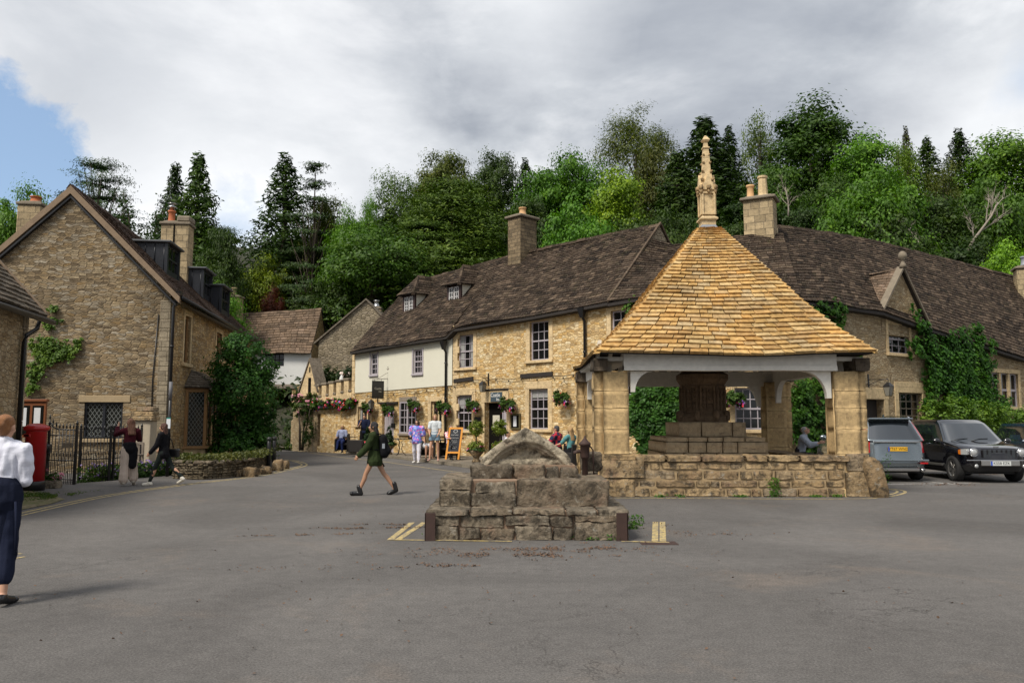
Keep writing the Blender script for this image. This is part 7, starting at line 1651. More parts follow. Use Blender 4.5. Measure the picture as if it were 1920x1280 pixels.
# planters with topiary
def topiary(px, py, d, label, ball=True, h=1.5, cone=False):
    p = G(px, py, .16); t = thing('potted_topiary', label, 'potted plant', p, group='clipped plants in stone pots'); X = Matrix.Translation(p)
    m = MB(); m.lathe([(.16, 0), (.17, .05), (.10, .12), (.13, .2), (.26, .34), (.29, .42), (.27, .44)], X, 14); m.build('pot', M['wallstone'], t)
    if ball:
        m = MB(); m.cyl(p+Vector((0, 0, .4)), p+Vector((0, 0, h-.2)), .025, 6); m.build('stem', M['bark'], t)
        bl = [(tuple(p+Vector((0, 0, h-.12))), (.25, .25, .25)), (tuple(p+Vector((0, 0, .58))), (.26, .26, .18))]
    else: bl = [(tuple(p+Vector((0, 0, .45+.12*i))), (.27-.035*i,)*2+(.16,)) for i in range(7)]
    P, N = blob_leaves(bl, 2600, px); leafobj('foliage', P, N, .035, LM, t, (.15, .20, .02) if ball else (.02, .05, .012), world=True)
    P, N = blob_leaves([(tuple(p+Vector((0, -.05, .46))), (.3, .25, .1))], 700, px+1); leafobj('underplanting', P, N, .035, LM, t, (.04, .09, .02), world=True)
    P, N = blob_leaves([(tuple(p+Vector((0, -.08, .5))), (.32, .25, .12))], 30, px+1); leafobj('blooms', P, N, .04, M['flower'], t, world=True, aspect=.9)
topiary(893, 866, 0, 'yellow-green ball topiary in an urn just right of the blackboard', True, 1.35)
topiary(938, 868, 0, 'yellow-green ball topiary at the open inn door behind the well', True, 1.4)
topiary(690, 848, 0, 'dark cone topiary left of the grey boarded door', False); topiary(729, 851, 0, 'dark cone topiary right of the grey boarded door', False)
# wicker chairs, tables
def wicker_chair(p, rz, label, G_='black wicker chairs outside the inn'):
    t = thing('wicker_chair', label, 'chair', p, rz, G_); m = MB(); m.box(-.3, .3, -.28, .3, .30, .42, bev=.03); m.build('seat', M['wicker'], t, False)
    m = MB(); m.hull([Vector(v) for v in ((-.32, .24, .05), (.32, .24, .05), (.32, .33, .05), (-.32, .33, .05))], [Vector(v) for v in ((-.34, .36, .88), (.34, .36, .88), (.34, .43, .86), (-.34, .43, .86))]); m.build('backrest', M['wicker'], t, False)
    for s in (-1, 1): m = MB(); m.box(s*.30-.04, s*.30+.04, -.3, .33, .06, .62, bev=.02); m.build('armrest', M['wicker'], t, False)
    for x in (-.3, .3):
        for y in (-.27, .3): m = MB(); m.box(x-.02, x+.02, y-.02, y+.02, 0, .3); m.build('leg', M['black'], t, False)
    return t
wicker_chair(G(641, 846, .16), R(5), 'wicker armchair with the woman in sunglasses sitting in it'); wicker_chair(G(668, 849, .16), R(95), 'empty wicker armchair turned sideways beside the cone topiary')
def table(p, label, r=.35, top='black', h=.74, scroll=False):
    t = thing('cafe_table', label, 'table', p); m = MB(); X = Matrix.Translation(p); m.lathe([(r, h-.03), (r, h), (.01, h)], X, 16); m.build('table_top', M[top], t); m = MB()
    if scroll:
        for k in range(3): a = k*2.1; m.tube([X @ Vector((math.cos(a)*q, math.sin(a)*q, z)) for q, z in ((.28, 0), (.14, .1), (.05, .3), (.12, .45), (.04, .6), (.2, .7))], .015, 5)
    else: m.cyl(X @ Vector((0, 0, 0)), X @ Vector((0, 0, h-.03)), .03, 8); m.lathe([(.22, 0), (.2, .03), (.04, .06)], X, 12)
    m.build('base', M['black'], t); return t
table(G(655, 846, .16), 'small round table between the two wicker armchairs'); table(G(750, 853, .16), 'scrolled wrought iron table under the wide mauve casement', scroll=True)
t = table(G(826, 857, .16), 'dark table behind the woman in shorts', .42)
wicker_chair(G(842, 857, .16), R(-40), 'dark chair of the man in the red checked shirt beside the blackboard'); wicker_chair(G(801, 856, .16), R(10), 'dark chair of the seated woman behind the floral blouse')
# umbrella-less table and chairs behind the well
pc = Vector((1048/1.0, 0, 0))
def behind(px, Y): return Vector((at(px, 820, Y).x, Y, .05))
wicker_chair(behind(1046, 26.3), R(-70), 'dark chair of the man in the red jersey behind the well'); wicker_chair(behind(1076, 26.0), R(150)+R(60), 'dark chair of the blonde woman by the market cross'); wicker_chair(behind(951, 29.8), R(30), 'chair of the dark-haired person hidden behind the well')
# leaf litter, weeds
M['litter'] = plain('dry_leaf_litter', (.13, .075, .045), .9, .5, 30)
rs = np.random.RandomState(12); P = []
def litter(cx_, cy_, sx, sy, n, ang=0):
    p = G(cx_, cy_); x = rs.normal(size=n)*sx; y = rs.normal(size=n)*sy; c, s = math.cos(ang), math.sin(ang)
    q = np.stack([p.x+x*c-y*s, p.y+x*s+y*c, rs.rand(n)*.006+.008], 1); k = np.array([noise.noise(Vector((a*3, b*3, 4))) > .02 for a, b, _ in q]); P.append(q[k])
litter(1010, 1040, .75, .12, 900, .05); litter(980, 1030, 1.0, .25, 700, .05); litter(780, 1060, 1.2, .1, 300, .15); litter(1090, 1028, .45, .08, 500, .1); litter(880, 1060, .35, .05, 160, .2); litter(690, 990, .7, .06, 500, .1); litter(560, 1003, .5, .04, 180, .15); litter(1320, 1000, .5, .25, 160); litter(1775, 908, .5, .3, 700); litter(1850, 890, .7, .2, 500); litter(720, 985, .3, .1, 300); litter(1200, 985, .3, .3, 120); litter(500, 1130, 2.5, .7, 90); litter(1400, 1100, 3.5, 1.2, 120); litter(900, 1150, 4.5, .9, 120); litter(640, 960, 2, .3, 80)
P = np.concatenate(P); o = leafobj('leaf_litter', P, rs.normal(size=(len(P), 3))*.3+[0, 0, 1], .016, M['litter'], None, aspect=.7); tag(o, kind='stuff')
W_ = []
for px, py, n, h in ((820, 1003, 60, .05), (855, 1005, 30, .04), (1000, 1008, 50, .06), (1010, 1000, 60, .14), (1075, 1010, 90, .06), (1110, 1011, 100, .06), (1145, 1011, 120, .09), (1150, 985, 70, .3), (1188, 990, 120, .12), (1195, 980, 60, .15), (1453, 925, 260, .42), (1240, 922, 60, .06), (1275, 925, 60, .06), (1390, 926, 60, .05), (1530, 926, 80, .05), (1570, 926, 80, .06), (1190, 915, 60, .12), (1640, 925, 90, .06), (1665, 905, 90, .8), (1655, 915, 60, .4)):
    p = G(px, py+1); p = at(px, 925, YF-.05) if 1190 < px < 1600 and 910 < py < 930 else p; q = np.stack([p.x+rs.normal(size=n)*.07, p.y+rs.normal(size=n)*.03, rs.rand(n)*h], 1); W_.append(q)
W_ = np.concatenate(W_); o = leafobj('weeds', W_, rs.normal(size=(len(W_), 3))+[0, -.3, .6], .024, LM, None, (.06, .15, .02)); tag(o, kind='stuff')
# grey wooden box and manhole cover
p = G(1240, 1019); m = MB(); m.box(p.x-.28, p.x+.22, p.y-.1, p.y+.2, .001, .006); o = m.build('manhole_cover', M['rust']); tag(o, 'small dark iron drain cover in the road right of the well', 'drain cover')
# ================================================================== people
def capsule(mb, a, b, r0, r1, flat=1.0, n=10, ax=None):
    "closed tapered capsule from a to b; flat squeezes it front to back"
    a, b = Vector(a), Vector(b); t = b-a; L = t.length
    if L < 1e-5: t = Vector((0, 0, 1)); L = 1e-5
    t.normalize(); up = Vector((0, 1, 0)) if abs(t.y) < .9 else Vector((1, 0, 0)); s = t.cross(up).normalized(); f = s.cross(t)
    rings = []; K = 4
    for i in range(K+1): q = math.pi/2*(1-i/K); rings.append((a-t*r0*math.sin(q), r0*math.cos(q)))
    for i in range(K+1): q = math.pi/2*i/K; rings.append((b+t*r1*math.sin(q), r1*math.cos(q)))
    vs = []; fs = []
    for c, r in rings:
        for k in range(n): g = 2*math.pi*k/n; vs.append(c+s*math.cos(g)*max(r, 1e-4)+f*math.sin(g)*max(r, 1e-4)*flat)
    for j in range(len(rings)-1):
        for k in range(n): fs.append((j*n+k, j*n+(k+1) % n, (j+1)*n+(k+1) % n, (j+1)*n+k))
    fs.append(tuple(range(n))[::-1]); fs.append(tuple((len(rings)-1)*n+k for k in range(n)))
    mb.add(vs, fs, 0, True)
def blend(name, mb, mat, parent, voxel=.011, smooth=3, wrinkle=0.0, cut=None):
    "fuse overlapping volumes into one continuous skin"
    me = bpy.data.meshes.new(name); me.from_pydata([tuple(v) for v in mb.v], [], mb.f); me.validate()
    bm = bmesh.new(); bm.from_mesh(me); bmesh.ops.recalc_face_normals(bm, faces=bm.faces); bm.to_mesh(me); bm.free()
    o = bpy.data.objects.new(name, me)
    md = o.modifiers.new('r', 'REMESH'); md.mode = 'VOXEL'; md.voxel_size = voxel; md.use_smooth_shade = True
    if smooth: s = o.modifiers.new('s', 'SMOOTH'); s.factor = .6; s.iterations = smooth
    m2 = evaluated(o); m2.name = name
    TRASH.append(o)
    if wrinkle or cut is not None:
        nv = len(m2.vertices); co = np.empty(nv*3); nr = np.empty(nv*3); m2.vertices.foreach_get('co', co); m2.vertices.foreach_get('normal', nr); co = co.reshape(-1, 3); nr = nr.reshape(-1, 3)
        if cut is not None: q = co[:, 2] < cut; co[q, 2] = cut+(co[q, 2]-cut)*.04
        w_ = np.array([noise.noise(Vector(c)*9)+noise.noise(Vector((c[0]*22, c[1]*22, c[2]*12)))*.6 for c in co])
        co += nr*(w_*wrinkle)[:, None]; m2.vertices.foreach_set('co', co.ravel()); m2.update()
    m2.materials.append(mat)
    m2.polygons.foreach_set('use_smooth', [True]*len(m2.polygons))
    r = bpy.data.objects.new(name, m2); col.objects.link(r); r.parent = parent; return r
SKIN = plain('skin', (.52, .29, .19), .55, .12, 12); SKIN2 = plain('tanned_skin', (.40, .215, .13), .5, .12, 12)
def cloth(name, c, var=.15, sc_=14): return plain(name, c, .9, var, sc_, .3, spec=.15)
def dirv(sw, out, sx, base=Vector((0, 0, -1))):
    "limb direction: down, swung forward by sw, outward by out (degrees)"
    a, b = R(sw), R(out); return Vector((sx*math.sin(b), math.cos(b)*math.sin(a), -math.cos(b)*math.cos(a)))
def person(label, loc, rz, H=1.68, lean=0, armL=(0, 8, 12), armR=(0, 8, 12), legL=(0, 3, 0), legR=(0, 3, 0), head=(0, 0), skin=SKIN, outfit=(), hair=('brown', (.08, .04, .02), 'short'), seat=None, footpitch=(0, 0), J_=None, glasses=False, build_=1.0, voxel=.011, hands='open'):
    k = H/1.70; t = thing('person', label, 'person', loc, rz); b_ = build_
    ln = R(lean); sp = Vector((0, math.sin(ln), math.cos(ln))); J = {'pel': Vector((0, 0, .93))}
    J['wst'] = J['pel']+sp*.14; J['che'] = J['pel']+sp*.36; J['nck'] = J['pel']+sp*.50; J['hd'] = J['nck']+sp*.07+Vector((0, .015, .095))
    for s, n_, ar, lg, fp in ((-1, 'L', armL, legL, footpitch[0]), (1, 'R', armR, legR, footpitch[1])):
        sh = J['che']+Vector((s*.175*b_, 0, .095)); J['sh'+n_] = sh; d1 = dirv(ar[0]+lean, ar[1], s); el = sh+d1*.28; J['el'+n_] = el
        d2 = dirv(ar[0]+ar[2]+lean, ar[1]-(ar[3] if len(ar) > 3 else 0), s); J['wr'+n_] = el+d2*.25; J['hn'+n_] = J['wr'+n_]+d2*.09
        hp = J['pel']+Vector((s*.088, 0, -.02)); J['hp'+n_] = hp; e1 = dirv(lg[0], lg[1], s); kn = hp+e1*.42; J['kn'+n_] = kn
        e2 = dirv(lg[0]-lg[2], lg[1]*.5, s); an = kn+e2*.41; J['an'+n_] = an; f = R(fp); fd = Vector((s*.18, math.cos(f), math.sin(f)-.22)).normalized(); J['to'+n_] = an+fd*.16+Vector((0, 0, -.035)); J['he'+n_] = an+Vector((0, -.045, -.055))
    if J_:
        for a, v in J_.items(): J[a] = Vector(v)
    lo = min(min(J['to'+n].z, J['he'+n].z) for n in 'LR')-.03; dz = (seat-.93+.10 if seat is not None else -lo)
    for a in J: J[a] = (J[a]+Vector((0, 0, dz)))*k
    m = MB(); C = lambda a, c, r0, r1, fl=1.0: capsule(m, a, c, r0*k, r1*k, fl)
    up = Vector((0, 0, 1))
    C(J['che']+Vector((0, 0, .04)), J['wst'], .125*b_, .115*b_, .72); C(J['wst'], J['pel'], .112*b_, .135*b_, .78); C(J['shL'].lerp(J['shR'], .22), J['shL'].lerp(J['shR'], .78), .075*b_, .075*b_, .8)
    C(J['che'], J['nck'], .06, .05); C(J['nck'], J['hd']-up*.05*k, .048, .048)
    yw, pt = R(head[0]), R(head[1]); HM = Matrix.Translation(J['hd']) @ Matrix.Rotation(yw, 4, 'Z') @ Matrix.Rotation(-pt, 4, 'X'); hm = lambda x, y, z: HM @ (Vector((x, y, z))*k)
    def ell(c, r, M_=HM): m.ball((0, 0, 0), tuple(x*k for x in r), 12, 0, M_ @ Matrix.Translation(Vector(c)*k))
    ell((0, -.008, .025), (.074, .090, .088)); ell((0, .018, -.035), (.056, .066, .070)); ell((0, .055, -.085), (.026, .024, .02)); capsule(m, hm(0, .083, .012), hm(0, .100, -.025), .008*k, .014*k)
    for s in (-1, 1): ell((s*.076, -.01, -.005), (.012, .022, .03)); ell((s*.03, .068, -.03), (.022, .018, .022))
    ell((0, .078, -.055), (.024, .012, .011))
    for n_, s in (('L', -1), ('R', 1)):
        C(J['sh'+n_], J['el'+n_], .050*b_, .038*b_); C(J['el'+n_], J['wr'+n_], .038*b_, .025)
        d_ = (J['hn'+n_]-J['wr'+n_]).normalized(); w = d_.cross(Vector((0, 1, 0))).normalized() if abs(d_.y) < .8 else d_.cross(up).normalized(); q = d_.cross(w).normalized()
        pc_ = J['wr'+n_]+d_*.055*k; capsule(m, J['wr'+n_], pc_, .024*k, .032*k, .6); capsule(m, pc_-q*.018*k, pc_+q*.018*k, .02*k, .02*k)
        for i, (o, L) in enumerate(((-.030, .062), (-.010, .072), (.011, .066), (.030, .050))):
            a = pc_+q*o*k+d_*.02*k; e = a+d_*L*.55*k; c = e+(d_*.75+w*(-.5)*s+up*0)*L*.5*k; capsule(m, a, e, .0105*k, .0095*k, n=8); capsule(m, e, c, .0095*k, .008*k, n=8)
        a = pc_-q*.03*k-d_*.02*k; capsule(m, a, a+(d_*.6-q*.6)*.055*k, .012*k, .009*k, n=8)
        C(J['hp'+n_], J['kn'+n_], .082*b_, .052); kk = J['kn'+n_].lerp(J['an'+n_], .3)-(Vector((0, .015, 0))*k); C(J['kn'+n_], kk, .052, .053); C(kk, J['an'+n_], .053, .034)
        C(J['an'+n_]-up*.02*k, J['he'+n_], .036, .032); C(J['he'+n_], J['to'+n_], .033, .030, .8); capsule(m, J['to'+n_]-Vector((.02, 0, 0))*k, J['to'+n_]+Vector((.02, .01, 0))*k, .022*k, .02*k, .8)
    blend('body', m, skin, t, voxel, 2)
    # eyes, lips
    m = MB(); [m.ball((0, 0, 0), (.0095*k, .005*k, .0065*k), 8, 0, HM @ Matrix.Translation(Vector((s*.030, .0815, .008))*k)) for s in (-1, 1)]; m.build('eyes', M['black'], t, False)
    m = MB(); m.ball((0, 0, 0), (.021*k, .005*k, .007*k), 8, 0, HM @ Matrix.Translation(Vector((0, .0895, -.054))*k)); m.build('lips', LIPS, t, False)
    if glasses:
        m = MB(); [m.ball((0, 0, 0), (.028*k, .007*k, .021*k), 10, 0, HM @ Matrix.Translation(Vector((s*.033, .090, .008))*k)) for s in (-1, 1)]; m.tube([hm(-.07, .06, .012), hm(-.078, -.01, .01)], .003, 4); m.tube([hm(.07, .06, .012), hm(.078, -.01, .01)], .003, 4); m.tube([hm(-.02, .093, .012), hm(.02, .093, .012)], .003, 4); m.build('sunglasses', M['black'], t, False)
    # hair
    nm, hc, st = hair; m = MB(); E_ = lambda c, r: m.ball((0, 0, 0), tuple(x*k for x in r), 12, 0, HM @ Matrix.Translation(Vector(c)*k))
    E_((0, -.022, .043), (.084, .094, .084)); E_((0, -.05, .0), (.074, .06, .085))
    if st in ('long', 'bob'):
        L = .30 if st == 'long' else .17
        for s in (-1, -.35, .35, 1): capsule(m, hm(s*.060, -.05, .01), hm(s*.065, -.105-.03*(1-abs(s)), -L), .046*k, .034*k)
        for s in (-1, 1): E_((s*.07, .02, .01), (.018, .04, .06))
    if st == 'pony': capsule(m, hm(0, -.11, .05), hm(0, -.13, -.10), .035*k, .02*k)
    if st == 'bun': E_((0, -.10, .035), (.06, .05, .065)); E_((.03, -.085, .07), (.04, .045, .04))
    blend('hair', m, plain('hair_'+nm, hc, .55, .5, 40, .8), t, .010, 1, .004)
    # clothes
    for item in outfit:
        nm2, mat, kind = item[:3]; g = item[3] if len(item) > 3 else {}; ease = g.get('e', .018); m = MB(); C = lambda a, c, r0, r1, fl=1.0: capsule(m, a, c, (r0+ease)*k, (r1+ease)*k, fl)
        if kind == 'top':
            C(J['che']+Vector((0, 0, .045)), J['wst'], .125*b_, .118*b_, .76); C(J['wst'], J['pel']+up*g.get('hem', -.02)*k, .115*b_, .14*b_+g.get('flare', 0), .82); C(J['shL'].lerp(J['shR'], .2), J['shL'].lerp(J['shR'], .8), .075*b_, .075*b_, .82)
            for n_ in 'LR':
                sl = g.get('sleeve', 2); C(J['sh'+n_], J['sh'+n_].lerp(J['el'+n_], min(1, sl*2.0 if sl < .5 else 1)), .054*b_+g.get('puff', 0), .044*b_+g.get('puff', 0))
                if sl >= 1: C(J['el'+n_], J['el'+n_].lerp(J['wr'+n_], min(1, sl-1 if sl < 2 else .97)), .044*b_, .032*b_+g.get('cuff', 0))
            if g.get('collar'): C(J['nck']-up*.02*k, J['nck']+up*.015*k, .058, .052)
        if kind == 'trousers':
            f = g.get('len', 1.0); C(J['pel']+up*.06*k, J['pel']-up*.03*k, .135*b_, .142*b_, .82)
            for n_ in 'LR':
                kl = min(1, f*2) if f < .5 else 1; C(J['hp'+n_], J['hp'+n_].lerp(J['kn'+n_], kl), .088*b_, (.056*b_ if kl == 1 else .085)+g.get('flare', 0)*(1 if f < .5 else .5))
                if f > .5: e = J['kn'+n_].lerp(J['an'+n_], (f-.5)*2); C(J['kn'+n_], e, .056*b_+g.get('flare', 0)*.5, .040+g.get('flare', 0))
        if kind == 'shoes':
            for n_ in 'LR':
                m = MB(); C = lambda a, c, r0, r1, fl=1.0: capsule(m, a, c, (r0+ease)*k, (r1+ease)*k, fl)
                C(J['he'+n_], J['to'+n_], .037, .036, .85); C(J['an'+n_]+up*g.get('up', -.02)*k, J['he'+n_], .040, .037)
                capsule(m, J['to'+n_]-Vector((.02, 0, 0))*k, J['to'+n_]+Vector((.02, .015, 0))*k, (.026+ease)*k, (.024+ease)*k, .9)
                blend({'boots': 'boot', 'sandals': 'sandal'}.get(nm2, 'shoe'), m, mat, t, .010, 2, .003)
            continue
        if kind == 'wrap':
            z = g.get('drop', .5); C(J['pel']+up*.06*k, J['pel']-up*.02*k, .155, .165, .85); C(J['pel']+Vector((g.get('x', .06), -.05, -.05))*k, J['pel']+Vector((g.get('x', .06), -.06, -z))*k, .12, .10, .5)
        blend(nm2, m, mat, t, voxel, 2, g.get('wr', .009), (J['pel'].z+(g.get('hem', -.02)-.10)*k if kind == 'top' and seat is None else J['hpL'].lerp(J['knL'], g['len']*2).z-.015 if kind == 'trousers' and g.get('len', 1) < .3 and seat is None else None))
    return t, J, HM, k
LIPS = plain('lips', (.35, .10, .09), .5)
def place(px, py, z=0.0): return G(px, py, z)
C_ = cloth
boots = plain('black_leather', (.010, .010, .011), .3, .2, 10)
# 1 woman at the left edge, seen from behind
p = place(10, 1137); wh = C_('white_shirt', (.70, .71, .80), .06, 9); nv = C_('navy_fabric', (.012, .016, .035), .2)
t, J, HM, k = person('woman in a white shirt, navy jumper round her waist, walking away at left edge', (p.x-.17, p.y+.1, 0), R(10), 1.66, 2, (6, 4, 84, 62), (4, 3, 90, 62), (14, 3, 6), (-6, 3, 4), (-8, 0), SKIN, [('shirt', wh, 'top', {'sleeve': 2, 'e': .026, 'hem': .05, 'collar': 1, 'wr': .020}), ('trousers', nv, 'trousers', {'len': .84, 'e': .022, 'flare': .012}), ('tied_jumper', C_('dark_navy_jumper', (.010, .013, .028)), 'wrap', {'drop': .34, 'x': 0.02, 'e': .035}), ('shoes', boots, 'shoes', {'e': .006, 'up': -.045})], ('ginger', (.30, .125, .04), 'bun'), footpitch=(0, -12), build_=.98, voxel=.009)
m = MB(); m.tube([J['pel']+Vector((.17, -.10, -.02))*1, J['pel']+Vector((.19, -.11, -.2)), J['pel']+Vector((.2, -.1, -.5))], .012, 5); m.build('sleeve_tie', nv, t, False)
# 2 woman in maroon taking a photograph
p = place(236, 911); mar = C_('maroon_jumper', (.055, .008, .014), .2); crm = C_('cream_trousers', (.50, .41, .34), .1); blk = C_('black_cloth', (.008, .008, .010), .3)
t, J, HM, k = person('woman in maroon jumper and wide cream trousers, hands raised to her face by the railing', (p.x, p.y+.1, 0), R(30), 1.66, 0, (70, 30, 80, 40), (35, 12, 105, 40), (-8, 3, 6), (20, 4, 30), (15, 5), SKIN, [('jumper', mar, 'top', {'sleeve': 1.75, 'e': .03, 'hem': .02}), ('trousers', crm, 'trousers', {'len': .97, 'e': .03, 'flare': .045}), ('tied_cardigan', blk, 'wrap', {'drop': .42, 'x': .07, 'e': .022}), ('shoes', C_('cream_trainers', (.55, .5, .42)), 'shoes', {'e': .010})], ('chestnut', (.12, .045, .02), 'long'), footpitch=(0, -30), voxel=.012)
# 3 woman in black
p = place(303, 910); t, J, HM, k = person('woman all in black with a shoulder bag and white trainers striding left', (p.x, p.y+.05, 0), R(82), 1.64, 3, (12, 6, 25), (0, 8, 60), (24, 2, 4), (-26, 2, 22), (10, -5), SKIN, [('top', blk, 'top', {'sleeve': 2, 'e': .026, 'hem': -.06, 'flare': .02}), ('leggings', C_('dark_green_leggings', (.018, .024, .022)), 'trousers', {'len': .96, 'e': .008}), ('shoes', C_('white_trainers', (.6, .57, .5)), 'shoes', {'e': .012})], ('auburn', (.07, .022, .012), 'long'), footpitch=(0, -35), voxel=.012)
m = MB(); m.box(-.06, .06, -.17, .17, -.30, -.08, Matrix.Translation(J['pel']+Vector((.22, -.14, .16))), bev=.03); m.build('shoulder_bag', boots, t, False); m = MB(); m.tube([J['shR']+Vector((-.02, 0, .06)), J['che']+Vector((.2, -.1, -.05)), J['pel']+Vector((.22, -.14, .1))], .012, 5); m.build('bag_strap', boots, t, False)
# 4 walker in green with backpack
p = place(703, 928); grn = C_('dark_green_jumper', (.024, .036, .012), .25); t, J, HM, k = person('person in dark green jumper, black boots and backpack striding left across the road', (p.x-.02, p.y, 0), R(88), 1.68, 3, (22, 6, 18), (-24, 8, 22), (25, 2, 4), (-27, 2, 10), (4, -4), SKIN2, [('jumper', grn, 'top', {'sleeve': 2, 'e': .036, 'hem': -.12, 'flare': .045, 'wr': .012}), ('shorts', blk, 'trousers', {'len': .16, 'e': .010}), ('boots', boots, 'shoes', {'e': .018, 'up': .09})], ('black', (.010, .008, .009), 'bob'), footpitch=(8, -28), voxel=.010)
m = MB(); capsule(m, J['che']+Vector((0, -.20, .02)), J['pel']+Vector((0, -.22, .08)), .125, .135, .8); capsule(m, J['che']+Vector((0, -.2, -.08)), J['wst']+Vector((0, -.29, -.02)), .10, .09); m2_ = blend('backpack', m, C_('black_nylon', (.008, .008, .010)), t, .012, 2, .004)
m = MB(); [m.tube([J['che']+Vector((s*.10, -.14, .14)), J['che']+Vector((s*.12, .0, .17)), J['che']+Vector((s*.13, .125, .04)), J['wst']+Vector((s*.14, .06, .02)), J['wst']+Vector((s*.12, -.12, 0))], .016, 6) for s in (-1, 1)]; m.build('backpack_straps', blk, t, False)
m = MB(); m.box(-.132, -.125, -.03, .03, -.06, .05, Matrix.Translation(J['che']+Vector((0, -.24, -.12)))); m.build('luggage_tag', M['leadpale'], t, False)
m = MB(); m.box(-.012, .012, -.045, .045, -.10, .07, Matrix.Translation(J['hnR']+Vector((0, -.02, -.04))) @ Matrix.Rotation(R(-35), 4, 'X')); m.build('phone', boots, t, False)
# 5 woman in floral blouse
p = place(781, 868); fl = None
def floral():
    m, nt, b, out = newmat('floral_blouse'); v = nt.node('ShaderNodeTexCoord').outputs['Object']; n = nt.node('ShaderNodeTexVoronoi', i_Scale=17.0); nt.l.new(v, n.inputs['Vector']); s = nt.node('ShaderNodeSeparateColor', i_0=n.outputs['Color'])
    nt.l.new(nt.ramp(s.outputs[0], [(0, (.16, .16, .62)), (.3, (.35, .33, .75)), (.5, (.65, .16, .40)), (.7, (.10, .32, .60)), (.85, (.62, .55, .72))], 'CONSTANT'), b.inputs['Base Color']); b.inputs['Roughness'].default_value = .8; return m
t, J, HM, k = person('woman in floral blouse, white trousers and sunglasses walking towards the square', (p.x, p.y, 0), R(172), 1.70, 0, (-6, 14, 26), (-8, 10, 80, 20), (12, 3, 4), (-8, 3, 14), (0, 0), SKIN, [('blouse', floral(), 'top', {'sleeve': .42, 'e': .034, 'hem': -.04, 'flare': .03, 'puff': .022}), ('trousers', C_('white_trousers', (.68, .66, .72), .05), 'trousers', {'len': .95, 'e': .016, 'flare': .012}), ('shoes', C_('white_shoes', (.7, .68, .64)), 'shoes', {'e': .010})], ('dark_brown', (.025, .012, .010), 'long'), glasses=True, build_=1.18, footpitch=(14, 0), voxel=.014)
m = MB(); m.box(-.10, .10, -.03, .03, -.08, .08, Matrix.Translation(J['pel']+Vector((.18, .06, -.02))), bev=.02); m.build('belt_bag', C_('beige_bag', (.42, .36, .30)), t, False); m = MB(); m.box(-.08, .08, -.02, .02, -.05, .03, Matrix.Translation(J['hnR']+Vector((0, .03, 0)))); m.build('purse', boots, t, False)
# 6 seated woman behind
tan = C_('olive_brown_top', (.20, .15, .08), .4, 20)
t, J, HM, k = person('seated woman with brown hair and sunglasses in an olive top behind the floral blouse', G(800, 858, .16)+Vector((0, .1, 0)), R(200), 1.64, 4, (35, 10, 60), (30, 10, 50), (80, 6, 92), (84, 6, 80), (-10, 0), SKIN, [('top', tan, 'top', {'sleeve': .42, 'e': .02}), ('shorts', C_('pale_shorts', (.5, .5, .52)), 'trousers', {'len': .3, 'e': .02}), ('sandals', C_('tan_sandals', (.3, .18, .12)), 'shoes', {'e': .002, 'up': -.05})], ('copper', (.17, .065, .03), 'bob'), seat=.44, glasses=True, voxel=.014)
# 7 woman in t-shirt and denim shorts
t, J, HM, k = person('fair-haired woman in a pale t-shirt and denim shorts standing left of the blackboard', G(815, 864, .16), R(176), 1.74, 0, (12, 8, 35, 22), (14, 8, 35, 22), (-2, 3, 2), (10, 8, 10), (8, 0), SKIN, [('t_shirt', C_('pale_grey_tee', (.58, .62, .64), .06), 'top', {'sleeve': .32, 'e': .02, 'hem': .05}), ('denim_shorts', C_('denim', (.16, .24, .31), .2), 'trousers', {'len': .18, 'e': .02, 'flare': .015}), ('sandals', C_('pink_sandals', (.45, .28, .24)), 'shoes', {'e': .001, 'up': -.05})], ('blonde', (.30, .18, .07), 'bob'), voxel=.013)
# 8 red checked seated man
def check(name, a, b_, sc_):
    m, nt, b, out = newmat(name); v = nt.node('ShaderNodeTexCoord').outputs['Object']; n = nt.node('ShaderNodeTexChecker', i_Scale=sc_); nt.l.new(v, n.inputs[0]); n.inputs[1].default_value = a+(1,); n.inputs[2].default_value = b_+(1,); nt.l.new(n.outputs[0], b.inputs['Base Color']); b.inputs['Roughness'].default_value = .85; return m
t, J, HM, k = person('man in a red and white checked shirt sitting half hidden beside the blackboard', G(842, 860, .16)+Vector((0, .1, 0)), R(215), 1.72, 10, (40, 12, 40), (40, 12, 40), (82, 6, 85), (84, 6, 85), (0, -20), SKIN, [('checked_shirt', check('red_white_check', (.60, .03, .05), (.7, .66, .68), 14), 'top', {'sleeve': .45, 'e': .028}), ('trousers', blk, 'trousers', {'len': .95, 'e': .02}), ('shoes', boots, 'shoes', {'e': .01})], ('grey_brown', (.12, .10, .09), 'short'), seat=.44, voxel=.014)
# 9 man at the door
a_, z_ = WP.uz(706, 800); pz = WP.P(a_-.25, .17, .55)
t, J, HM, k = person('man in navy sports shirt by the grey boarded door, hand to his mouth', pz, R(190), 1.80, 0, (10, 8, 12), (30, 14, 118, 34), (0, 3, 0), (4, 4, 4), (-20, 5), SKIN, [('sports_shirt', C_('navy_shirt', (.014, .020, .05), .2), 'top', {'sleeve': .42, 'e': .026}), ('shorts', blk, 'trousers', {'len': .45, 'e': .02}), ('shoes', C_('grey_trainers', (.2, .2, .2)), 'shoes', {'e': .01})], ('dark', (.02, .013, .010), 'short'), voxel=.014, build_=1.1)
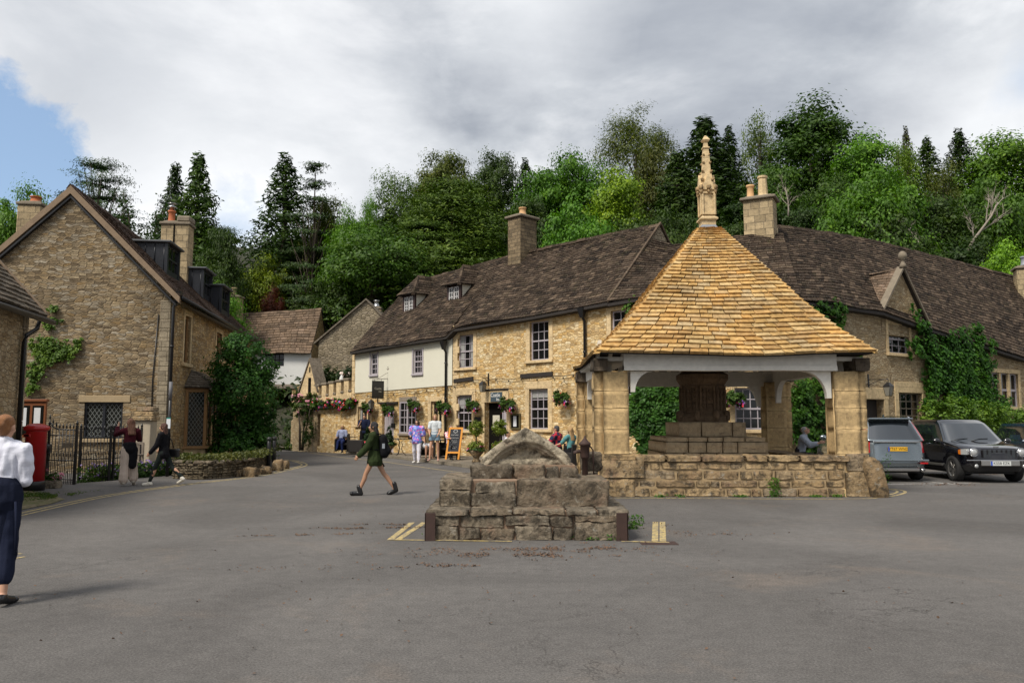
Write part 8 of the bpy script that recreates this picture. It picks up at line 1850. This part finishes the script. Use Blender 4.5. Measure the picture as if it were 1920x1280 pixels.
# 10 seated woman in wicker chair
t, J, HM, k = person('blonde woman in pale blue top sitting in the wicker chair by the battlemented wall', G(641, 846, .16)+Vector((0, -.02, 0)), R(176), 1.66, -4, (12, 14, 60, 8), (12, 14, 60, 8), (80, 4, 82), (86, 0, 60), (0, 0), SKIN, [('striped_top', C_('pale_blue_top', (.36, .40, .58), .3, 60), 'top', {'sleeve': .42, 'e': .026}), ('jeans', C_('navy_jeans', (.02, .03, .10)), 'trousers', {'len': .96, 'e': .018}), ('shoes', boots, 'shoes', {'e': .008})], ('golden', (.36, .20, .06), 'long'), seat=.46, glasses=True, voxel=.015, build_=1.08)
# 11 and 12 the couple behind the well
pb_ = behind(1046, 26.3)
t, J, HM, k = person('grey-haired man in a red and navy jersey and sunglasses sitting behind the well', Vector((pb_.x, pb_.y, .05)), R(60), 1.78, 4, (30, 10, 60), (30, 10, 60), (82, 6, 85), (84, 6, 85), (8, 10), SKIN, [('jersey', check('red_navy_check', (.50, .02, .04), (.012, .02, .06), 7), 'top', {'sleeve': .45, 'e': .03, 'collar': 1}), ('shorts', blk, 'trousers', {'len': .45, 'e': .02}), ('shoes', boots, 'shoes', {'e': .01})], ('charcoal_grey', (.05, .048, .05), 'short'), seat=.52, glasses=True, voxel=.013, build_=1.15)
pb_ = behind(1071, 25.9)
t, J, HM, k = person('blonde woman in teal seen from behind, beside the man in the red jersey', Vector((pb_.x, pb_.y, .05)), R(40), 1.70, 4, (40, 12, 30), (30, 10, 50), (82, 6, 85), (84, 6, 85), (10, 0), SKIN, [('top', C_('teal_top', (.10, .26, .27)), 'top', {'sleeve': .42, 'e': .024}), ('trousers', blk, 'trousers', {'len': .9, 'e': .02}), ('shoes', boots, 'shoes', {'e': .01})], ('honey_blonde', (.40, .25, .11), 'long'), seat=.54, voxel=.013)
# 13 dark-haired head behind the arch stone
pb_ = behind(951, 29.8); t, J, HM, k = person('dark-haired person whose head shows above the left slope of the well arch', Vector((pb_.x, pb_.y, .12)), R(-100), 1.60, 0, (20, 10, 50), (20, 10, 50), (82, 6, 85), (84, 6, 85), (0, 0), SKIN, [('top', wh, 'top', {'sleeve': .42, 'e': .024}), ('trousers', blk, 'trousers', {'len': .9, 'e': .02})], ('near_black', (.02, .012, .010), 'short'), seat=.36, voxel=.014)
# 14 old man reading inside the cross
pm = Vector((at(1496, 850, 22.9).x, 22.75, .0)); t, J, HM, k = person('white-haired man in pale blue shirt bent over his phone inside the market cross', pm, R(-115), 1.74, 16, (28, 10, 62, 12), (28, 10, 62, 12), (82, 6, 85), (84, 6, 85), (0, -32), SKIN, [('shirt', C_('pale_blue_shirt', (.34, .38, .44), .1), 'top', {'sleeve': 1.6, 'e': .03, 'collar': 1}), ('trousers', C_('dark_trousers', (.03, .03, .04)), 'trousers', {'len': .95, 'e': .02}), ('shoes', boots, 'shoes', {'e': .01})], ('silver', (.36, .35, .34), 'short'), seat=.62, glasses=True, voxel=.012, build_=1.08)
m = MB(); m.box(-.08, .08, -.005, .005, -.04, .04, Matrix.Translation(J['hnL'].lerp(J['hnR'], .5)+Vector((0, .03, .03))) @ Matrix.Rotation(R(-50), 4, 'X')); m.build('phone', boots, t, False)

# ================================================================== cars
def paint(name, c, rough=.28, metal=.3):
    m, nt, b, out = newmat(name); b.inputs['Base Color'].default_value = c+(1,); b.inputs['Metallic'].default_value = metal; b.inputs['Roughness'].default_value = rough; b.inputs['Coat Weight'].default_value = 1; b.inputs['Coat Roughness'].default_value = .04
    v = nt.node('ShaderNodeTexCoord').outputs['Object']; nt.l.new(nt.math('ADD', nt.math('MULTIPLY', nt.noise(v, 3, 5), .12), rough-.06), b.inputs['Roughness']); return m
M['silver'] = paint('silver_paint', (.20, .235, .255), .26, .8); M['carblack'] = paint('black_paint', (.006, .006, .009), .12, .1); M['carblue'] = paint('dark_blue_paint', (.012, .03, .06), .22, .3)
M['carglass'] = flatmat('tinted_car_glass', (.010, .014, .018), .04, 0, 1.0, 1.0); M['carglass'].node_tree.nodes['Principled BSDF'].inputs['IOR'].default_value = 1.65; M['plastic'] = plain('black_plastic', (.015, .015, .016), .6, .2, 20, .1); M['tyre'] = plain('tyre_rubber', (.012, .012, .012), .85, .2, 20, .2)
M['alloy'] = flatmat('alloy', (.45, .44, .42), .3, .9); M['chrome'] = flatmat('chrome', (.6, .6, .6), .12, 1); M['redlens'] = flatmat('red_lens', (.45, .008, .012), .12, 0, .6, .6); M['clearlens'] = flatmat('clear_lens', (.45, .46, .46), .08, .3, .6, .6); M['amber'] = flatmat('amber_lens', (.65, .17, .01), .15, 0, .6, .5)
M['plateY'] = flatmat('yellow_plate', (.75, .42, .02), .5); M['plateW'] = flatmat('white_plate', (.62, .64, .62), .5); M['plateB'] = flatmat('plate_blue', (.02, .08, .45), .5)
def car(label, loc, rz, L, W, zs, Fz, Rz, Wz, wheels, wr, belt, roofz, side, paintm, wsb, rwb, cat='car', group=None, arch=1.0, tail=False):
    "car built as a stack of rounded outlines; nose towards +y, origin at the centre on the ground"
    t = thing('parked_car', label, cat, loc, rz, group); ez = ORG[t.name]
    N = 132; vs = []; zz = []
    zc = [z for z in np.concatenate([np.linspace(zs[0], belt-.02, 20), np.linspace(belt, roofz-.12, 16), np.linspace(roofz-.10, roofz, 8)])]
    for z in zc:
        f, r_, w = float(np.interp(z, *Fz)), float(np.interp(z, *Rz)), float(np.interp(z, *Wz)); cy = (f+r_)/2; hl = (f-r_)/2; low = z < belt
        for k in range(N):
            a = 2*math.pi*k/N; ca, sa = math.cos(a), math.sin(a); ex = .30 if low else .22
            x = w*abs(ca)**ex*(1 if ca >= 0 else -1); yy = hl*abs(sa)**ex*(1 if sa >= 0 else -1)
            bow = .14 if low else .10; yy -= bow*(x/w)**2*(1 if sa > 0 else -.6)*min(1, max(0, (abs(sa)**ex-.6)/.4)); x *= 1-.06*max(0, abs(yy)/hl-.55)/.45*(1 if low else .6)
            vs.append(Vector((x, cy+yy, z)))
    body = MB(); n = len(zc); fs = []
    for j in range(n-1):
        for k in range(N): fs.append((j*N+k, j*N+(k+1) % N, (j+1)*N+(k+1) % N, (j+1)*N+k))
    fs.append(tuple(range(N))[::-1]); top = (n-1)*N
    vs.append(Vector((0, sum(vs[top+k].y for k in range(N))/N, roofz+.03))); c_ = len(vs)-1
    for k in range(N): fs.append((top+k, top+(k+1) % N, c_))
    body.add(vs, fs, 0, True)
    me = body.mesh('body', [M[paintm]], uv=False); o = bpy.data.objects.new('body', me)
    cut = MB()
    for y in wheels:
        for s in (-1, 1): cut.lathe([(wr*1.16, -.35), (wr*1.16, .35)], Matrix.Translation((s*W, y, wr+.01)) @ Matrix.Rotation(R(90), 4, 'Y'), 28)
    cm = cut.mesh('cut', [M['plastic']], uv=False); co = bpy.data.objects.new('cut', cm); _tmp.collection.objects.link(co)
    md = o.modifiers.new('b', 'BOOLEAN'); md.operation = 'DIFFERENCE'; md.solver = 'EXACT'; md.object = co
    m2 = evaluated(o); TRASH.extend((o, co))
    # split painted body and glass by where the glass sits
    Vv = [v.co.copy() for v in m2.vertices]; bd, gl, tr, tl, tR = MB(), MB(), MB(), MB(), MB(); remap = [{}, {}, {}, {}, {}]
    mbs = (bd, gl, tr, tl, tR)
    for p in m2.polygons:
        c = p.center; nrm = p.normal; w = float(np.interp(c.z, *Wz)); kind = 0
        if belt+.02 < c.z < roofz-.085:
            if abs(nrm.x) > .6:
                for (ya, yb, yc, yd) in side:      # bottom rear, bottom front, top front, top rear
                    q = (c.z-belt)/(roofz-.1-belt)
                    if lerp(ya, yd, q) < c.y < lerp(yb, yc, q): kind = 1
            elif nrm.y > .3 and abs(c.x) < w*wsb: kind = 1
            elif nrm.y < -.15 and abs(c.x) < w*rwb and c.z > belt+.04: kind = 1
        if c.z < arch*.36 and kind == 0: kind = 2
        rz_ = float(np.interp(c.z, *Rz))
        if tail and .80 < c.z < 1.64 and c.y < rz_+(.42 if c.z < 1.1 else .30) and abs(c.x) > w*(.72 if c.z < 1.08 else .825): kind = 3 if c.x < 0 else 4
        b = mbs[kind]; rm = remap[kind]; f = []
        for i in p.vertices:
            if i not in rm: rm[i] = len(b.v); b.v.append(Vv[i])
            f.append(rm[i])
        b.f.append(f); b.m.append(0); b.sm.append(True)
    bd.build('body', M[paintm], t, False, merge=False, uv=False); gl.build('windows', M['carglass'], t, False, merge=False, uv=False); tr.build('lower_trim', M['plastic'], t, False, merge=False, uv=False)
    if tail: tl.build('tail_light', M['redlens'], t, False, merge=False, uv=False); tR.build('tail_light', M['redlens'], t, False, merge=False, uv=False)
    m = MB(); m.box(-W*.8, W*.8, float(np.interp(.4, *Rz))+.5, float(np.interp(.4, *Fz))-.5, .22, .5); m.build('underbody', M['plastic'], t, False)
    for y in wheels:
        for s in (-1, 1):
            X = Matrix.Translation((s*(W-.13), y, wr)) @ Matrix.Rotation(R(90)*s, 4, 'Y'); m = MB(); m.lathe([(wr*.62, -.11), (wr*.95, -.11), (wr, -.07), (wr, .07), (wr*.95, .11), (wr*.66, .115), (wr*.62, .08)], X, 32); wh_ = m.build('wheel', M['tyre'], t, False)
            m = MB(); m.lathe([(wr*.64, .05), (wr*.66, .112), (wr*.60, .112), (wr*.57, .05)], X, 32); m.lathe([(.01, .07), (.05, .09), (.07, .08), (.08, .04)], X, 12)
            for i in range(5): XX = X @ Matrix.Rotation(2*math.pi*i/5, 4, 'Z'); m.hull([XX @ Vector(v) for v in ((.04, -.035, .05), (.04, .035, .05), (.04, .03, .085), (.04, -.03, .085))], [XX @ Vector(v) for v in ((wr*.6, -.05, .06), (wr*.6, .05, .06), (wr*.6, .04, .10), (wr*.6, -.04, .10))])
            m.build('rim', M['alloy'], wh_, False)
    return t, (lambda z: float(np.interp(z, *Fz))), (lambda z: float(np.interp(z, *Rz))), (lambda z: float(np.interp(z, *Wz)))
def plate(t, X, txt, mat, wdt=.52, hgt=.115, blue=True):
    m = MB(); m.box(-wdt/2, wdt/2, 0, .012, -hgt/2, hgt/2, X); p = m.build('number_plate', M[mat], t, False)
    if blue: m = MB(); m.box(-wdt/2, -wdt/2+.045, .0125, .014, -hgt/2, hgt/2, X); m.build('plate_band', M['plateB'], p, False)
    m = MB(); m.text(txt, .103, X @ Matrix.Translation((.02, .014, 0)) @ TX, ext=.001); m.build('plate_lettering', M['black'], p, False)
def mirror(t, x, y, z, mat, s):
    m = MB(); m.ball((x+s*.12, y, z), (.11, .06, .075), 10); m.box(min(x, x+s*.1), max(x, x+s*.1), y-.02, y+.02, z-.05, z-.02); return m.build('wing_mirror', M[mat], t, False)
# silver estate 4x4 parked nose-in, seen from behind through the market cross
rr_c = G(1686, 899); sx = 2.0
t, f_, r_, w_ = car('silver-grey four-wheel drive parked nose-in beside the market cross, tail to the square', (10.80, 24.5, 0), R(-4.5), 4.95, .96, (.27,), ([.27, .5, .75, .92, 1.06, 1.14, 1.62, 1.74], [2.3, 2.44, 2.46, 2.40, 2.1, 1.12, .42, .2]), ([.27, .45, .55, .75, 1.08, 1.16, 1.6, 1.74], [-2.3, -2.46, -2.47, -2.42, -2.36, -2.30, -1.98, -1.86]), ([.27, .4, .7, .95, 1.12, 1.60, 1.70, 1.76], [.86, .93, .965, .955, .92, .74, .68, .60]), (-1.46, 1.52), .375, 1.12, 1.74, ((-2.0, -1.0, -1.1, -1.75), (-.9, .05, .0, -.95), (.15, 1.0, .42, .12)), 'silver', .86, .78, tail=True)
BX = Matrix.Rotation(math.pi, 4, 'Z')           # frame looking backwards
def back(x, y, z): return Matrix(((1, 0, 0, x), (0, -1, 0, y), (0, 0, 1, z), (0, 0, 0, 1)))
plate(t, back(0, r_(.86)-.0, .90) @ Matrix.Translation((0, .012, 0)), 'YT67 WND', 'plateY')
for s in (-1, 1):
    m = MB(); m.box(s*.66-.10, s*.66+.10, -2.485, -2.40, .50, .54); m.build('reflector', M['redlens'], t, False); m = MB(); m.lathe([(.05, -.02), (.06, .02)], Matrix.Translation((s*.62, -2.46, .33)) @ Matrix.Rotation(R(90), 4, 'X'), 12); m.build('exhaust', M['chrome'], t, False); mirror(t, s*.90, .78, 1.16, 'silver', s)
m = MB(); m.box(-.62, .62, -2.40, -2.34, 1.07, 1.11, bev=.01); m.build('boot_handle', M['chrome'], t, False); m = MB(); m.box(-.80, .80, -2.50, -2.38, .56, .62, bev=.02); m.build('bumper_strip', M['silver'], t, False); m = MB(); m.box(-.60, .60, -2.06, -1.75, 1.70, 1.755, bev=.02); m.build('roof_spoiler', M['silver'], t, False)
m = MB(); m.box(-.55, .55, -2.48, -2.42, .30, .40, bev=.02); m.build('skid_plate', M['chrome'], t, False); m = MB(); [m.tube([(s*.66, -1.7, 1.74), (s*.66, -1.5, 1.79), (s*.64, .0, 1.80), (s*.62, .2, 1.76)], .018, 6) for s in (-1, 1)]; m.build('roof_rails', M['chrome'], t, False)
m = MB(); m.tube([(-.02, -2.22, 1.2), (-.3, -2.2, 1.22)], .012, 5); m.build('rear_wiper', M['black'], t, False); m = MB(); m.hull([Vector((-.025, -1.5, 1.77)), Vector((.025, -1.5, 1.77)), Vector((.02, -1.3, 1.77))], [Vector((-.01, -1.52, 1.85)), Vector((.01, -1.52, 1.85)), Vector((0, -1.45, 1.85))]); m.build('roof_aerial', M['silver'], t, False)
# black off-roader facing the square
def offroader(label, loc, rz, pm):
    return car(label, loc, rz, 4.4, .90, (.30,), ([.30, .5, .8, .93, 1.02, 1.08, 1.60, 1.70], [2.05, 2.18, 2.17, 2.05, 1.75, 1.02, .38, .15]), ([.30, .5, .8, 1.1, 1.6, 1.70], [-2.1, -2.2, -2.2, -2.12, -1.9, -1.8]), ([.30, .5, .8, 1.0, 1.1, 1.55, 1.66, 1.72], [.84, .89, .905, .90, .875, .72, .66, .58]), (-1.30, 1.33), .355, 1.06, 1.70, ((-1.95, -1.25, -1.35, -1.75), (-1.12, -.28, -.3, -1.2), (-.18, .92, .40, -.2)), pm, .88, .8, arch=1.3)
bp = (13.25, 23.75, 0)
t, f_, r_, w_ = offroader('black off-roader with a slotted grille parked facing the square', bp, R(180-4), 'carblack')
m = MB(); m.box(-.46, .46, 2.10, 2.15, .66, .92, bev=.03); gr_ = m.build('grille', M['carblack'], t, False)
for i in range(7): m = MB(); x = -.37+i*.123; m.box(x-.038, x+.038, 2.150, 2.158, .69, .89, bev=.003); o = m.build('grille_slot', plain('slot_grey', (.03, .035, .04), .5), gr_, False)
for s in (-1, 1):
    X = Matrix.Translation((s*.62, 2.07, .82)) @ Matrix.Rotation(R(-90), 4, 'X'); m = MB(); m.lathe([(.118, -.08), (.118, .02), (.10, .035), (.095, .02)], X, 24); hl = m.build('headlight', M['chrome'], t, False); m = MB(); m.lathe([(.095, .0), (.09, .03), (.055, .05), (.01, .055)], X, 24); m.build('lens', M['clearlens'], hl, False)
    m = MB(); m.hull([Vector((s*.78, 2.03, .76)), Vector((s*.88, 1.90, .76)), Vector((s*.88, 1.90, .90)), Vector((s*.78, 2.03, .92))], [Vector((s*.70, 2.00, .76)), Vector((s*.82, 1.80, .76)), Vector((s*.82, 1.80, .9)), Vector((s*.7, 2.0, .92))]); m.build('side_lamp', M['clearlens'], t, False)
    m = MB(); m.hull([Vector((s*.885, 1.90, .76)), Vector((s*.90, 1.80, .77)), Vector((s*.90, 1.80, .88)), Vector((s*.885, 1.90, .90))], [Vector((s*.84, 1.86, .76)), Vector((s*.85, 1.80, .77)), Vector((s*.85, 1.80, .88)), Vector((s*.84, 1.86, .9))]); m.build('indicator', M['amber'], t, False)
    m = MB(); m.lathe([(.05, 0), (.055, .02), (.01, .03)], Matrix.Translation((s*.62, 2.17, .46)) @ Matrix.Rotation(R(-90), 4, 'X'), 14); m.build('fog_light', M['clearlens'], t, False); mirror(t, s*.86, .72, 1.10, 'carblack', s)
    m = MB(); m.box(s*.90-.02, s*.90+.02, -.95, .85, .40, .46, bev=.008); m.build('side_strip', M['alloy'], t, False); m = MB(); [m.box(s*.905-.02, s*.905+.012, y-.08, y+.08, .96, .99, bev=.008) for y in (-.1, -1.0)]; m.build('door_handles', M['carblack'], t, False)
m = MB(); m.box(-.50, .50, 2.17, 2.20, .47, .61, bev=.01); m.build('bumper_plate_panel', M['alloy'], t, False); m = MB(); m.box(-.86, .86, 2.13, 2.185, .60, .625, bev=.01); m.build('bumper_line', M['chrome'], t, False)
plate(t, Matrix(((-1, 0, 0, 0), (0, -1, 0, 0), (0, 0, 1, 0), (0, 0, 0, 1))) @ Matrix.Identity(4) if False else Matrix(((-1, 0, 0, 0), (0, 1, 0, 2.20), (0, 0, 1, .535), (0, 0, 0, 1))), 'KS58 EZK', 'plateW')
m = MB(); [m.tube([(x, 1.0, 1.10), (x-.25, .93, 1.16), (x-.5, .9, 1.17)], .010, 5) for x in (.15, .7)]; m.build('wipers', M['black'], t, False); m = MB(); m.box(-.07, .07, 2.0, 2.012, .955, .985); m.build('bonnet_badge', M['chrome'], t, False)
t, f_, r_, w_ = offroader('dark blue car of which only the front wing and windscreen show at the right edge', (17.45, 26.2, 0), R(180-8), 'carblue'); t.scale = (1, 1, .93)
for s in (-1, 1): m = MB(); m.ball((s*.66, 2.03, .78), (.16, .08, .11), 12); m.build('headlight', M['clearlens'], t, False); mirror(t, s*.86, .72, 1.10, 'carblue', s)
m = MB(); m.box(-.42, .42, 2.12, 2.16, .58, .78, bev=.03); m.build('grille', M['plastic'], t, False)
bpy.data.batch_remove(TRASH); bpy.data.scenes.remove(_tmp)
